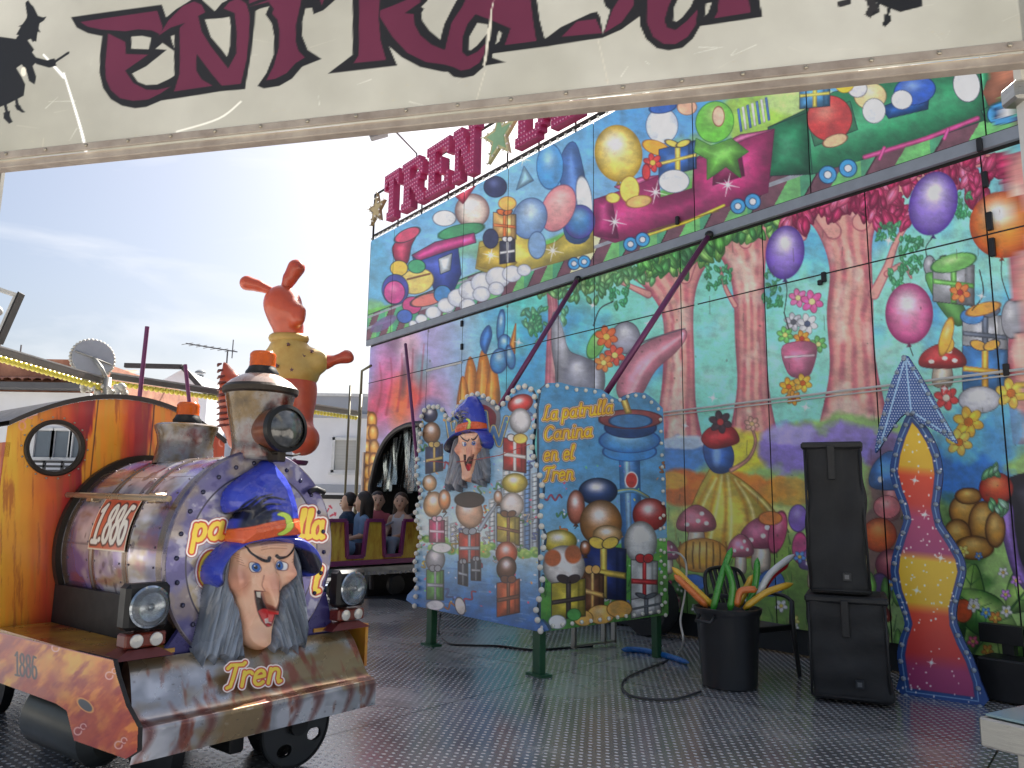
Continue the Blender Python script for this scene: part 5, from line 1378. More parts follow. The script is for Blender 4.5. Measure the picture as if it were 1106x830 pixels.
        cv.poly([(296, 556), (302, 553.5), (309, 557), (312, 565), (310, 573), (303, 578), (297, 577), (303, 572), (305, 565), (303, 559)], (196, 222, 74), smooth=True, ol=(90, 110, 30), ow=.5)
    def hath(X, Y, sd):
        band = (Y > 574 - (X - 256) * .17) & (Y < 590)
        return 12 + 8 * np.clip(-sd / 14, 0, 1) + 3 * (fbm(X, Y, 14, 3) - .5) + bump(X, Y, 285, 552, 8, 3, -3.5, -.5) + bump(X, Y, 276, 560, 6, 3, -3, -.9) + np.where(band, 1.3, 0)
    def brimp(cv):
        cv.C[:] = (34, 48, 160); cv.C += (fbm(cv.X, cv.Y, 14, 2)[:, None] - .5) * 30
        cv.poly([(238, 634), (236, 618), (246, 602), (262, 593), (262, 610), (250, 626)], (14, 16, 34), smooth=True, soft=2); cv.poly([(325, 592), (338, 600), (344, 612), (338, 620), (330, 606)], (14, 16, 34), smooth=True, soft=2)
    hair_l = piece('hair', HL, hairh, hairp, parent); piece('hair', HR, hairh, hairp, parent)
    f_ = piece('face', FACE, faceh, facep, parent)
    piece('hat', HAT, hath, hatp, parent)
    piece('hat_brim', BRIM, lambda X, Y, sd: 19 + 3 * np.clip((Y - 590) / 30, 0, 1), brimp, parent)
RELIEF = paint_mat('relief_enamel', .24, 0, .5, bump=.05, dirt=.05, coat=.35)
def place_small(X, Y, h):
    return PA.hit(512.5 + (X - 292) * .375, 428 + (Y - 497) * .45, 0.0) + PA.n * (.03 + np.asarray(h) * .0045)[..., None]
WH = link_mesh('witch_head', PA.hit(np.array([500., 525, 525, 500]), np.array([470., 470, 500, 500]), .012), [(0, 1, 2, 3)], mat('relief_back', S(20, 20, 30), .6), DB)
witch(WH, place_small, 'witch', 1, 0.9, RELIEF, .02)

# ================================================================== ROCKET-SHAPED ARROW SIGN
ra, rb_ = floor_pt(975, 750), floor_pt(1062, 763)
RKAZ = math.degrees(math.atan2((ra - rb_)[0], (ra - rb_)[1]))
RK = Plane(ra, RKAZ)
HEADP = np.array([(978, 384), (986, 393), (996, 409), (1007, 428), (1018, 449), (1033, 476), (1030, 478), (1018, 470), (1004, 462), (991, 455), (984, 446), (976, 448), (968, 456), (958, 471), (947, 488), (945, 486), (948, 467), (952, 449), (960, 420), (968, 400)], float)
BODYR = [(987, 446), (998, 458), (1008, 474), (1015, 492), (1018, 512), (1016, 532), (1014, 548), (1018, 566), (1030, 584), (1040, 602), (1043, 618), (1038, 638), (1033, 658), (1034, 674), (1041, 692), (1051, 712), (1059, 736), (1062, 763)]
BODYL = [(975, 751), (972, 730), (969, 708), (972, 690), (977, 674), (972, 656), (966, 640), (962, 618), (964, 600), (970, 580), (976, 562), (973, 548), (966, 530), (961, 510), (964, 490), (970, 470), (980, 447)]
BODYP = np.array(BODYR + BODYL, float)
RS = empty('arrow_sign', ra, 'tall wavy arrow sign in yellow, red and magenta with blue bulb-lined edge', 'arrow sign')
def paint_rocket(cv):
    X, Y = cv.X, cv.Y; cv.C[:] = (26, 62, 130)
    sd = poly_sd(X, Y, BODYP)
    inn = np.clip((-sd - 8.0) / 1.0, 0, 1)
    yy = [440, 505, 516, 545, 560, 596, 606, 652, 664, 706, 722, 780]
    cs = [(244, 190, 40), (242, 176, 36), (222, 64, 34), (206, 50, 40), (176, 52, 104), (160, 50, 108), (240, 186, 40), (238, 180, 38), (214, 58, 36), (196, 44, 44), (160, 46, 100), (140, 42, 96)]
    yr = Y - (X - 1000) * .1
    c = np.stack([np.interp(yr, yy, [q[k] for q in cs]) for k in range(3)], -1)
    cv.C[:] = cv.C * (1 - inn[:, None]) + c * inn[:, None]
    ln = np.clip(1 - np.abs(-sd - 4.5) / 1.0, 0, 1); cv.mix(np.arange(len(X)), ln * .8, (150, 190, 226))
    ed = np.clip(1 - np.abs(-sd - 8.2) / .8, 0, 1); cv.mix(np.arange(len(X)), ed * .6, (90, 40, 90))
    rg = random.Random(12)
    for k in range(230):
        x = rg.uniform(962, 1060); y = rg.uniform(462, 765); cv.ell(x, y, rg.uniform(.5, 1.2), rg.uniform(.6, 1.3), (250, 235, 230), soft=1)
    for (x, y) in ((988, 519), (990, 638), (1006, 716), (999, 556), (1016, 603)): cv.sparkle(x, y, 5)
def paint_arrow(cv):
    X, Y = cv.X, cv.Y; cv.C[:] = (28, 66, 138); cv.C += (fbm(X, Y, 20, 2)[:, None] - .5) * 20
    rg = random.Random(13)
    for j in range(36):
        for i_ in range(32):
            cv.ell(946 + i_ * 2.9 + (j % 2) * 1.4, 388 + j * 2.8, .62, .62, (215, 228, 240), soft=.8)
    for q in ([(978, 386), (984, 444)], [(978, 386), (950, 484)], [(978, 386), (1031, 475)], [(984, 444), (950, 482)], [(984, 444), (1030, 474)]): cv.stroke(q, .9, (150, 190, 226))
def rk_piece(nm, outl, painter, off):
    xs = np.arange(outl[:, 0].min() - 1, outl[:, 0].max() + 1, .6); ys = np.arange(outl[:, 1].min() - 1, outl[:, 1].max() + 1, .6)
    X, Y = np.meshgrid(xs, ys); cv = Canvas(X, Y, (0, 0, 0)); painter(cv)
    o = grid_mesh(nm, RK.hit(X, Y, off), cv.out(), BP, RS, poly_sd(X, Y, outl) < .4)
    prism_px(RK, outl, off - .003, .04, 'backing', mat('sign_blue_edge', S(22, 50, 110), .5), o); return o
cb = catmull(BODYP, True, 3)
o1 = rk_piece('body', cb, paint_rocket, 0.0); o2 = rk_piece('arrowhead', catmull(HEADP, True, 3), paint_arrow, .05)
GB = mat('frosted_bulb', S(150, 166, 186), .15, coat=.5)
bulbs(RK, catmull(np.array(BODYR) + [-3.5, 1], False, 4), .125, .019, o1, GB, off=.018); bulbs(RK, catmull(np.array(BODYL) + [3.5, 1], False, 4), .125, .019, o1, GB, off=.018)
bulbs(RK, HEADP[:6] + [-2, 2], .115, .018, o2, GB, off=.07); bulbs(RK, np.array([(976, 388), (966, 408), (957, 438), (952, 462), (949, 482)], float), .115, .018, o2, GB, off=.07)
bulbs(RK, np.array([(986, 446), (1004, 457), (1026, 470)], float), .13, .018, o2, GB, off=.07); bulbs(RK, np.array([(980, 447), (966, 462), (953, 478)], float), .13, .018, o2, GB, off=.07)
b = MB(); p_ = RK.hit(1010, 600, -.05); q_ = p_.copy(); q_[2] = .0; b.bar(p_ - RK.n * .02, q_ - RK.n * .42, .03); b.build('prop', BLACKM, RS)

# ================================================================== SPEAKERS IN BLACK COVERS
FAB = mat('black_cover', (0.011, 0.0115, 0.0125, 1), .72, col2=(0.017, 0.0175, 0.019, 1), scale=3, bump=.5, bscale=14)
FAB2 = mat('black_webbing', (0.012, 0.012, 0.013, 1), .55, bump=.3, bscale=60)
def speaker(fx0, fx1, fy0, fy1, ztop, zbot, depth, label, top_px, lean=0.0):
    pass
def cover_box(nm, FP, u0, u1, z0, z1, depth, lbl, tap=0.02, seed=1, lean=0.0):
    """soft covered box, front on plane FP"""
    c0 = FP.uv((u0 + u1) / 2, z0, -depth / 2)
    root = empty(nm, c0, lbl, 'speaker', 'loudspeakers in black covers')
    nu, nv, nd = 26, 36, 14; faces = []; 
    def P(a, b, d):   # a,b,d in 0..1
        # rounded box
        w = u1 - u0; h = z1 - z0
        v = np.array([(a - .5) * w, (b - .5) * h, (d - .5) * depth]); hh = np.array([w / 2, h / 2, depth / 2]); r = .035
        q = np.clip(v, -(hh - r), hh - r); dv = v - q; L = np.linalg.norm(dv)
        if L > 1e-9: v = q + dv / L * r
        t = (v[1] / h + .5)
        sag = .010 * math.sin(9 * a + 5 * b + seed) + .008 * math.sin(4 * a - 11 * b + seed * 2) + .006 * math.sin(23 * b + 3 * a)
        n_ = np.zeros(3); n_[0] = (v[0] / hh[0]) ** 5; n_[2] = (v[2] / hh[2]) ** 5
        v = v + n_ * sag; v[0] *= 1 - tap * t; v[0] += lean * t
        return FP.uv((u0 + u1) / 2 + v[0], (z0 + z1) / 2 + v[1], v[2] - depth / 2)
    V = []; F = []
    def face(fn, na, nb_):
        base_ = len(V)
        for j in range(nb_ + 1):
            for i in range(na + 1): V.append(fn(i / na, j / nb_))
        for j in range(nb_):
            for i in range(na):
                k = base_ + j * (na + 1) + i; F.append((k, k + 1, k + na + 2, k + na + 1))
    face(lambda a, b: P(a, b, 1), nu, nv); face(lambda a, b: P(1 - a, b, 0), nu, nv); face(lambda a, b: P(0, b, a), nd, nv); face(lambda a, b: P(1, b, 1 - a), nd, nv); face(lambda a, b: P(a, 1, 1 - b), nu, nd); face(lambda a, b: P(a, 0, b), nu, nd)
    link_mesh('cover', V, F, FAB, root, True)
    w = u1 - u0
    b = MB(); cx = (u0 + u1) / 2; e3 = (FP.e, FP.n, np.array([0, 0, 1]))
    b.box(FP.uv(cx + lean, z1 - .03, -depth / 2), (w * (1 - tap) + .035, depth + .035, .055), e3, .015); b.build('lid_flap', FAB2, root)
    sg = 1
    b = MB(); b.box(FP.uv(cx + w * .02 + lean * .8, z1 - .16, .022), (.055, .02, .26), e3, .006); b.build('strap', FAB2, root)
    b = MB()
    for s_ in (-1, 1): b.tube([FP.uv(cx + s_ * w / 2 * .96, z0 + .03, .008), FP.uv(cx + s_ * w / 2 * (.96 - tap) + lean, z1 - .06, .008)], .009, 6)
    b.tube([FP.uv(cx - w / 2 * .96, z0 + .03, .01), FP.uv(cx + w / 2 * .96, z0 + .03, .01)], .009, 6)
    b.build('piping', FAB2, root, True)
    b = MB(); bc = FP.uv(cx - w * .12 , z0 + .13, .02); b.box(bc, (.06, .012, .06), e3, .003); bo = b.build('badge', mat('badge', S(54, 56, 60), .35, .5), root)
    b = MB(); b.box(bc + FP.n * .0075, (.03, .004, .03), e3); b.build('emblem', mat('badge_mark', S(110, 112, 116), .35, .5), bo)
    return root
sp0 = floor_pt(873, 757); SPP = Plane(sp0, -66)
def uvs(pl, x, y): a, b_ = pl.to_uv(x, y); return float(a), float(b_)
ua, _ = uvs(SPP, 875, 740); ub, _ = uvs(SPP, 963, 740); _, zt = uvs(SPP, 900, 643)
lo_, hi_ = min(ua, ub), max(ua, ub)
cover_box('speaker', SPP, lo_, hi_, 0.02, zt, .52, 'large black covered speaker standing on the steel deck, lower of the two', .01, 1)
ua2, _ = uvs(SPP, 871, 560); ub2, _ = uvs(SPP, 937, 560); _, zt2 = uvs(SPP, 900, 477)
cover_box('speaker', SPP, min(ua2, ub2), max(ua2, ub2), zt + .005, zt2, .42, 'tall narrow black covered speaker stacked on top of the larger one', .05, 4, lean=.012)

# ================================================================== BIN WITH MODELLING BALLOONS
bc = floor_pt(784, 741); bc = bc + np.array([.03, .0, 0])
BIN = empty('waste_bin', bc, 'round black plastic bin on the deck, filled with long modelling balloons', 'bin')
BPL = mat('black_plastic', (0.016, 0.017, 0.019, 1), .38, scale=5, var=.3, bump=.1, bscale=12)
R_, Hb = .252, .60
b = MB(); b.lathe([(R_ * .78, 0), (R_ * .84, .01), (R_ * .97, Hb - .06), (R_ * 1.0, Hb - .05), (R_ * 1.04, Hb - .03), (R_ * 1.06, Hb), (R_ * 1.0, Hb + .004), (R_ * .95, Hb - .02), (R_ * .78, .02), (.001, .02)], bc, (0, 0, 1), 48, False); b.build('barrel', BPL, BIN, 'auto')
for a in (-38, 142):
    d_ = vec(a + 90); s_ = vec(a)
    b = MB(); c_ = bc + d_ * R_ * 1.03; b.tube([c_ - s_ * .07 + np.array([0, 0, Hb - .05]), c_ - s_ * .07 + d_ * .05 + np.array([0, 0, Hb - .09]), c_ + s_ * .07 + d_ * .05 + np.array([0, 0, Hb - .09]), c_ + s_ * .07 + np.array([0, 0, Hb - .05])], .013, 8); b.build('handle', BPL, BIN, True)
def latex(nm, c): return mat('latex_' + nm, S(*c), .28, 0, scale=6, var=.06, coat=.3)
BALL = [
 ('yellow', (246, 196, 60), [(767, 652), (748, 634), (727, 614)], .1, 'yellow balloon leaning far left out of the bin, above the orange one'),
 ('orange', (240, 132, 66), [(760, 652), (745, 637), (729, 622)], .02, 'salmon orange balloon leaning far left out of the bin, under the yellow one'),
 ('green', (70, 168, 62), [(771, 655), (779, 624), (790, 593)], .0, 'tallest green balloon standing straight up out of the bin'),
 ('green', (84, 178, 70), [(789, 655), (791, 632), (784, 609)], -.1, 'curved green balloon right beside the tallest one in the bin'),
 ('green', (80, 172, 66), [(808, 654), (816, 630), (818, 604)], .0, 'thin green balloon between the orange hook and the white balloon'),
 ('yellow', (240, 206, 80), [(799, 652), (806, 636), (813, 622)], .12, 'short pale yellow balloon behind the orange hooked one'),
 ('orange', (238, 128, 60), [(796, 652), (799, 640), (807, 637), (817, 637)], -.12, 'orange balloon bent over into a hook at the rim of the bin'),
 ('white', (232, 236, 240), [(818, 645), (832, 620), (857, 600)], .0, 'white balloon arching up to the right out of the bin'),
 ('red', (200, 44, 62), [(822, 640), (834, 622), (851, 609)], .1, 'red balloon just under the white one'),
 ('yellow', (248, 212, 60), [(808, 654), (828, 640), (855, 631)], -.1, 'long yellow balloon reaching furthest right out of the bin'),
]
for nm, c, pts, dy, lb in BALL:
    Yb = bc[1] + dy * .6
    pp = catmull(np.array(pts, float), False, 6); W = at_y(pp[:, 0], pp[:, 1], Yb)
    ins = W[0] + (W[0] - W[3]) * .6; W = np.vstack([[ins], W]); n_ = len(W)
    r = np.full(n_, .027); r[0] = .012; r[-1] = .010; r[-2] = .022
    dv = W[-1] - W[-2]; dv /= np.linalg.norm(dv); W = np.vstack([W, [W[-1] + dv * .012]]); r = np.append(r, .003)
    o = MB().tube(W, r, 12).build('long_balloon', latex(nm, c), None, True); tag(o, lb, 'balloon', 'long balloons in the black bin')
# blue one on the floor
pp = catmull(np.array([(671, 702), (690, 702), (715, 707), (744, 716)], float), False, 5); W = floor_pt(pp[:, 0], pp[:, 1], .026); r = np.full(len(W), .026); r[0] = .004; r[1] = .018; r[-1] = .006; r[-2] = .02
o = MB().tube(W, r, 12).build('long_balloon', latex('blue', (40, 120, 205)), None, True); tag(o, 'long blue balloon lying on the steel deck beside the cable', 'balloon')

# ================================================================== CABLES
pts = [PB.hit(720, 597, -.05), at_y(733, 598, 6.6), at_y(741, 610, 6.55), at_y(740, 640, 6.5), at_y(735, 670, 6.45), at_y(738, 692, 6.35)]
fl = [floor_pt(x, y, .012) for x, y in ((733, 706), (715, 716), (692, 725), (676, 733), (672, 742), (680, 751), (700, 755), (730, 755), (757, 747))]
C_ = catmull(np.array(pts + fl), False, 6)
CABM = mat('grey_cable', S(196, 196, 190), .5)
k0 = 38
CB = empty('power_cable', C_[-1] * [1, 1, 0], 'pale cable hanging from the board and looping on the deck by the bin', 'cable')
kk = 38
MB().tube(C_[:kk], .009, 8).build('hanging_run', CABM, CB, True); MB().tube(C_[kk - 1:], .009, 8).build('floor_run', mat('dark_cable', S(62, 62, 64), .5), CB, True)
fl = [PA.hit(476, 664, -.03)] + [floor_pt(x, y, .01) for x, y in ((474, 684), (484, 695), (505, 697), (540, 698), (575, 702), (610, 700), (640, 698))]
ob = MB().tube(catmull(np.array(fl), False, 6), .010, 8).build('power_cable', BPL, None, True); tag(ob, 'thin black cable drooping under the display board between its legs', 'cable')

# ================================================================== CHAIR
ch = floor_pt(822, 735) + np.array([.02, .25, 0]); CH = empty('plastic_chair', ch, 'black plastic garden armchair half hidden behind the bin', 'chair')
cf = vec(150); cr_ = np.array([cf[1], -cf[0], 0]); Zv = np.array([0, 0, 1.0]); fr = (ch, cr_, cf, Zv)   # x side, y forward
b = MB(fr)
n = 10; V = []; F = []
for j in range(n + 1):
    for i in range(n + 1):
        x = -.23 + .46 * i / n; y = -.2 + .42 * j / n; z = .41 - .025 * math.cos((i / n - .5) * 3) + (.02 if j in (n,) else 0)
        V.append((x, y, z))
for j in range(n):
    for i in range(n): F.append((j * (n + 1) + i, j * (n + 1) + i + 1, (j + 1) * (n + 1) + i + 1, (j + 1) * (n + 1) + i))
nv = len(V); V2 = [(x, y, z - .02) for x, y, z in V]; b.add(V, F); b.add(V2, [f[::-1] for f in F]); b.box((0, .215, .395), (.46, .02, .05), None, .006); b.build('seat', BPL, CH, True)
for k in range(2):
    pass
bk = MB(fr); bk.tube(catmull(np.array([(-.23, -.2, .42), (-.25, -.27, .62), (-.22, -.32, .80), (-.1, -.345, .85), (.1, -.345, .85), (.22, -.32, .80), (.25, -.27, .62), (.23, -.2, .42)]), False, 5), .017, 8)
for x in (-.15, -.09, -.03, .03, .09, .15): bk.bar((x * .9, -.2, .42), (x, -.335, .84), .038, .012, (0, 1, 0))
bk.build('backrest', BPL, CH, True)
for s_ in (-1, 1):
    b = MB(fr); b.tube(catmull(np.array([(s_ * .25, -.27, .62), (s_ * .28, -.1, .645), (s_ * .285, .1, .64), (s_ * .27, .2, .60)]), False, 5), [.018] * 16, 8); b.build('armrest', BPL, CH, True)
    b = MB(fr); b.tube([(s_ * .27, .2, .61), (s_ * .25, .21, .42), (s_ * .27, .25, 0)], [.02, .026, .018], 8); b.build('leg', BPL, CH, True)
    b = MB(fr); b.tube([(s_ * .24, -.21, .43), (s_ * .27, -.28, 0)], [.024, .018], 8); b.build('leg', BPL, CH, True)

# ================================================================== METAL TABLE (near right) and black hitch box
tcn_ = floor_pt(1056, 773, .75); tdir = floor_pt(1106, 784.5, .75) - tcn_; tdir /= np.linalg.norm(tdir); bdir = floor_pt(1106, 763, .75) - tcn_; bdir /= np.linalg.norm(bdir)
bdir = bdir - tdir * (bdir @ tdir); bdir /= np.linalg.norm(bdir)
ALU = mat('brushed_aluminium', S(190, 188, 180), .32, .85, scale=14, bump=.15, bscale=60, stretch=(1, 1, 14))
TB = empty('metal_table', tcn_ * [1, 1, 0] + tdir * .5 + bdir * .3, 'pale metal table corner with a glassy blue top in the near right corner', 'table')
fr = (tcn_, tdir, bdir, Zv)
MB(fr).box((.5, .35, -.045), (1.0, .7, .085), None, .006).build('apron', ALU, TB)
MB(fr).box((.5, .35, .004), (.97, .67, .008), None, .002).build('table_top', mat('table_glass', S(150, 178, 182), .08, .1, scale=2), TB)
for (x, y) in ((.1, .08), (.9, .08), (.1, .62), (.9, .62)): MB(fr).box((x, y, -.42), (.05, .05, .66), None, .004).build('leg', ALU, TB)
hp = floor_pt(1088, 765); HB = empty('power_box', hp, 'black steel box with a square tube end on the deck, right of the arrow sign', 'box')
fr = (hp + np.array([.05, .35, 0]), -we, wn * -1, Zv)
MB(fr).box((.32, 0, .16), (.6, .3, .3), None, .012).build('case', BLACKM, HB)
t_ = MB(fr); t_.box((.12, .12, .40), (.3, .1, .02), None, .003); t_.box((.12, .12, .52), (.3, .1, .02), None, .003); t_.box((.12, .075, .46), (.3, .012, .11)); t_.box((.12, .165, .46), (.3, .012, .11)); t_.box((.16, .12, .355), (.08, .08, .08)); t_.build('square_tube', BLACKM, HB)
# short ladder stored under the board
LD = empty('step_ladder', PB.hit(640, 668, -.7) * [1, 1, 0], 'short aluminium steps lying upright behind the board under the mural', 'steps')
for x in (620, 652, 663):
    t = PB.hit(x, 668, -.75); f_ = t.copy(); f_[2] = .02; t[2] = .62; MB().bar(f_, t, .03, .05, PB.n).build('rail', ALU, LD)
a_, b_ = PB.hit(618, 700, -.75), PB.hit(664, 700, -.75)
for z in (.04, .24, .44): MB().bar([a_[0], a_[1], z], [b_[0], b_[1], z], .05, .02).build('tread', ALU, LD)

# ================================================================== LOCOMOTIVE
LAT = vec(38.5); FWD = np.array([LAT[1], -LAT[0], 0.0])
LO = np.array([-1.185, 4.0, 0.0])
LFR = (LO, FWD, LAT, Zv)                       # local: s forward, l to the far side, z up
def lw(s, l, z):
    s, l, z = np.broadcast_arrays(np.asarray(s, float), np.asarray(l, float), np.asarray(z, float))
    return LO + s[..., None] * FWD + l[..., None] * LAT + z[..., None] * Zv
def lplane(off):                                # plane across the engine at forward position off
    return Plane(LO + FWD * off, 38.5)
def splane(lat):                                # plane along its side
    return Plane(LO + LAT * lat, math.degrees(math.atan2(FWD[0], FWD[1])))
LC = empty('fairground_locomotive', LO, 'rusty-look painted kiddie steam engine, orange flame cab and purple boiler, witch face on its nose', 'train engine')
METP = paint_mat('boiler_paint', .2, .5, .6, bump=.12, dirt=.14, coat=.3)
FLAMEP = paint_mat('flame_paint', .3, 0, .5, bump=.1, dirt=.1, coat=.35)
DKBR = mat('dark_bronze', S(62, 54, 46), .45, .5, scale=9, bump=.2)
UND = mat('under_black', (0.014, 0.014, 0.015, 1), .6, .2, scale=6, var=.5)
BR_, BZ = .52, 1.09
EL = .91                                          # the barrel is a little narrower than tall
LFRE = (LO, FWD, LAT * EL, Zv)
SB0, SB1 = -1.42, -.20
# boiler: painted barrel
ns, na = 330, 520
sv = np.linspace(SB0, SB1, ns); av = np.radians(np.linspace(-95, 275, na))
Sg, Ag = np.meshgrid(sv, av)
ss = Sg * 100; aa = Ag * 52
cv = Canvas(ss, aa, (150, 140, 150))
n1 = fbm(cv.X, cv.Y, 30, 3); n2 = fbm(cv.X, cv.Y, 12, 8); n3 = fbm(cv.X * .6, cv.Y * 2.2, 22, 11); n4 = fbm(cv.X, cv.Y, 50, 17)
cv.C[:] = np.array((186, 182, 190.)) + (n2[:, None] - .5) * 60
def mixn(n, lo, hi, col, a=1): 
    t = np.clip((n - lo) / (hi - lo), 0, 1) * a; cv.mix(np.arange(len(t)), t, col)
mixn(n1, .5, .62, (104, 84, 158), .95); mixn(n3, .56, .66, (150, 128, 92), .7); mixn(n4, .57, .66, (76, 70, 104), .75); mixn(1 - n1, .56, .66, (222, 218, 224), .85); mixn(n3 * .5 + n1 * .5, .58, .64, (130, 50, 70), .5); mixn(vnoise(cv.X, cv.Y, 5, 3) * n2, .42, .5, (60, 50, 60), .5)
for s_ in (-134, -100, -62, -27):
    for (w, c, a) in ((3.4, (92, 70, 48), .85),):
        t = np.clip((w - np.abs(cv.X - s_)) / 1.2, 0, 1) * a; cv.mix(np.arange(len(t)), t, c)
    t = np.clip((.5 - np.abs(cv.X - s_ - 3.6)) / .3, 0, 1) * .8; cv.mix(np.arange(len(t)), t, (40, 30, 34))
for a0 in (75, 118, 160):
    t = np.clip((.45 - np.abs(cv.Y - a0)) / .3, 0, 1) * .7; cv.mix(np.arange(len(t)), t, (50, 38, 56))
rad = BR_ * (1 + 0 * Sg) 
rad = rad - .006 * np.exp(-((ss + 100) / 1.2) ** 2) - .006 * np.exp(-((ss + 62) / 1.2) ** 2)
P = lw(Sg, EL * rad * np.cos(Ag), BZ + rad * np.sin(Ag))
grid_mesh('boiler', P, cv.out(), METP, LC, None, True)
BO = LC.children[-1] if LC.children else None
# rivets (raised texture of the barrel) in one mesh
b = MB(LFRE)
for s_ in (-1.29, -1.05, -.95, -.67, -.57, -.32, -.235):
    for k in range(34):
        a = math.radians(-90 + k * 10.6); b.ball((s_, (BR_ + .001) * math.cos(a), BZ + (BR_ + .001) * math.sin(a)), .006, 6, 4)
for k in range(24):
    for a0 in (150, 205): a = math.radians(a0); b.ball((-1.36 + k * .045, (BR_ + .001) * math.cos(a), BZ + (BR_ + .001) * math.sin(a)), .006, 6, 4)
o = b.build('rivet', METP and mat('rivet_metal', S(120, 110, 120), .3, .7), LC, True); o['kind'] = 'stuff'
b = MB(LFRE); b.lathe([(BR_ + .002, 0), (BR_ + .035, 0), (BR_ + .035, .045), (BR_ + .002, .045)], (SB0 + .0, 0, BZ), (1, 0, 0), 64, False); b.build('boiler_flange', DKBR, LC, 'auto')
# smokebox face: painted disc with lettering
FP_ = lplane(-.175)
F0 = -.175
xs = np.arange(168, 372, .5); ys = np.arange(472, 728, .5); X, Y = np.meshgrid(xs, ys)
W = FP_.hit(X, Y); ll = (W - LO) @ LAT; zz = W[..., 2]; rr = np.hypot(ll / EL, zz - BZ); RF = .535
cv = Canvas(X, Y, (130, 125, 140)); R_f = rr.ravel(); n1 = fbm(X.ravel(), Y.ravel(), 40, 4); n2 = fbm(X.ravel(), Y.ravel(), 15, 9)
cv.C[:] = np.array((140, 138, 148.)) + (n2[:, None] - .5) * 70
mixn(n1, .5, .62, (92, 84, 150), .85); mixn(1 - n1, .55, .64, (160, 146, 112), .75); mixn(1 - n2, .62, .7, (205, 204, 212), .6); mixn(n2, .64, .7, (60, 54, 70), .6)
ring = np.clip((R_f - .425) / .006, 0, 1)
t = ring * .75; cv.mix(np.arange(len(t)), t, (84, 80, 132)); mixn(n2, .56, .66, (60, 56, 112), .6); mixn(1 - n2, .56, .66, (178, 176, 190), .7); mixn(1 - n1, .56, .64, (140, 122, 96), .5)
t = np.clip((.006 - np.abs(R_f - .425)) / .003, 0, 1); cv.mix(np.arange(len(t)), t, (44, 40, 60))
PL = [(6.6, (120, 40, 50)), (6.0, (240, 236, 226)), (4.3, (178, 52, 34)), (2.5, (226, 196, 54))]
cv.layers(script('pa', 207, 585, 18, rise=.10, hx=17, slant=.2), PL); cv.layers(script('lla', 322, 581, 18.5, rise=-.02, hx=12.5, slant=.2, sp=.12), PL)
cv.layers(script('C', 213, 632, 22, rise=0, hx=19, slant=.15), PL); cv.layers(script('e', 225, 672, 19, hx=17), PL); cv.layers(script('l', 338, 640, 16, hx=13), PL)
W2 = FP_.hit(X, Y)
face = grid_mesh('smokebox_door', W2, cv.out(), METP, LC, rr < RF)
b = MB(LFRE); b.lathe([(BR_ - .01, -.03), (RF + .004, -.03), (RF + .012, -.015), (RF + .004, -.001), (RF - .02, -.001)], (F0, 0, BZ), (1, 0, 0), 96, False); b.lathe([(RF - .01, -.028), (.01, -.028)], (F0, 0, BZ), (1, 0, 0), 64, False); b.build('door_ring', mat('ring_purple', S(92, 86, 128), .3, .5, scale=9, col2=S(150, 142, 140), coat=.2), LC, 'auto')
b = MB(LFRE)
for k in range(26):
    a = 2 * math.pi * k / 26; b.ball((F0 + .002, .478 * math.cos(a), BZ + .478 * math.sin(a)), .0125, 8, 5)
for k in range(0):
    a = 2 * math.pi * k / 10; b.ball((F0 + .002, .40 * math.cos(a), BZ + .40 * math.sin(a)), .009, 8, 5)
o = b.build('door_stud', mat('stud_metal', S(84, 84, 106), .25, .6), LC, True); o['kind'] = 'stuff'
b = MB(LFR); h0 = FP_.hit(338, 527, .02); b.fr = None; b.tube([FP_.hit(334, 532, .03), FP_.hit(341, 528, .03), FP_.hit(350, 532, .02)], .016, 8); b.build('door_latch', UND, LC, True)
# purple gusset plates below the boiler front
for (sgn, pts) in ((-1, [(170, 715), (200, 672), (206, 660), (236, 700), (250, 722)]), (1, [(318, 700), (340, 660), (352, 640), (362, 690), (360, 700)])):
    prism_px(lplane(-.19), pts, 0, .03, 'gusset_plate', mat('gusset_purple', S(70, 64, 130), .3, .3, scale=8, coat=.2), LC)
# witch
WITP = lplane(-.07)
def place_big(X, Y, h): return WITP.hit(X, Y, 0.0) + FWD * ((np.asarray(h) - 14) * .0052)[..., None]
W1 = link_mesh('witch_head', lw([-.155] * 4, [-.12, .12, .12, -.12], [.85, .85, 1.3, 1.3]), [(0, 1, 2, 3)], mat('relief_back', S(20, 20, 30), .6), LC)
witch(W1, place_big, 'witch', 1, 0.6, RELIEF, .1)

# bumper
prof = [(-.165, .645), (-.12, .60), (-.085, .545), (-.055, .49), (-.03, .445), (.0, .415), (.045, .40), (.05, .385), (.035, .26)]
pp = catmull(np.array(prof[:7]), False, 8); pp = np.vstack([pp, [prof[7]], [(.046, .35)], [(.041, .305)], [prof[8]]])
dl = np.concatenate([[0], np.cumsum(np.linalg.norm(np.diff(pp, axis=0), axis=1))])
tt = np.linspace(0, dl[-1], 90); ps = np.interp(tt, dl, pp[:, 0]); pz = np.interp(tt, dl, pp[:, 1])
lv = np.linspace(-.5, .5, 300); Lg, Tg = np.meshgrid(lv, tt)
wid = np.interp(Tg, [0, dl[-1]], [1.26, 1.36])
P = lw(np.tile(ps[:, None], (1, 300)) , Lg * wid, np.tile(pz[:, None], (1, 300)))
cv = Canvas(Lg * 200, Tg * 200, (150, 150, 152)); n1 = fbm(cv.X, cv.Y, 34, 5); n2 = fbm(cv.X, cv.Y * 1.4, 14, 12); n3 = fbm(cv.X * 1.6, cv.Y * .5, 16, 21)
cv.C[:] = np.array((150, 151, 156.)) + (n2[:, None] - .5) * 46
mixn(n1, .47, .64, (126, 100, 60), .9); mixn(1 - n1, .58, .7, (206, 206, 210), .7); mixn(n3, .56, .68, (120, 50, 30), .85)
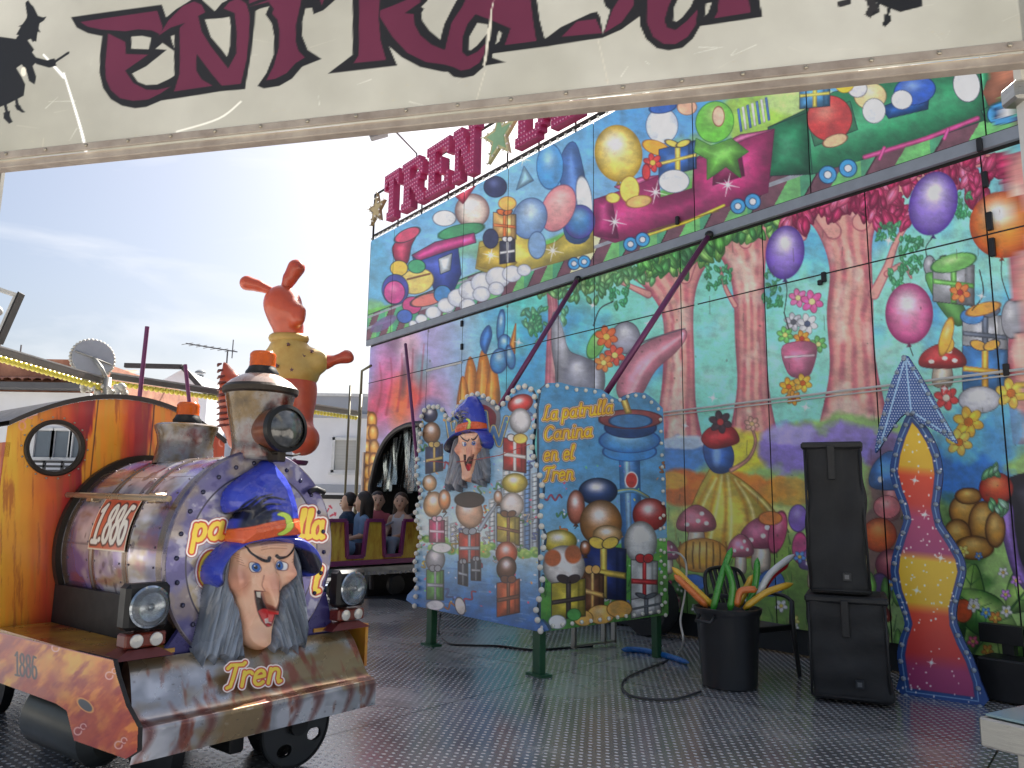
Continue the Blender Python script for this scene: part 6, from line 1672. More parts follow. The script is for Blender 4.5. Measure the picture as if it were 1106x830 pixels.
t = np.exp(-((cv.Y - 62) / 4) ** 2) * .55; cv.mix(np.arange(len(t)), t, (124, 66, 34)); t = np.exp(-((cv.Y - 5) / 9) ** 2) * .7; cv.mix(np.arange(len(t)), t, (110, 84, 44))
for k, (x, w) in enumerate([(-52, 3), (-70, 2), (-8, 3), (38, 4), (70, 3), (92, 4), (20, 2), (-95, 3)]):
    cv.stroke([(x, 60), (x + 4, 76), (x - 3, 96)], w * 1.6, (92, 40, 34), smooth=True, w2=.8, soft=5, a=.75); cv.stroke([(x, 58), (x - 4, 44)], w, (104, 52, 40), w2=.4, soft=4, a=.6)
rg = random.Random(3)
for k in range(60): cv.ell(rg.uniform(-134, 134), rg.uniform(0, 96), .8, .5, (60, 50, 46), a=.7); 
for k in range(22): x = rg.uniform(-134, 134); y = rg.uniform(50, 98); cv.stroke([(x, y), (x + rg.uniform(-6, 6), y + rg.uniform(-1, 1))], .35, (226, 226, 226), a=.7)
BUMP = paint_mat('bumper_paint', .24, .45, .5, bump=.1, dirt=.15, coat=.3)
bum = grid_mesh('bumper', P, cv.out(), BUMP, LC, None, True)
b = MB(LFR)
bk = [(s_ - .035, z - .01) for s_, z in zip(ps[::6], pz[::6])]; fr_ = [(s_ - .004, z) for s_, z in zip(ps[::6], pz[::6])]
for sgn in (-1, 1):
    w_ = [1.26 / 2 + (1.36 - 1.26) / 2 * t_ / dl[-1] for t_ in tt[::6]]
    V = [(f[0], sgn * w, f[1]) for f, w in zip(fr_, w_)] + [(-.20, sgn * w, f[1]) for f, w in zip(fr_, w_)]
    n_ = len(fr_); b.add(V, [(i, i + 1, n_ + i + 1, n_ + i) for i in range(n_ - 1)])
b.build('bumper_end', mat('rust_cream', S(150, 110, 86), .5, scale=20, col2=S(90, 60, 46)), LC)
b = MB(LFR); b.box((-.22, 0, .54), (.06, 1.24, .2)); b.box((-.21, 0, .34), (.05, 1.28, .12)); b.build('buffer_beam', UND, LC)
# Tren plate
TP_ = lplane(-.02)
ly = [(5.2, (150, 60, 60)), (4.7, (240, 236, 226)), (3.3, (182, 54, 36)), (1.9, (226, 196, 54))]
cutout('name_plate', TP_, script('Tren', 242, 744, 16, rise=.12, hx=15.5, slant=.2, sp=.12), ly, .45, 0.0, RELIEF, LC)

# running boards and skirts
SK = splane(-.75)
def paint_skirt(cv):
    X, Y = cv.X, cv.Y; n = fbm(X, Y, 34, 3); n2 = fbm(X * 1.4 + Y, Y, 16, 7); n3 = fbm(X, Y, 10, 14)
    cv.C[:] = np.array((184, 66, 28.)) + (n3[:, None] - .5) * 24
    def mx_(q, lo, hi, c, a): t = np.clip((q - lo) / (hi - lo), 0, 1) * a; cv.mix(np.arange(len(t)), t, c)
    mx_(n, .46, .72, (236, 168, 44), .95); mx_(n2, .5, .72, (150, 34, 28), .85); mx_(1 - n, .58, .76, (176, 84, 64), .6); mx_(1 - n2, .6, .76, (236, 140, 40), .8)
    t = np.clip((2.2 - np.abs(Y - np.interp(X, [-40, 125], [674, 713]))) / 1.5, 0, 1); cv.mix(np.arange(len(t)), t, (176, 88, 90))
    for q in script('1886', 16, 729, 15.5, hx=8.2, slant=-.03, sp=.02): cv.stroke([(a, b_ + (a - 16) * .22) for a, b_ in q], 1.0, (48, 34, 34))
    cv.ell(92, 762, 9, 4.5, (60, 62, 64), rot=40, ol=(226, 150, 70), ow=1.2)
    for k, (x, y) in enumerate([(84, 790), (128, 805), (118, 730), (60, 700)]): cv.stroke(arc(x, y, 4, 4, 0, 300), .7, (226, 170, 160)); cv.stroke(arc(x + 6, y - 5, 3, 3, 60, 360), .6, (226, 170, 160))
xs = np.arange(-60, 150, .55); ys = np.arange(665, 830, .55); X, Y = np.meshgrid(xs, ys)
outl = np.array([(-80, 662), (0, 683.5), (122, 713), (126, 730), (136, 762), (149, 786), (148, 812), (136, 820), (80, 800), (76, 785), (72, 768), (60, 760), (0, 738), (-80, 706)], float)
cv = Canvas(X, Y, (200, 100, 50)); paint_skirt(cv)
sk = grid_mesh('side_skirt', SK.hit(X, Y, 0.0), cv.out(), FLAMEP, LC, poly_sd(X, Y, outl) < .3)
prism_px(SK, outl, -.004, .02, 'skirt_backing', UND, sk)
# skirt beyond the picture and on the far side
b = MB(LFR); b.box((-2.7, -.76, .55), (2.0, .02, .24)); b.box((-1.8, .76, .55), (3.3, .02, .24)); b.build('side_skirt', mat('skirt_orange', S(205, 100, 50), .35, scale=5, col2=S(240, 180, 60), coat=.3), LC)
RBM = mat('running_board', S(214, 160, 60), .3, 0, scale=4, col2=S(150, 62, 34), stretch=(1, 1, 1), coat=.4, bump=.1)
b = MB(LFR); b.box((-.80, -.575, .664), (1.24, .345, .02)); b.box((-.80, .575, .664), (1.24, .345, .02)); b.box((-2.3, 0, .664), (1.7, 1.5, .02)); b.build('running_board', RBM, LC)
b = MB(LFR); b.box((-.80, 0, .60), (1.16, .72, .24)); b.box((-1.9, 0, .40), (3.4, .9, .2)); b.box((-.9, -.33, .78), (.9, .04, .2)); b.box((-.86, -.235, .78), (1.12, .47, .21)); b.build('frame', UND, LC)
# wheels
for (s_, l_) in ((-.42, .33), (-.42, -.33), (-1.5, .33), (-1.5, -.33), (-2.5, .33), (-2.5, -.33)):
    b = MB(LFR); b.lathe([(.05, -.03), (.20, -.03), (.225, -.03), (.225, .03), (.20, .03), (.18, .012), (.08, .012), (.05, .03), (.001, .03)], (s_, l_, .20), (0, 1, 0), 36, False); b.lathe([(.001, -.03), (.05, -.03)], (s_, l_, .20), (0, 1, 0), 36, False); w_ = b.build('wheel', UND, LC, 'auto')
    b = MB(LFR)
    for k in range(5): a = k * 1.2566; b.ball((s_ + .12 * math.cos(a), l_ + .013 * np.sign(l_), .20 + .12 * math.sin(a)), (.035, .008, .035), 10, 6)
    b.build('spoke_hole', mat('hole_grey', S(150, 150, 150), .6), w_)
for l_ in (-.38, .30):
    pass
b = MB(LFR); b.lathe([(.16, -.28), (.17, -.26), (.17, .2), (.12, .26), (.06, .27), (.06, .32), (.001, .32)], (-.95, -.45, .22), (.97, .2, -.1), 28, True); b.build('air_tank', mat('tank_grey', S(96, 96, 90), .35, .5, scale=5), LC, 'auto')
b = MB(LFR)
for z, l_ in ((.12, .22), (.14, -.05)): b.box((-.25, l_, z + .06), (.2, .08, .14), None, .01)
b.build('coupling', UND, LC)
gy, gz = np.meshgrid(np.linspace(-.215, .215, 110), np.linspace(-.215, .215, 110)); rr_ = np.hypot(gy, gz); mk = rr_ < .208
for a in (60, 150, 240, 330): mk &= (((gy - .135 * math.cos(math.radians(a))) / .042) ** 2 + ((gz - .135 * math.sin(math.radians(a))) / .03) ** 2) > 1
for off_ in (0.0, -.02): grid_mesh('guide_disc', lw(np.full_like(gy, -.10 + off_), gy + .26, gz + .213), np.tile(np.array((12, 12, 13.)), gy.shape + (1,)), BP, LC, mk)
b = MB(LFR); b.lathe([(.212, -.024), (.212, .004), (.2, .004), (.2, -.024), (.212, -.024)], (-.10, .26, .213), (1, 0, 0), 48, False); b.lathe([(.05, -.03), (.05, .03)], (-.10, .26, .213), (1, 0, 0), 20); b.build('disc_rim', UND, LC)
# headlights on the bumper shelf
CHR = mat('reflector', S(205, 212, 220), .12, .9, scale=22, col2=S(120, 130, 140)); GLS = mat('lamp_glass', (.75, .78, .8, 1), .04, 0, trans=.9)
for l_ in (-.585, .60):
    z0 = .885
    root = MB(LFR).box((-.15, l_, z0), (.09, .205, .205), None, .018).build('headlight', mat('lamp_black', (0.01, 0.01, 0.011, 1), .4, spec=.3), LC)
    b = MB(LFR); b.lathe([(.09, .0), (.094, .012), (.085, .016)], (-.105, l_, z0), (1, 0, 0), 36, False); b.build('bezel', CHR, root, 'auto')
    b = MB(LFR); b.lathe([(.085, .012), (.07, .003), (.045, .0015), (.001, .001)], (-.105, l_, z0), (1, 0, 0), 36, False); b.ball((-.098, l_, z0), .018, 10, 6); b.build('reflector', CHR, root, True)
    b = MB(LFR); b.lathe([(.087, .014), (.074, .024), (.045, .032), (.001, .035)], (-.105, l_, z0), (1, 0, 0), 36, False); b.build('lens', GLS, root, True)
    am = MB(LFR).box((-.145, l_, z0 - .145), (.085, .19, .062), None, .008).build('marker_lamp', mat('amber_red', S(120, 44, 28), .3), LC)
    b = MB(LFR)
    for q in (-.045, .045): b.lathe([(.03, 0), (.03, .006), (.026, .01), (.001, .012)], (-.102, l_ + q, z0 - .145), (1, 0, 0), 20, False)
    b.build('bulb', mat('lamp_clear', S(226, 222, 214), .15, .2), am, 'auto')
    b = MB(LFR); b.box((-.19, l_, z0 - .06), (.03, .05, .28), None, .004); V = [(-.10, l_ - .14, .66), (-.10, l_ + .14, .66), (-.25, l_ + .14, .66), (-.25, l_ - .14, .66), (-.12, l_ - .07, .70), (-.12, l_ + .07, .70), (-.22, l_ + .07, .70), (-.22, l_ - .07, .70)]
    b.add(V, [(0, 1, 5, 4), (1, 2, 6, 5), (2, 3, 7, 6), (3, 0, 4, 7), (4, 5, 6, 7)]); b.build('lamp_stand', mat('red_bracket', S(112, 38, 32), .4), LC)
# smokestack, dome, beacons, big lamp
STK = mat('stack_patina', S(170, 158, 146), .26, .45, scale=4.5, coat=.3, bump=.1, ramp=[(.3, S(52, 42, 30)), (.43, S(112, 92, 60)), (.54, S(128, 126, 128)), (.66, S(108, 44, 36)), (.8, S(160, 156, 154))])
sx = -.235
b = MB(LFR); b.lathe([(.125, 0), (.135, .02), (.128, .07), (.138, .14), (.160, .24), (.177, .32), (.184, .36)], (sx, 0, 1.585), (0, 0, 1), 48, False); st = b.build('smokestack', STK, LC, 'auto')
b = MB(LFR); b.lathe([(.184, .35), (.198, .36), (.200, .385), (.187, .40)], (sx, 0, 1.585), (0, 0, 1), 48, False); b.build('stack_rim', DKBR, st, 'auto')
b = MB(LFR); b.lathe([(.187, .398), (.16, .425), (.11, .455), (.08, .468), (.001, .47)], (sx, 0, 1.585), (0, 0, 1), 48, False); b.build('stack_cap', mat('cap_cream', S(205, 192, 182), .3, .3, scale=5, col2=S(150, 100, 80), coat=.3), st, 'auto')
AMB = mat('amber_lens', S(240, 110, 20), .18, 0, scale=30, var=.2, trans=.25)
def beacon(s_, l_, z_, k, par):
    b = MB(LFR); b.lathe([(.082 * k, 0), (.082 * k, .016 * k), (.07 * k, .034 * k), (.066 * k, .045 * k)], (s_, l_, z_), (0, 0, 1), 28); q = b.build('beacon_light', mat('lamp_black', (0.01, 0.01, 0.011, 1), .4, spec=.3), par, 'auto')
    b = MB(LFR); b.lathe([(.066 * k, .044 * k)] + [(.065 * k - .0015 * (i % 2), (.048 + .009 * i) * k) for i in range(8)] + [(.054 * k, .122 * k), (.001, .128 * k)], (s_, l_, z_), (0, 0, 1), 28); b.build('lens', AMB, q, 'auto')
beacon(sx, 0, 2.045, 1.08, LC)
dx_ = -.98
b = MB(LFR); b.lathe([(.175, -.02), (.165, .02), (.155, .10), (.162, .15), (.178, .19), (.180, .205), (.165, .215), (.06, .225), (.001, .228)], (dx_, 0, 1.6), (0, 0, 1), 44, False); dm = b.build('steam_dome', STK, LC, 'auto')
beacon(dx_, .0, 1.828, 1.0, LC)
# big headlamp hanging off the stack
lc = (.02, -.015, 1.74)
b = MB(LFR); b.lathe([(.05, -.19), (.085, -.17), (.11, -.10), (.112, -.02), (.118, -.0)], lc, (1, 0, .02), 36); hl = b.build('headlamp', mat('copper_shell', S(150, 84, 52), .35, .4, scale=6, col2=S(96, 52, 36), coat=.2), LC, 'auto')
b = MB(LFR); b.lathe([(.11, -.012), (.123, -.005), (.123, .03), (.103, .036)], lc, (1, 0, .02), 40, False); b.build('bezel', mat('lamp_black', (0.01, 0.01, 0.011, 1), .4, spec=.3), hl, 'auto')
b = MB(LFR); b.lathe([(.104, .022), (.085, .035), (.05, .046), (.001, .05)], lc, (1, 0, .02), 40, False); b.build('lens', mat('smoky_glass', S(120, 120, 118), .08, .3, scale=14, col2=S(60, 60, 60), coat=.8), hl, True)
b = MB(LFR); b.box((-.05, 0, 1.60), (.10, .05, .06), None, .008); b.tube([(-.08, -.09, 1.66), (-.02, -.05, 1.61), (.0, .06, 1.605), (-.02, .12, 1.62)], .006, 6); b.build('lamp_bracket', DKBR, hl)
# handrail
b = MB(LFRE); a = math.radians(149); r_ = BR_ + .06
b.tube([(-1.46, r_ * math.cos(a), BZ + r_ * math.sin(a)), (-.24, r_ * math.cos(math.radians(151)), BZ + r_ * math.sin(math.radians(151)))], .016, 8)
for s_ in (-1.12, -.42): b.box((s_, (BR_ + .03) * math.cos(a), BZ + (BR_ + .03) * math.sin(a)), (.07, .07, .05), None, .006)
b.build('handrail', mat('brass_rod', S(190, 170, 140), .3, .7), LC, 'auto')
# number plate curved on the barrel
sv2 = np.linspace(-1.02, -.60, 190); av2 = np.radians(np.linspace(148, 179, 130)); S2, A2 = np.meshgrid(sv2, av2)
xx = (S2 + 1.02) / .42 * 55; yy2 = (A2 - A2.min()) / (A2.max() - A2.min()) * 42
cv = Canvas(xx, yy2, (186, 72, 44)); 
cv.C += (fbm(cv.X, cv.Y, 9, 2)[:, None] - .5) * 30
ed = np.clip(1.6 - np.minimum(np.minimum(cv.X, 55 - cv.X), np.minimum(cv.Y, 42 - cv.Y)), 0, 1); cv.mix(np.arange(cv.X.size), ed, (214, 200, 176))
num = script('1', 2.5, 36, 18.5, hx=15, slant=.05) + script('.', 13.6, 35, 18.5, hx=14, slant=0) + script('886', 18, 36, 18.5, hx=13.2, slant=.06, sp=.08)
cv.layers(num, [(3.6, (66, 22, 22)), (2.1, (220, 214, 200))]); 
r2 = BR_ + .011
np_ = grid_mesh('number_plate', lw(S2, EL * r2 * np.cos(A2), BZ + r2 * np.sin(A2)), cv.out(), FLAMEP, LC)

# cab: painted front sheet with two portholes
CS, CC, CW = -1.43, -.135, .665
CP = lplane(CS)
def cabroof(l): return 1.985 - .36 * ((l - CC) / CW) ** 2 * .62
lv = np.linspace(CC - CW, CC + CW, 330); zv = np.linspace(.66, 2.0, 320); Lg, Zg = np.meshgrid(lv, zv)
P = lw(np.full_like(Lg, CS), Lg, Zg); X, Y = proj(P)
PORT = []
for (x, y) in ((59.5, 484), (226, 482)):
    q = CP.hit(x, y); PORT.append((float((q - LO) @ LAT), float(q[2])))
PORT[1] = (2 * CC - PORT[0][0], PORT[0][1])
PRAD = .142
mk = (Zg < cabroof(Lg))
for (a, b_) in PORT: mk &= np.hypot(Lg - a, Zg - b_) > PRAD
cv = Canvas(X, Y, (220, 130, 40))
u_ = (Lg.ravel() - (CC - CW)) / (2 * CW)
wv = fbm(cv.X * 1.0, cv.Y * .18, 16, 5); w2 = fbm(cv.X * 1.3, cv.Y * .14, 9, 9)
gx = np.interp(u_ + (wv - .5) * .13, [0, .1, .2, .3, .345, .355, .45, .54, .60, .62, .72, .85, 1], [0, .15, .55, .85, .95, .2, .25, .85, .95, .25, .4, .9, .6])
cs = np.array([(232, 158, 30), (222, 128, 26), (206, 84, 24), (172, 34, 26), (112, 16, 30)], float)
c = np.stack([np.interp(gx * 4, range(5), cs[:, k]) for k in range(3)], -1); st_ = np.clip((w2 - .5) * 5, 0, 1)[:, None] * .45
c = c * (1 - st_) + np.array((226, 190, 40.)) * st_ * (1 - gx[:, None]) + np.array((110, 20, 20.)) * st_ * gx[:, None]; cv.C[:] = c
w3 = fbm(cv.X * 1.6, cv.Y * .12, 6, 19); t = np.clip((w3 - .6) * 8, 0, 1) * .6; cv.mix(np.arange(len(t)), t, (150, 60, 20))
for s_ in (.352, .612): t = np.clip((.0035 - np.abs(u_ - s_)) / .002, 0, 1); cv.mix(np.arange(len(t)), t, (50, 16, 14))
for (x, y, sx_) in ((24, 452, 1), (240, 470, -1)):
    for q in (arc(x, y, 4, 3, 0, 360), arc(x + 9 * sx_, y - 3, 4, 3, 60, 330), arc(x, y + 8, 3.5, 4.5, 90, 400), [(x, y), (x + 16 * sx_, y - 4)]): cv.stroke(q, .7, (226, 140, 120))
cabf = grid_mesh('cab_front', P, cv.out(), FLAMEP, LC, mk)
for (a, b_) in PORT:
    bm_ = MB(LFR); bm_.lathe([(PRAD + .022, -.02), (PRAD + .022, .01), (PRAD + .014, .016), (PRAD - .004, .014), (PRAD - .006, -.02)], (CS, a, b_), (1, 0, 0), 48, False); pr = bm_.build('porthole', DKBR, LC, 'auto')
    bm_ = MB(LFR)
    for k in range(18): t = k * math.pi / 9; bm_.ball((CS + .006, a + (PRAD + .036) * math.cos(t), b_ + (PRAD + .036) * math.sin(t)), .006, 6, 4)
    bm_.build('bolt', mat('bolt_pale', S(190, 180, 160), .3, .6), pr, True)
b = MB(LFR)
arcp = [(CC + CW * q, cabroof(CC + CW * q)) for q in np.linspace(-1, 1, 31)]
for i in range(30):
    (a0, z0), (a1, z1) = arcp[i], arcp[i + 1]
    b.add([(CS + .02, a0, z0), (CS + .02, a1, z1), (CS - 1.35, a1, z1), (CS - 1.35, a0, z0), (CS + .02, a0, z0 + .028), (CS + .02, a1, z1 + .028), (CS - 1.35, a1, z1 + .028), (CS - 1.35, a0, z0 + .028)], [(0, 1, 2, 3), (7, 6, 5, 4), (4, 5, 1, 0), (3, 2, 6, 7)])
b.build('cab_roof', mat('roof_dark', S(58, 50, 46), .4, scale=8), LC)
SIDE = mat('cab_side_paint', S(226, 120, 36), .3, coat=.35, scale=2.5, stretch=(3, 3, .5), ramp=[(.3, S(150, 24, 26)), (.45, S(216, 84, 26)), (.58, S(242, 160, 40)), (.72, S(240, 196, 60))])
b = MB(LFR)
for l_ in (CC - CW + .012, CC + CW - .012):
    b.box((CS - .07, l_, 1.17), (.13, .024, 1.0)); b.box((CS - 1.25, l_, 1.17), (.2, .024, 1.0)); b.box((CS - .66, l_, .90), (1.0, .024, .48)); b.box((CS - .66, l_, 1.63), (1.32, .024, .08))
b.build('cab_side', SIDE, LC)
b = MB(LFR); b.box((CS - .14, CC - CW - .004, 1.38), (.016, .03, .5)); b.box((CS - 1.14, CC - CW - .004, 1.38), (.016, .03, .5)); b.box((CS - .64, CC - CW - .004, 1.585), (1.0, .03, .016)); b.build('window_trim', DKBR, LC)
b = MB(LFR); b.box((CS - .45, CC - CW + .17, 1.12), (.5, .06, .9), None, .02); b.build('cab_seat', UND, LC)
b = MB(LFR); b.box((CS - .02, .30, 1.66), (.01, .05, .09)); b.build('cab_latch', mat('brass_rod', S(190, 170, 140), .3, .7), LC)

# ================================================================== KANGAROO FIGURE
KD = 9.0
kc = at_y(316, 420, KD)
KS = KD / FPX * 1.02
def K(px, py, dy=0.0): 
    return at_y(np.array(px, float), np.array(py, float), KD) + np.array([0, dy * KS, 0])
def kx(px, py, dy=0.0): return tuple(K(px, py, dy))
KO = K(316, 494); KO[2] -= 0.02
KAN = empty('kangaroo_figure', KO, 'orange fibreglass kangaroo in a yellow patterned shirt, seen from behind above the engine', 'statue')
ORG = mat('orange_fibreglass', S(226, 98, 58), .34, 0, scale=3.2, col2=S(190, 72, 50), coat=.25, bump=.08)
YEL = mat('yellow_shirt', S(222, 186, 102), .45, 0, scale=5, col2=S(206, 160, 78), bump=.1)
r1 = lambda q: q * KS
kb = blend([cone(kx(307, 335), kx(312, 354), r1(18), r1(15)), cone(kx(305, 328), kx(308, 340), r1(20), r1(18)), cone(kx(316, 338, -8), kx(326, 340, -14), r1(12), r1(8)), cone(kx(324, 348, -12), kx(327, 350, -16), r1(8), r1(6)), cone(kx(311, 356), kx(313, 375), r1(13), r1(15)),
            cone(kx(313, 385), kx(316, 415), r1(19), r1(22)), elli(kx(318, 424, 2), (r1(23), r1(22), r1(26))), cone(kx(322, 440), kx(326, 470, -6), r1(17), r1(12)), cone(kx(303, 440, 4), kx(300, 474, 0), r1(17), r1(12)),
            cone(kx(331, 476, -14), kx(326, 476, 4), r1(17), r1(16)), cone(kx(300, 482, -14), kx(296, 480, 4), r1(13), r1(12)),
            cone(kx(333, 392, 0), kx(350, 391, 4), r1(9), r1(6.5)), cone(kx(350, 391, 4), kx(369, 385, 8), r1(6.5), r1(4.5)), elli(kx(372, 384, 9), (r1(6), r1(5), r1(6))), cone(kx(374, 382, 9), kx(377, 386, 9), r1(3.5), r1(3)),
            cone(kx(292, 385, 6), kx(284, 402, 12), r1(9), r1(7))], r1(7))
lo = np.array(kx(270, 500)) - np.array([0, r1(45), r1(5)]); hi = np.array(kx(385, 296)) + np.array([.05, r1(50), 0])
solid('body', kb, lo, hi, .034, ORG, KAN)
tl = [(290, 470, 8), (272, 476, 12), (256, 472, 16), (247, 452, 18), (245, 430, 18), (243, 411, 18), (236, 391, 18)]
tr = [14, 14, 14.5, 15, 14, 12, 4]
fs = [cone(kx(*tl[i]), kx(*tl[i + 1]), r1(tr[i]), r1(tr[i + 1])) for i in range(6)]
solid('tail', blend(fs, r1(5)), np.array(kx(226, 492)) - [0, .1, .1], np.array(kx(300, 380)) + [.1, r1(60), .05], .034, mat('tail_orange', S(220, 100, 66), .34, scale=3, var=.12, coat=.25), KAN)
b = MB()
for k in range(11):
    t = k / 10; x = 235 - 1 + 0 * t; y = 394 + t * 66; w = 2 + 7 * min(1, t * 1.6)
    b.tube([K(231.5 - t * 1, y, 10), K(234 + w * .6 - t * 2, y - .5, 2), K(236 + w * 1.4 - t, y - 1.5, 2)], [r1(1.0), r1(1.7), r1(.8)], 6)
b.build('tail_ridges', mat('ridge_brown', S(120, 58, 52), .5), KAN, True)
for (a, b_, c_, ra2, rb2, nm) in (((294, 315, 0), (279, 309, 0), (267, 306, 0), 4.2, 8.2, 'ear'), ((309, 312, -2), (314, 302, -3), (321, 291, -4), 5.5, 9.5, 'ear')):
    f = blend([cone(kx(*a), kx(*b_), r1(ra2), r1((ra2 + rb2) / 2)), cone(kx(*b_), kx(*c_), r1((ra2 + rb2) / 2), r1(rb2))], r1(2))
    pc = np.array([kx(*a), kx(*c_)]); solid('ear', f, pc.min(0) - r1(12), pc.max(0) + r1(12), .022, ORG, KAN)
sh = blend([cone(kx(312, 378), kx(316, 398), r1(20), r1(23)), elli(kx(317, 404, 1), (r1(27), r1(26), r1(19))), cone(kx(318, 381, 0), kx(338, 391, 2), r1(13), r1(13.5)), cone(kx(300, 380, 4), kx(288, 392, 8), r1(12), r1(12)), cone(kx(338, 391, 2), kx(343, 391, 2), r1(13.5), r1(12))], r1(4))
solid('shirt', sh, np.array(kx(272, 424)) - [0, r1(30), 0], np.array(kx(352, 356)) + [.05, r1(32), .05], .03, YEL, KAN)
b = MB(); cc_ = K(312, 366); b.tube([cc_ + np.array([r1(16) * math.cos(t), r1(14) * math.sin(t), r1(1.5) * math.sin(t)]) for t in np.linspace(0, 2 * math.pi, 25)], r1(5.5), 10, False); b.build('collar', YEL, KAN, True)
b = MB()
for (x, y, r) in ((331, 388, 3.2), (306, 400, 2.8), (322, 404, 2.4), (318, 377, 2), (340, 382, 2), (298, 392, 2.2)):
    pts = []
    for k in range(10): rr = r if k % 2 == 0 else r * .45; a = math.radians(90 + 36 * k); pts.append((x + rr * math.cos(a), y - rr * math.sin(a)))
    pts = np.array(pts); dyo = -14.5 if x > 325 else (-25.0 if x > 300 else -20)
    W = K(pts[:, 0], pts[:, 1]) ; W[:, 1] += dyo * KS; W = W + (CAM0 - W) * 0.0
    Wb = W.copy(); Wb[:, 1] += .05; b.prism(list(W), list(Wb))
b.build('star_print', mat('print_dark', S(120, 80, 84), .5), KAN)
b = MB(); b.ball(K(324, 332, -9), r1(3), 10, 6); b.build('eye', mat('eye_dark', S(30, 24, 26), .2), KAN, True)
b = MB(); e0 = KO.copy(); b.lathe([(.16, -.05), (.18, -.02), (.18, .0), (.05, .01)], e0 + np.array([0, 0, -.02]), (0, 0, 1), 24); b.tube([e0 - [0, 0, .03], [e0[0], e0[1], .0]], .05, 10); b.tube([K(320, 496, -6), [K(320, 496, -6)[0], K(320, 496, -6)[1], 0.0]], .018, 8); b.build('stand_pole', PURP, KAN, 'auto')

# ================================================================== PASSENGER WAGON AND RIDERS
wg = floor_pt(400, 645); WP = Plane(wg, 41.0)
we2, wn2 = WP.e, WP.n                             # wn2 faces the camera side
WG = empty('train_wagon', wg, 'yellow wooden-look ride wagon with purple trim and low doorways, coming out of the tunnel', 'train wagon')
YW_ = mat('yellow_boards', S(212, 170, 60), .4, 0, coat=.2, stretch=(1, 1, .35), scale=9, ramp=[(.3, S(170, 96, 40)), (.42, S(222, 166, 56)), (.6, S(246, 208, 80)), (.75, S(232, 190, 66))])
PT = mat('purple_trim', S(148, 60, 116), .4, scale=5)
def wuv(x, y): a, b_ = WP.to_uv(x, y); return float(a), float(b_)
uA = wuv(345, 590)[0] - 1.6; uB = wuv(452, 590)[0] + .55
zT = wuv(400, 563)[1]; zB = wuv(400, 608)[1]; zD = wuv(400, 601)[1]
doors = [(wuv(373, 565)[0], wuv(396, 565)[0]), (wuv(413, 565)[0], wuv(436, 565)[0])]
dw = doors[0][1] - doors[0][0]; gap = doors[1][0] - doors[0][1]
doors = [(doors[0][0] - gap - dw, doors[0][0] - gap)] + doors
ins_ = .05
prev = uA
def wprism(pts, th, nm, m, par, off=0.0):
    f = [WP.uv(p[0], p[1], off) for p in pts]; k = [WP.uv(p[0], p[1], off - th) for p in pts]; return MB().prism(f, k).build(nm, m, par)
bnds = []
for (a, b_) in doors: bnds.append((prev, a)); prev = b_
bnds.append((prev, uB))
for i, (a, b_) in enumerate(bnds):
    la = a if i == 0 else a; 
    wprism([(a - (ins_ if i else 0), zD), (b_ + (ins_ if i < 3 else 0), zD), (b_, zT), (a, zT)], .04, 'side_panel', YW_, WG)
wprism([(uA, zB), (uB, zB), (uB, zD), (uA, zD)], .04, 'side_panel', YW_, WG)
WD = 1.15
MB((WP.P, we2, wn2, Zv)).box(((uA + uB) / 2, -WD, (zT + zB) / 2), (uB - uA, .04, zT - zB)).build('far_side', YW_, WG)
t_ = MB((WP.P, we2, wn2, Zv)); t_.box(((uA + uB) / 2, -WD / 2, zB + .02), (uB - uA, WD, .05)); t_.box(((uA + uB) / 2, -WD / 2 - .02, zB - .13), (uB - uA, WD * .9, .12)); t_.build('floor_frame', mat('chassis_grey', S(150, 152, 156), .4, .5, scale=8), WG)
b = MB((WP.P, we2, wn2, Zv))
def tl_(u0, z0, u1, z1, w=.05): b.bar((u0, .012, z0), (u1, .012, z1), w, .055, (0, 1, 0))
tl_(uA, zB + .01, uB, zB + .01, .07)
for i, (a, b2_) in enumerate(bnds): tl_(a - .0, zT + .01, b2_, zT + .01)
for (a, b2_) in doors: tl_(a, zT, a + ins_, zD); tl_(b2_, zT, b2_ - ins_, zD); tl_(a + ins_, zD, b2_ - ins_, zD)
b.build('trim', PT, WG)
for (a, b2_) in doors:
    m_ = (a + b2_) / 2
    for (q, nm) in ((-.42, 'bench'), (.55, 'bench')):
        pass
for (a, b2_) in bnds[1:]:
    c_ = (a + b2_) / 2
    MB((WP.P, we2, wn2, Zv)).box((c_, -WD / 2, zB + .16), (.42, WD - .14, .26), None, .02).box((c_, -WD / 2, zB + .42), (.05, WD - .14, .3), None, .01).build('bench', mat('bench_dark', S(70, 44, 60), .5), WG)
for u0 in (uA + .5, uB - .9, (uA + uB) / 2):
    c_ = WP.uv(u0, .14, -.12); MB().lathe([(.001, -.05), (.14, -.05), (.16, -.03), (.16, .03), (.14, .05), (.001, .05)], c_, wn2, 24, False).build('wheel', UND, WG, 'auto')
b = MB()
for k in range(40): c_ = WP.uv(uA + (uB - uA) * k / 39, zB - .16 + .015 * math.sin(k * 1.6), .03); b.ball(c_, .022, 6, 4)
b.build('chain', mat('chain_grey', S(170, 172, 176), .4, .6), WG)
fr_w = (WP.P, we2, wn2, Zv)
b = MB(fr_w); b.tube([(doors[2][0] + .35, -.4, zT - .1), (doors[2][0] + .75, -.35, zT + .06), (doors[2][0] + 1.0, -.3, zT + .12)], .02, 8); b.build('safety_bar', mat('chain_grey', S(170, 172, 176), .4, .6), WG)

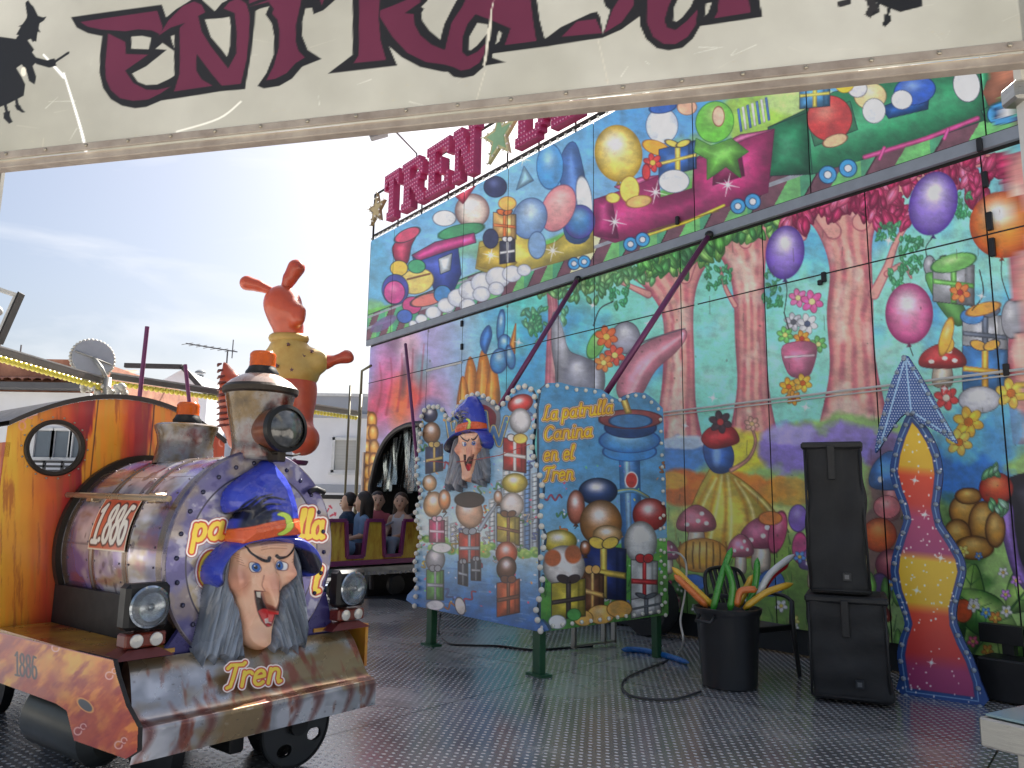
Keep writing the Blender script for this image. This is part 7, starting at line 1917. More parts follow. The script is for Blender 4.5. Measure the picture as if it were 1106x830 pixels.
SKIN = mat('skin', (.58, .36, .25, 1), .55, scale=8, var=.12); 
def person(px, py, dback, head_r, facing, hair_col, shirt_mat, label, longhair=0.0, tank=False, dress=False, turn=0.0, legs=None, fr_arm=True, hairlen=.0, legdrop=True):
    """seated rider; (px,py) head centre in the photograph, dback metres behind the wagon side"""
    hc = WP.hit(px, py, -dback)
    s_ = head_r / .098
    f = vec(facing); sd_ = np.array([f[1], -f[0], 0])
    hf = vec(facing + turn); hs = np.array([hf[1], -hf[0], 0])
    root = empty('person', hc - np.array([0, 0, .70 * s_]), label, 'person', None)
    g_ = lambda a, b_, c_: tuple(hc + s_ * (a * sd_ + b_ * f) + np.array([0, 0, c_ * s_]))      # side, forward, up from head centre
    gh = lambda a, b_, c_: tuple(hc + s_ * (a * hs + b_ * hf) + np.array([0, 0, c_ * s_]))
    torso = [cone(g_(0, -.01, -.20), g_(0, -.02, -.46), .088 * s_, .098 * s_), cone(g_(-.11, 0, -.20), g_(.11, 0, -.20), .045 * s_, .045 * s_)]
    head = [elli(tuple(hc), (.078 * s_, .088 * s_, .102 * s_)), cone(gh(0, .03, -.05), gh(0, .045, -.075), .045 * s_, .035 * s_), cone(gh(0, .088, -.012), gh(0, .098, -.03), .010 * s_, .013 * s_), cone(g_(0, -.01, -.08), g_(0, -.01, -.18), .038 * s_, .045 * s_),
            cone(gh(-.08, .0, .0), gh(-.084, -.01, -.02), .014 * s_, .012 * s_), cone(gh(.08, .0, .0), gh(.084, -.01, -.02), .014 * s_, .012 * s_)]
    arms = []; hands = []
    for q in (-1, 1):
        arms += [cone(g_(q * .135, 0, -.21), g_(q * .165, .03, -.36), .037 * s_, .030 * s_), cone(g_(q * .165, .03, -.36), g_(q * .08, .19, -.41), .029 * s_, .021 * s_)]
        hands += [elli(g_(q * .065, .215, -.41), (.028 * s_, .028 * s_, .018 * s_))]
        for k in range(4): hands.append(cone(g_(q * (.048 + .012 * k), .23, -.412), g_(q * (.04 + .012 * k), .262 - abs(k - 1.5) * .006, -.428), .0085 * s_, .0065 * s_))
        hands.append(cone(g_(q * .045, .2, -.40), g_(q * .028, .222, -.40), .009 * s_, .007 * s_))
    lg = []
    for q in (-1, 1):
        lg += [cone(g_(q * .06, .0, -.50), g_(q * .085, .28, -.47), .066 * s_, .05 * s_), cone(g_(q * .085, .28, -.47), g_(q * .085, .30, -.68), .046 * s_, .032 * s_), cone(g_(q * .085, .31, -.69), g_(q * .085, .40, -.70), .031 * s_, .024 * s_)]
    bf = blend(torso + head + arms + lg, .02 * s_); hf_ = blend([bf] + [blend(hands, .004 * s_)], .006 * s_)
    lo = hc - np.array([.5 * s_, .5 * s_, 1.0 * s_]); hi = hc + np.array([.5 * s_, .5 * s_, .13 * s_])
    solid('body', hf_, lo, hi, .016 * s_, SKIN, root)
    HM = mat('hair_' + hair_col, {'black': (.012, .010, .009, 1), 'dark': (.022, .014, .010, 1), 'brown': (.07, .04, .022, 1)}[hair_col], .45, scale=20, var=.5, stretch=(6, 6, .6), bump=.6, bscale=20)
    back = [elli(gh(0, -.018, .016), (.089 * s_, .096 * s_, .104 * s_))]
    if longhair > 0: back += [cone(gh(0, -.05, -.02), gh(0, -.065, -longhair), .078 * s_, .055 * s_), cone(gh(-.06, -.02, -.02), gh(-.075, -.01, -longhair * .95), .035 * s_, .028 * s_), cone(gh(.06, -.02, -.02), gh(.075, -.01, -longhair * .95), .035 * s_, .028 * s_)]
    hb_ = blend(back, .015 * s_)
    def hair(X, Y, Z):
        d = hb_(X, Y, Z); 
        fwd = (X - hc[0]) * hf[0] + (Y - hc[1]) * hf[1]; side = np.abs((X - hc[0]) * hs[0] + (Y - hc[1]) * hs[1]); z_ = Z - hc[2]
        fr2 = .010 * s_ * np.sin(((X - hc[0]) * hs[0] + (Y - hc[1]) * hs[1]) / s_ * 90)
        cut = np.minimum(fwd - .030 * s_ + side * .35, .066 * s_ - z_ - side * .5 + fr2) if longhair > 0 else np.minimum(fwd - .018 * s_ + side * .2, .062 * s_ - z_ + fr2 * .7)
        cut = np.minimum(cut, .085 * s_ - side * .2)
        d = np.maximum(d, cut)
        if longhair == 0: d = np.maximum(d, -(z_ + .055 * s_) )
        return d
    solid('hair', hair, lo, hi, .013 * s_, HM, root)
    # clothing
    gr = .013 * s_
    tz = [cone(g_(0, -.01, -.20 if not tank else -.24), g_(0, -.02, -.47), .098 * s_, .110 * s_)]
    if not tank: tz += [cone(g_(-.11, 0, -.20), g_(.11, 0, -.20), .054 * s_, .054 * s_)] + [cone(g_(q * .13, 0, -.205), g_(q * .157, .02, -.33), .050 * s_, .044 * s_) for q in (-1, 1)]
    else: tz += [cone(g_(q * .06, 0.03, -.17), g_(q * .06, 0.04, -.28), .024 * s_, .04 * s_) for q in (-1, 1)] + [cone(g_(q * .06, -.05, -.17), g_(q * .06, -.05, -.28), .02 * s_, .04 * s_) for q in (-1, 1)]
    if dress: tz += [cone(g_(q * .07, .0, -.50), g_(q * .10, .26, -.48), .085 * s_, .078 * s_) for q in (-1, 1)] + [cone(g_(q * .1, .26, -.48), g_(q * .1, .29, -.60), .075 * s_, .07 * s_) for q in (-1, 1)]
    solid('dress' if dress else 'shirt', blend(tz, .02 * s_), lo, hi, .016 * s_, shirt_mat, root)
    if legs is not None:
        lz = [cone(g_(q * .06, .0, -.50), g_(q * .085, .28, -.47), .078 * s_, .062 * s_) for q in (-1, 1)] + [cone(g_(q * .085, .28, -.47), g_(q * .085, .30, -.64), .056 * s_, .045 * s_) for q in (-1, 1)]
        solid('trousers', blend(lz, .012 * s_), lo, hi, .016 * s_, legs, root)
    # features
    e = MB()
    for q in (-1, 1): e.ball(gh(q * .030, .079, .006), .0095 * s_, 8, 6)
    e.build('eyes', mat('eye_dark', S(30, 24, 26), .2), root, True)
    m_ = MB(); m_.ball(gh(0, .083, -.052), (.019 * s_, .012 * s_, .006 * s_), 8, 6); m_.build('lips', mat('lips', S(170, 90, 84), .5), root, True)
    br = MB()
    for q in (-1, 1): br.bar(gh(q * .016, .086, .030), gh(q * .044, .074, .031), .007 * s_, .006 * s_)
    br.build('eyebrows', HM, root)
    return root
DENIM = mat('pale_denim', S(120, 150, 186), .8, scale=6, bump=.2, bscale=50)
person(376, 542, .75, .130, -80, 'black', mat('boy_shirt', S(60, 92, 120), .8, scale=5, col2=S(24, 26, 34)), 'small boy with short black hair and blue top, leftmost rider in the wagon', 0, legs=mat('dark_shorts', S(36, 38, 48), .8), turn=-10)
person(392, 542, .32, .140, 248, 'dark', DENIM, 'rider with shoulder-length dark hair and pale denim dress, back turned to us', .17, dress=True, turn=30)
person(408, 541, .78, .135, 175, 'black', mat('pink_tee', S(196, 96, 106), .8, scale=5, bump=.2), 'boy with short black hair in a salmon pink shirt looking towards us', 0, legs=mat('grey_jeans', S(90, 96, 108), .8), turn=-8)
person(433, 542, .34, .132, 205, 'brown', mat('white_vest', S(222, 220, 222), .8, scale=5, bump=.2), 'girl with long brown hair in a white tank top and pale jeans', .26, tank=True, legs=mat('pale_jeans', S(150, 160, 178), .8, bump=.2), turn=-22)

# ================================================================== ENTRANCE ARCH
ga, gb = floor_pt(0, 172, 2.9), floor_pt(1106, 54, 2.9)
GP = Plane(ga, math.degrees(math.atan2((gb - ga)[0], (gb - ga)[1])))
GT = empty('entrance_arch', ga * [1, 1, 0], 'overhead cream entrance banner with maroon lettering, riveted lower rail and pale posts', 'entrance arch')
L_ = np.linalg.norm(gb - ga)
def _t(ox, k, pts): return [(ox + a / k, b / k) for a, b in pts]
BLK = [_t(70, 5.027, [(40,100),(525,25),(548,95),(600,50),(680,0),(700,-40),(740,-40),(745,0),(812,60),(850,15),(880,0),(900,-60),(1106,-60),(1106,20),(1035,60),(1030,130),(1010,300),(978,485),(845,495),(520,545),(440,580),(380,588),(310,575),(250,540),(210,480),(192,400),(195,300),(208,200),(130,185),(70,155)]),
 _t(270, 5.027, [(-60,-60),(-60,70),(0,60),(105,35),(85,80),(120,130),(132,200),(130,300),(90,400),(42,468),(75,482),(160,470),(230,430),(285,365),(390,323),(315,275),(285,200),(285,120),(303,48),(340,45),(345,80),(400,58),(465,0),(465,-60)]),
 _t(380, 5.027, [(5,-60),(5,300),(-128,403),(245,355),(200,250),(270,310),(370,362),(490,387),(520,388),(550,415),(600,422),(660,410),(712,365),(720,356),(833,338),(760,312),(765,290),(1060,255),(1106,248),(1106,180),(1048,215),(1020,110),(1005,0),(1000,-60),(600,-60),(540,50),(500,130),(478,213),(420,165),(380,110),(375,70),(390,45),(375,35),(410,0),(410,-60)]),
 _t(560, 3.95, [(60,180),(110,172),(180,120),(240,92),(310,60),(335,55),(348,75),(362,150),(392,48),(370,30),(350,-60),(520,-60),(522,70),(440,130),(360,165),(120,200)]),
 _t(560, 3.95, [(520,-60),(518,110),(545,170),(590,208),(640,217),(700,205),(745,165),(775,112),(1042,70),(1015,-60)])]
HOLES = [_t(70, 5.027, q) for q in ([(362,200),(420,195),(468,205),(455,268),(362,266)], [(365,400),(440,360),(550,270),(490,265),(528,232),(590,275),(592,410),(560,430),(500,458),(440,462),(395,445)], [(572,195),(592,188),(592,260),(580,230)], [(757,103),(850,97),(893,90),(900,150),(895,250),(880,310),(850,270),(790,200)])] + \
 [_t(380, 5.027, q) for q in ([(632,270),(635,200),(680,122),(740,132),(735,180),(680,245),(645,272)], [(795,165),(815,180),(800,225),(780,240)])] + \
 [_t(560, 3.95, q) for q in ([(660,90),(665,30),(690,-20),(760,-30),(735,30),(700,75),(675,95)], [(800,15),(825,10),(810,55),(795,70)])]
MAR = [_t(70, 5.027, q) for q in ([(90,125),(500,58),(530,150),(515,185),(470,165),(400,160),(330,172),(200,165),(130,150)], [(238,185),(330,230),(332,295),(450,297),(328,385),(370,450),(440,487),(500,487),(570,470),(520,505),(450,540),(370,548),(300,535),(250,490),(225,430),(222,350),(232,250)],
  [(530,160),(560,110),(640,30),(700,5),(740,25),(760,65),(720,85),(740,170),(790,250),(885,372),(930,290),(932,170),(920,70),(860,45),(890,10),(940,-10),(985,20),(1002,80),(1000,200),(985,330),(955,455),(850,465),(795,400),(712,290),(710,380),(740,430),(800,465),(590,495),(620,400),(622,290),(620,150),(650,122),(570,150),(505,195)], [(1000,20),(1106,-20),(1106,-60),(1000,-60)])] + \
 [_t(270, 5.027, [(0,35),(100,0),(165,-50),(290,-50),(270,50),(250,140),(250,230),(265,280),(300,315),(250,345),(200,400),(140,430),(90,438),(130,360),(158,260),(162,170),(150,110),(120,75),(130,50),(100,12)]), _t(270, 5.027, [(380,0),(402,0),(392,32)])] + \
 [_t(380, 5.027, [(40,-60),(38,300),(10,345),(185,325),(155,220),(145,100),(155,-60)]), _t(380, 5.027, [(155,55),(220,30),(300,-5),(340,-60),(372,-60),(370,10),(285,70),(335,75),(338,130),(370,190),(430,240),(503,270),(540,120),(600,30),(640,-60),(960,-60),(970,0),(985,120),(1002,225),(830,245),(862,155),(760,110),(670,75),(625,130),(600,200),(597,280),(625,305),(680,280),(725,235),(720,290),(690,340),(640,372),(590,382),(550,362),(500,348),(400,335),(300,285),(220,200),(150,90)])] + \
 [_t(560, 3.95, q) for q in ([(185,160),(250,95),(330,85),(358,145)], [(365,145),(402,45),(430,0),(430,-60),(500,-60),(490,30),(440,100)], [(550,-60),(548,100),(575,160),(620,190),(670,190),(720,160),(755,110),(765,40),(720,90),(670,130),(635,120),(622,90),(640,30),(680,-60)], [(860,-60),(850,50),(835,78),(990,52),(975,-60)])]
def witch_sil(cv, ox, oy, s_, flip=1):
    K_ = (8, 8, 9)
    def q(pts): return [(ox + flip * a * s_, oy + b_ * s_) for a, b_ in pts]
    cv.poly(q([(18, 38), (24, 28), (30, 20), (32, 8), (30, 2), (37, 8), (42, 18), (48, 20), (44, 24), (42, 34), (40, 46), (36, 44), (38, 38), (34, 36), (28, 40)]), K_)
    cv.poly(q([(-30, 44), (0, 40), (14, 42), (24, 44), (30, 50), (42, 66), (36, 72), (40, 84), (38, 92), (32, 88), (30, 80), (24, 70), (18, 74), (24, 84), (28, 92), (26, 104), (10, 112), (-6, 118), (-30, 112)]), K_, smooth=False)
    cv.poly(q([(36, 62), (52, 66), (60, 64), (62, 72), (54, 74), (40, 70)]), K_); cv.stroke(q([(60, 68), (75, 58)]), 1.2, K_)
    cv.stroke(q([(18, 108), (20, 118)]), 1.6, K_); cv.poly(q([(16, 114), (22, 114), (24, 118), (28, 122), (24, 122), (18, 118)]), K_); cv.stroke(q([(6, 114), (8, 124)]), 1.6, K_); cv.poly(q([(4, 122), (11, 120), (11, 126), (14, 132), (10, 134), (4, 128)]), K_)
    cv.poly(q([(x / 2.765, y / 2.765) for x, y in ((56, 80), (92, 66), (142, 52), (134, 64), (118, 74), (116, 84), (124, 100), (113, 96), (106, 104), (110, 122), (100, 128), (94, 118), (84, 122), (104, 150), (90, 170), (60, 160), (36, 140), (52, 112), (70, 96), (72, 84))]), K_)
    cv.poly(q([(28, 4), (31, 1), (36, 8), (41, 18), (44, 24), (38, 27), (26, 30), (30, 18)]), K_)
    cv.ell(ox + flip * 26 * s_, oy + 78 * s_, 3 * s_, 5 * s_, (200, 194, 176))
def paint_banner(cv):
    X, Y = cv.X, cv.Y; n = fbm(X, Y, 150, 3); n2 = fbm(X, Y, 40, 6)
    cv.C[:] = np.array((142, 141, 131.)) + (n[:, None] - .5) * np.array((40, 40, 44.)) + (n2[:, None] - .5) * 10
    for q in ([(70, 80), (88, 140), (96, 178)], [(48, 60), (70, 84)]): cv.stroke(q, .8, (250, 250, 244), smooth=True, w2=1.8)
    cv.stroke([(48, 182), (46, 168), (48, 150)], .5, (150, 145, 130)); cv.stroke([(260, 110), (236, 128), (190, 142)], 1, (240, 238, 228), smooth=True, a=.6); cv.stroke([(640, 20), (650, 60), (658, 96)], .6, (170, 164, 150), smooth=True, a=.7)
    rg = random.Random(6)
    for k in range(46):
        x = rg.uniform(0, 1106); y = 180 - x * .11 - rg.uniform(8, 110); cv.stroke([(x, y), (x + rg.uniform(-30, 30), y + rg.uniform(-14, 14))], .5, rg.choice([(250, 248, 240), (176, 170, 156)]), a=.3, w2=.1)
    for k in range(70): x = rg.uniform(0, 1106); y = 180 - x * .11 - rg.uniform(2, 40); cv.ell(x, y, rg.uniform(.6, 3), rg.uniform(.4, 1.2), (150, 142, 122), a=.35)
    for q in BLK: cv.poly(q, (10, 9, 10), soft=.9)
    for q in HOLES: cv.poly(q, (142, 141, 131), soft=.9)
    for q in MAR: cv.poly(q, (68, 16, 36), soft=.9)
    # cracks and lost paint across the letters
    cv.poly(_t(380, 5.027, [(745,130),(752,60),(768,0),(772,0),(760,60),(756,150),(752,200),(740,240),(735,300),(722,362),(710,352),(722,290),(728,240),(732,170)]), (176, 172, 158)); cv.stroke([(524, 76), (512, 116)], .5, (170, 164, 150))
    witch_sil(cv, 0, 0, 1.0); witch_sil(cv, 966, -102, .98, -1)
    cv.poly([(904, 2), (912, 0), (918, -2), (920, 4), (914, 6), (906, 8)], (22, 20, 20)); cv.poly([(934, -2), (944, -2), (948, 8), (950, 14), (944, 12), (940, 20), (934, 16), (938, 8)], (22, 20, 20))
e_ = GP.e; hz = 2.9
uu = np.linspace(-1.2, L_ + 1.2, 1150); vv = np.concatenate([np.arange(hz - .012, hz + .86, .0036), np.arange(hz + .87, hz + 1.15, .03)])
U, V = np.meshgrid(uu, vv)
sagf = .004 * np.sin(U * 5.1) + .004 * np.sin(U * 2.3 + 1) * np.clip(V - hz, 0, 1)
P = GP.uv(U, V, sagf); X, Y = proj(GP.uv(U, V)); cv = Canvas(X, Y, (220, 216, 200)); paint_banner(cv)
grid_mesh('banner_sheet', P, cv.out(), paint_mat('banner_vinyl', .42, 0, .4, bump=.25, bscale=3, dirt=.16, transl=.2), GT, None, True)
RAIL = mat('pale_wood_rail', S(186, 174, 160), .55, 0, scale=7, col2=S(150, 136, 124), stretch=(1, 1, 1), bump=.25, bscale=30)
GF = (np.array([GP.P[0], GP.P[1], 0]), GP.e, GP.n, Zv)
b = MB(GF); b.box((L_ / 2, -.03, hz - .024), (L_ + 2.4, .05, .036), None, .004); b.box((L_ / 2, .006, hz + .012), (L_ + 2.4, .012, .035), None, .003); b.build('bottom_rail', RAIL, GT)
b = MB(GF); b.box((L_ / 2, -.03, hz + 1.15), (L_ + 2.4, .07, .06)); b.build('top_rail', RAIL, GT)
b = MB(GF)
nb_ = 26
for k in range(nb_): b.ball((-.6 + (L_ + 1.2) * k / (nb_ - 1), .016, hz + .014), (.008, .005, .008), 8, 5)
o = b.build('rivet', mat('bolt_pale', S(190, 180, 160), .3, .6), GT, True); o['kind'] = 'stuff'
POST = mat('white_post', S(214, 214, 208), .45, .1, scale=6, bump=.1)
pr_ = at_y(1096, 62, gb[1] + .12); pr_b = np.array([pr_[0] - .0, pr_[1], 0.0])
MB().box([pr_[0] + .03, pr_[1], 2.0], (.055, .055, 4.1), None, .008).build('post', POST, GT)
MB().box([pr_[0] + .0, pr_[1] - .0, at_y(1084, 102, pr_[1])[2]], (.075, .09, .07), None, .01).build('clamp', ALU, GT)
pl_ = at_y(-2, 200, ga[1] + .15); MB().box([pl_[0], pl_[1], 2.0], (.035, .035, 4.1), None, .005).build('post', mat('post_grey', S(120, 118, 112), .5), GT)

# ================================================================== THINGS OVERHEAD AND BEHIND ON THE LEFT
# floodlight
fl_ = at_y(-7, 338, 6.0); FL = empty('floodlight', fl_, 'square white-framed floodlight high at the left edge, seen from its side', 'floodlight')
fe = np.array([.93, .2, -.28]); fe /= np.linalg.norm(fe); fu = np.array([.22, 0, 1.0]); fu = fu - fe * (fu @ fe); fu /= np.linalg.norm(fu); fn = np.cross(fe, fu)
FF = (fl_, fe, fn, fu); WHT = mat('white_enamel', S(206, 206, 202), .45, scale=6)
b = MB(FF); b.box((.0, 0, .19), (.25, .1, .03)); b.box((.0, 0, -.19), (.25, .1, .09)); b.box((.115, 0, 0), (.022, .1, .36)); b.box((-.115, 0, 0), (.022, .1, .36)); b.build('frame', WHT, FL)
MB(FF).box((.131, 0, 0), (.012, .12, .44), None, .003).build('heat_fins', UND, FL); MB(FF).ball((0, .02, .02), (.075, .04, .05), 14, 8).build('lamp', WHT, FL, True); MB(FF).box((-.05, .06, -.28), (.05, .05, .12)).tube([(-.05, .06, -.3), (-.3, .1, -.5), (-.5, .15, -.7)], .02, 8).build('bracket', UND, FL)
# garland beams
BM = mat('beam_grey', S(128, 122, 114), .5, .3, scale=5); GAR = mat('yellow_bulb_shade', S(252, 236, 90), .35, scale=6, coat=.3)
def beam(a, b_, nm, lbl, n, drop=.09):
    a = np.array(a); b_ = np.array(b_); root = empty('garland_beam', a, lbl, 'light beam', 'beams edged with little yellow lights')
    MB().bar(a, b_, .06, .075).build('beam', BM, root); MB().bar(a + [0, 0, .055], b_ + [0, 0, .055], .05, .02).build('cap_strip', mat('cap_pale', S(200, 196, 190), .4), root)
    d_ = (b_ - a) / n; pr2 = None; g_ = MB()
    for k in range(n):
        c_ = a + d_ * (k + .5) + np.array([0, 0, -drop]); V = [c_ - d_ * .36 + [0, 0, .035], c_ + d_ * .36 + [0, 0, .035], c_ + [0, 0, -.05]]
        g_.lathe([(.045, .03), (.05, .0), (.03, -.035), (.001, -.05)], c_, (0, 0, 1), 8)
    o = g_.build('shade', GAR, root, True); o['kind'] = 'stuff'
beam(at_y(-40, 368, 9.0), at_y(114, 413, 11.0), 'b', 'sloping grey beam with yellow lights at the far left, above the tiled roof', 30)
beam(at_y(120, 407, 11.0), at_y(386, 447, 15.5), 'b', 'long grey beam with yellow lights running behind the engine chimney to the tunnel', 60)
# round sign seen from behind on its post
ds = at_y(100, 388, 10.9); DS = empty('round_sign', at_y(116, 470, 10.9) * [1, 1, 0], 'back of a round white sign with bumpy edge, on a post beside the garland beam', 'sign')
dax = np.array([.62, -.76, .12]); dax /= np.linalg.norm(dax)
DW = mat('sign_back_white', S(196, 198, 204), .5, scale=4)
b = MB(); b.lathe([(.001, 0), (.25, 0), (.27, .02), (.27, .05), (.001, .05)], ds, dax, 40, False); b.build('disc', DW, DS, 'auto')
a1 = np.cross(dax, Zv); a1 /= np.linalg.norm(a1); a2 = np.cross(a1, dax)
b = MB()
for k in range(34): t = k * 2 * math.pi / 34; b.ball(ds + .28 * (math.cos(t) * a1 + math.sin(t) * a2), .028, 8, 6)
b.build('edge_bulbs', mat('cream_knob', S(214, 210, 200), .4), DS, True)
b = MB()
for k in range(1): t = k * math.pi / 3 + .3; b.bar(ds + dax * .06 + .25 * (math.cos(t) * a1 + math.sin(t) * a2), ds + dax * .06 - .25 * (math.cos(t) * a1 + math.sin(t) * a2), .02)
pt = at_y(116, 412, 10.9); b.tube([ds + dax * .08, (ds + pt) / 2 + dax * .1, pt], .03, 8); b.tube([pt + [0, 0, .05], [pt[0], pt[1], 0]], .055, 8); b.tube([pt + [-.14, 0, -.02], [pt[0] - .14, pt[1], 0]], .025, 8); b.build('post', mat('post_pale', S(176, 174, 168), .4, .3), DS, True)
b = MB(); rg = random.Random(4)
for k in range(46): c_ = pt + np.array([rg.uniform(-.32, .28), rg.uniform(-.1, .1), rg.uniform(-.4, -.08)]); b.ball(c_, rg.uniform(.03, .06), 7, 5)
b.build('lamp_cluster', mat('cream_knob', S(214, 210, 200), .4), DS, True)
# purple poles
for (x0_, y0_, x1_, y1_, Yp, r_, lb) in ((159, 353, 150, 436, 8.6, .024, 'taller purple pole rising behind the engine cab'), (200, 394, 205, 440, 8.2, .020, 'shorter purple pole behind the steam dome beacon')):
    p0_, p1_ = at_y(x0_, y0_, Yp), at_y(x1_, y1_, Yp); d_ = p1_ - p0_; p1_ = p0_ + d_ * (p0_[2] / -d_[2])
    o = MB().tube([p0_, p1_], r_, 10).build('pole', PURP, None, 'auto'); tag(o, lb, 'pole')

# ------------------------------------------------------------------ buildings
PLAST = mat('white_plaster', S(242, 244, 250), .8, scale=.9, var=.13, bump=.15, bscale=4); PL2 = mat('grey_plaster', S(176, 182, 194), .8, scale=.8, var=.2, bump=.2, bscale=4)
GLZ = mat('window_glass', S(120, 130, 142), .08, .2, scale=1.5, coat=.5); FRW = mat('window_white', S(228, 230, 232), .5)
BLI = mat('roller_blind', S(196, 196, 192), .6, stretch=(.1, .1, 12), scale=3, bump=.3)
def bx(x0, x1, y0, y1, z0, z1, m, nm, par, bev=0): return MB().box(((x0 + x1) / 2, (y0 + y1) / 2, (z0 + z1) / 2), (x1 - x0, y1 - y0, z1 - z0), None, bev).build(nm, m, par)
YB = 23.0
p0_ = at_y(318, 450, YB)[0]; p1_ = at_y(430, 450, YB)[0]; zt_ = at_y(360, 428, YB)[2]; zc = at_y(360, 449, YB)[2]; zl = at_y(360, 528, YB)[2]
WB = empty('white_house', (p0_, YB, -.42), 'white flat-roofed house with a shuttered window, between the engine and the tunnel', 'house')
bx(p0_, p1_, YB, YB + 8, -.42, zc - .08, PLAST, 'wall', WB); bx(p0_ + .4, p1_, YB + .05, YB + 8, zc + .04, zt_, PL2, 'parapet', WB); bx(p0_ - .08, p1_, YB - .12, YB + 8.05, zc - .08, zc + .04, mat('cornice', S(190, 192, 200), .7), 'cornice', WB); bx(p0_ + .35, p1_, YB - .03, YB + 8.03, zt_, zt_ + .08, FRW, 'coping', WB); bx(p0_ - .02, p1_, YB - .04, YB, zl - .12, zl + .12, PL2, 'band', WB)
wx0, wx1 = at_y(359, 490, YB)[0], at_y(388, 490, YB)[0]; wz0, wz1 = at_y(372, 511, YB)[2], at_y(372, 473, YB)[2]
wf = MB(); 
for (a, b_, c_, d_) in ((wx0, wx1, wz1 - .08, wz1), (wx0, wx1, wz0, wz0 + .08), (wx0, wx0 + .08, wz0, wz1), (wx1 - .08, wx1, wz0, wz1)): wf.box(((a + b_) / 2, YB - .05, (c_ + d_) / 2), (b_ - a, .1, d_ - c_))
wf = wf.build('window', FRW, WB); bx(wx0 + .08, wx1 - .08, YB - .03, YB - .002, wz0 + .08, wz1 - .08, BLI, 'blind', wf); bx(wx0 - .06, wx1 + .06, YB - .16, YB - .1, wz0 - .07, wz0, FRW, 'sill', wf)
# tiled house far left
YH = 17.0
q0, q1 = at_y(-260, 420, YH)[0], at_y(98, 420, YH)[0]; ze = at_y(40, 419, YH)[2]; zr = at_y(40, 405, YH + 2.6)[2]
TH = empty('tiled_house', (q0, YH, -.42), 'white house with a terracotta tiled roof and a balcony window, behind the engine cab', 'house')
bx(q0, q1, YH, YH + 6, -.42, ze - .1, PLAST, 'wall', TH)
TERR = mat('terracotta', S(198, 140, 112), .75, scale=3, col2=S(150, 96, 76), bump=.3)
rw = MB(); nt_ = int((q1 - q0) / .22)
for k in range(nt_):
    x = q0 - .1 + k * .22; V = []
    for j in range(5):
        t = math.pi * j / 4; V += [(x + .11 - .11 * math.cos(t), YH - .35, ze + .1 + .07 * math.sin(t)), (x + .11 - .11 * math.cos(t), YH + 2.6, zr + .1 + .07 * math.sin(t))]
    rw.add(V, [(2 * j, 2 * j + 2, 2 * j + 3, 2 * j + 1) for j in range(4)])
rw.box(((q0 + q1) / 2, YH + 3.0, (ze + zr) / 2 - .1), (q1 - q0, 5.8, max(.1, zr - ze) + .1))
rw.build('roof', TERR, TH, 'auto'); bx(q0 - .1, q1 + .1, YH - .38, YH + .02, ze - .06, ze + .07, mat('eave_dark', S(92, 92, 96), .6), 'eave', TH)
for (xa, xb) in ((38, 57), (59, 76), (79, 96)):
    a, b_ = at_y(xa, 480, YH)[0], at_y(xb, 480, YH)[0]; c_, d_ = at_y(60, 494, YH)[2], at_y(60, 466, YH)[2]
    w_ = MB().box(((a + b_) / 2, YH - .03, d_ + .04), (b_ - a + .06, .08, .06)).box(((a + b_) / 2, YH - .03, c_ - .04), (b_ - a + .06, .08, .06)).box((a - .02, YH - .03, (c_ + d_) / 2), (.07, .08, d_ - c_ + .02)).box((b_ + .02, YH - .03, (c_ + d_) / 2), (.07, .08, d_ - c_ + .02)).build('window', FRW, TH)
    bx(a, b_, YH - .02, YH - .002, c_, d_, GLZ, 'pane', w_)
a, b_ = at_y(44, 500, YH)[0], at_y(120, 500, YH)[0]
rl = MB()
for y in (499, 504, 509): z = at_y(60, y, YH - .5)[2]; rl.bar((a, YH - .5, z), (b_, YH - .5, z), .05)
for k in range(5): x = a + (b_ - a) * k / 4; rl.bar((x, YH - .5, at_y(60, 520, YH)[2]), (x, YH - .5, at_y(60, 498, YH - .5)[2]), .05)
rl.build('balcony_rail', mat('rail_dark', S(52, 54, 60), .5), TH); bx(a, b_, YH - .52, YH - .005, at_y(60, 526, YH)[2], at_y(60, 519, YH)[2], PL2, 'balcony_slab', TH)
# dark-roofed house further back
YG = 27.0
q0, q1 = at_y(108, 420, YG)[0], at_y(222, 420, YG)[0]; ze = at_y(150, 418, YG)[2]; zr = at_y(150, 402, YG)[2]; qm = at_y(190, 400, YG)[0]
DH = empty('grey_house', (q0, YG, -.42), 'grey-roofed house with a white gable, seen over the engine cab', 'house')
bx(q0, q1, YG + .2, YG + 8, -.42, ze, PLAST, 'wall', DH)
V = [(q0 - .2, YG, ze + .02), (qm, YG, ze + .02), (qm, YG + 3.5, zr), (q0 - .2, YG + 3.5, zr), (q0 - .2, YG, ze - .12), (qm, YG, ze - .12), (qm, YG + 3.5, zr - .15), (q0 - .2, YG + 3.5, zr - .15)]
MB().add(V, [(0, 1, 2, 3), (7, 6, 5, 4), (4, 5, 1, 0), (5, 6, 2, 1), (7, 4, 0, 3), (6, 7, 3, 2)]).build('roof', mat('dark_tiles', S(104, 84, 82), .75, scale=8, stretch=(8, 1, 1), bump=.4, col2=S(60, 50, 52)), DH)
MB().prism([(qm - .6, YG + .1, ze - .3), (q1, YG + .1, ze - .3), (q1, YG + .1, ze), (qm + .2, YG + .1, zr + .15), (qm - .6, YG + .1, ze + .2)], [(qm - .6, YG + 7, ze - .3), (q1, YG + 7, ze - .3), (q1, YG + 7, ze), (qm + .2, YG + 7, zr + .15), (qm - .6, YG + 7, ze + .2)]).build('gable', PLAST, DH)
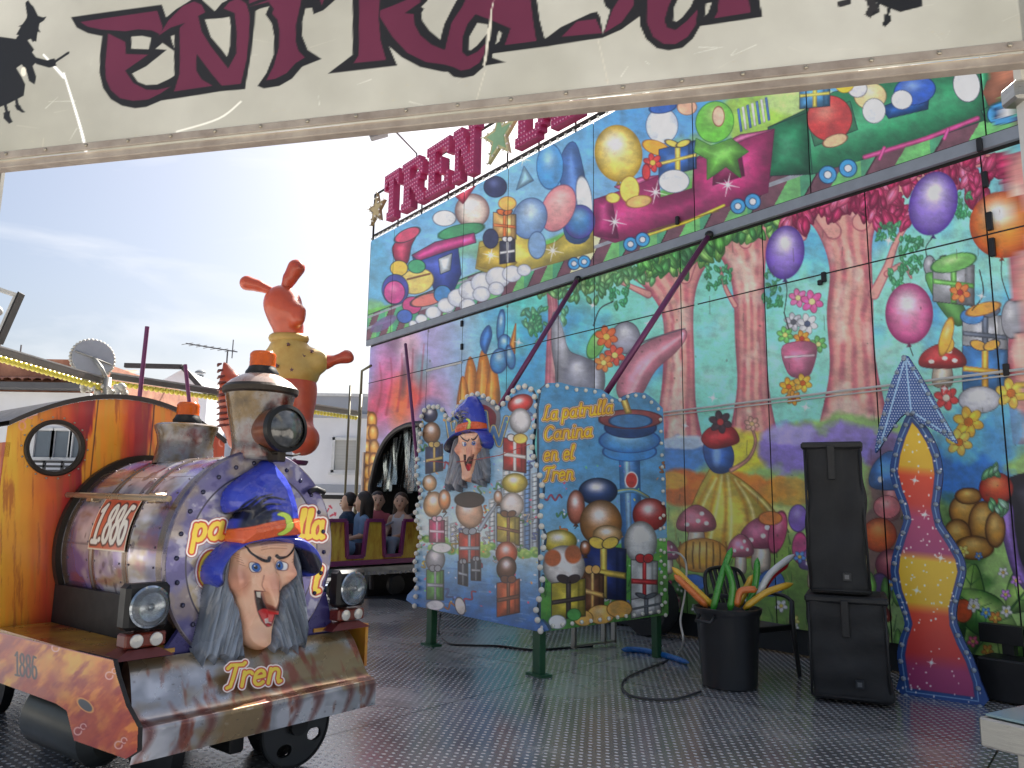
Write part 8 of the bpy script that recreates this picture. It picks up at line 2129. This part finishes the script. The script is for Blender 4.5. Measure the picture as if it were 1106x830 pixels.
b = MB(); b.bar((qm - 1.8, YG - .05, zr + .22), (qm + .25, YG - .05, zr + .2), .16); b.bar((qm + .25, YG - .05, zr + .2), (q1 + .1, YG - .05, ze - .25), .16); b.bar((q0, YG - .05, ze + .05), (qm - 1.2, YG - .05, ze + .05), .1); b.build('fascia', mat('fascia_dark', S(60, 58, 60), .6), DH)
cx_ = at_y(216, 410, YG + 2)[0]; MB().tube([(cx_, YG + 2, at_y(216, 430, YG + 2)[2] - .5), (cx_, YG + 2, at_y(216, 405, YG + 2)[2])], .13, 12).lathe([(.2, 0), (.2, .05), (.1, .12)], (cx_, YG + 2, at_y(216, 405, YG + 2)[2] + .06), (0, 0, 1), 12).build('flue', mat('zinc', S(160, 164, 168), .4, .6), DH, 'auto')
bx(at_y(96, 440, 30)[0], at_y(345, 440, 30)[0], 30, 36, -.42, at_y(240, 442, 30)[2], PL2, 'annex_wall', DH)
# aerials
def aerial(x, y, Yd, h, lbl, w=.9, tilt=0.0):
    p = at_y(x, y, Yd); root = MB().tube([p, [p[0], p[1], p[2] - h]], .022, 6).build('tv_aerial', mat('aerial_grey', S(96, 98, 104), .5, .4), None); tag(root, lbl, 'aerial')
    b = MB(); b.bar(p + [-w * 1.3, 0, .12 + tilt], p + [w * .3, 0, -.06], .03)
    for k in range(7): c_ = p + np.array([-w * 1.25 + k * w * .22, 0, .11 - k * .025 + tilt * (1 - k / 7)]); b.bar(c_ + [-.03, -.3, -.09], c_ + [.03, .3, .09], .018)
    b.bar(p + [w * .15, 0, -.25], p + [w * .15, 0, .3], .025); b.build('elements', mat('aerial_grey', S(96, 98, 104), .5, .4), root)
aerial(246, 378, 22, 1.6, 'thin television aerial above the roofs, left of the orange tail', .95, .05)
aerial(16, 386, 18, .9, 'low television aerial over the terracotta roof at the far left', .8); 
# fence sheet with red marks, beyond the engine
fp0, fp1 = at_y(330, 560, 17), at_y(396, 560, 17)
FS = empty('fence_banner', (fp0[0], 17, -.42), 'low white fence sheet with red scribbled print and a dark top bar, behind the riders', 'fence')
xs = np.linspace(fp0[0], fp1[0], 150); zt_ = at_y(360, 539, 17)[2]; zb_ = at_y(360, 600, 17)[2]; zs = np.linspace(zb_, zt_, 110); U, V = np.meshgrid(xs, zs); P = np.stack([U, np.full_like(U, 17.0), V], -1); X, Y = proj(P); cv = Canvas(X, Y, (226, 222, 226))
rg = random.Random(2)
for k in range(34): x = rg.uniform(330, 396); y = rg.uniform(545, 585); cv.stroke([(x, y), (x + rg.uniform(-3, 3), y + rg.uniform(2, 5)), (x + rg.uniform(1, 5), y + rg.uniform(-2, 3))], .7, (206, 60, 84), smooth=True)
grid_mesh('sheet', P, cv.out(), BP, FS)
MB().bar((fp0[0], 16.95, zt_ + .04), (fp1[0], 16.95, zt_ + .04), .09).build('top_bar', BLACKM, FS); 
for k in range(3): x = fp0[0] + (fp1[0] - fp0[0]) * k / 2; MB().bar((x, 17.06, -.42), (x, 17.06, zt_), .06).build('post', BLACKM, FS)
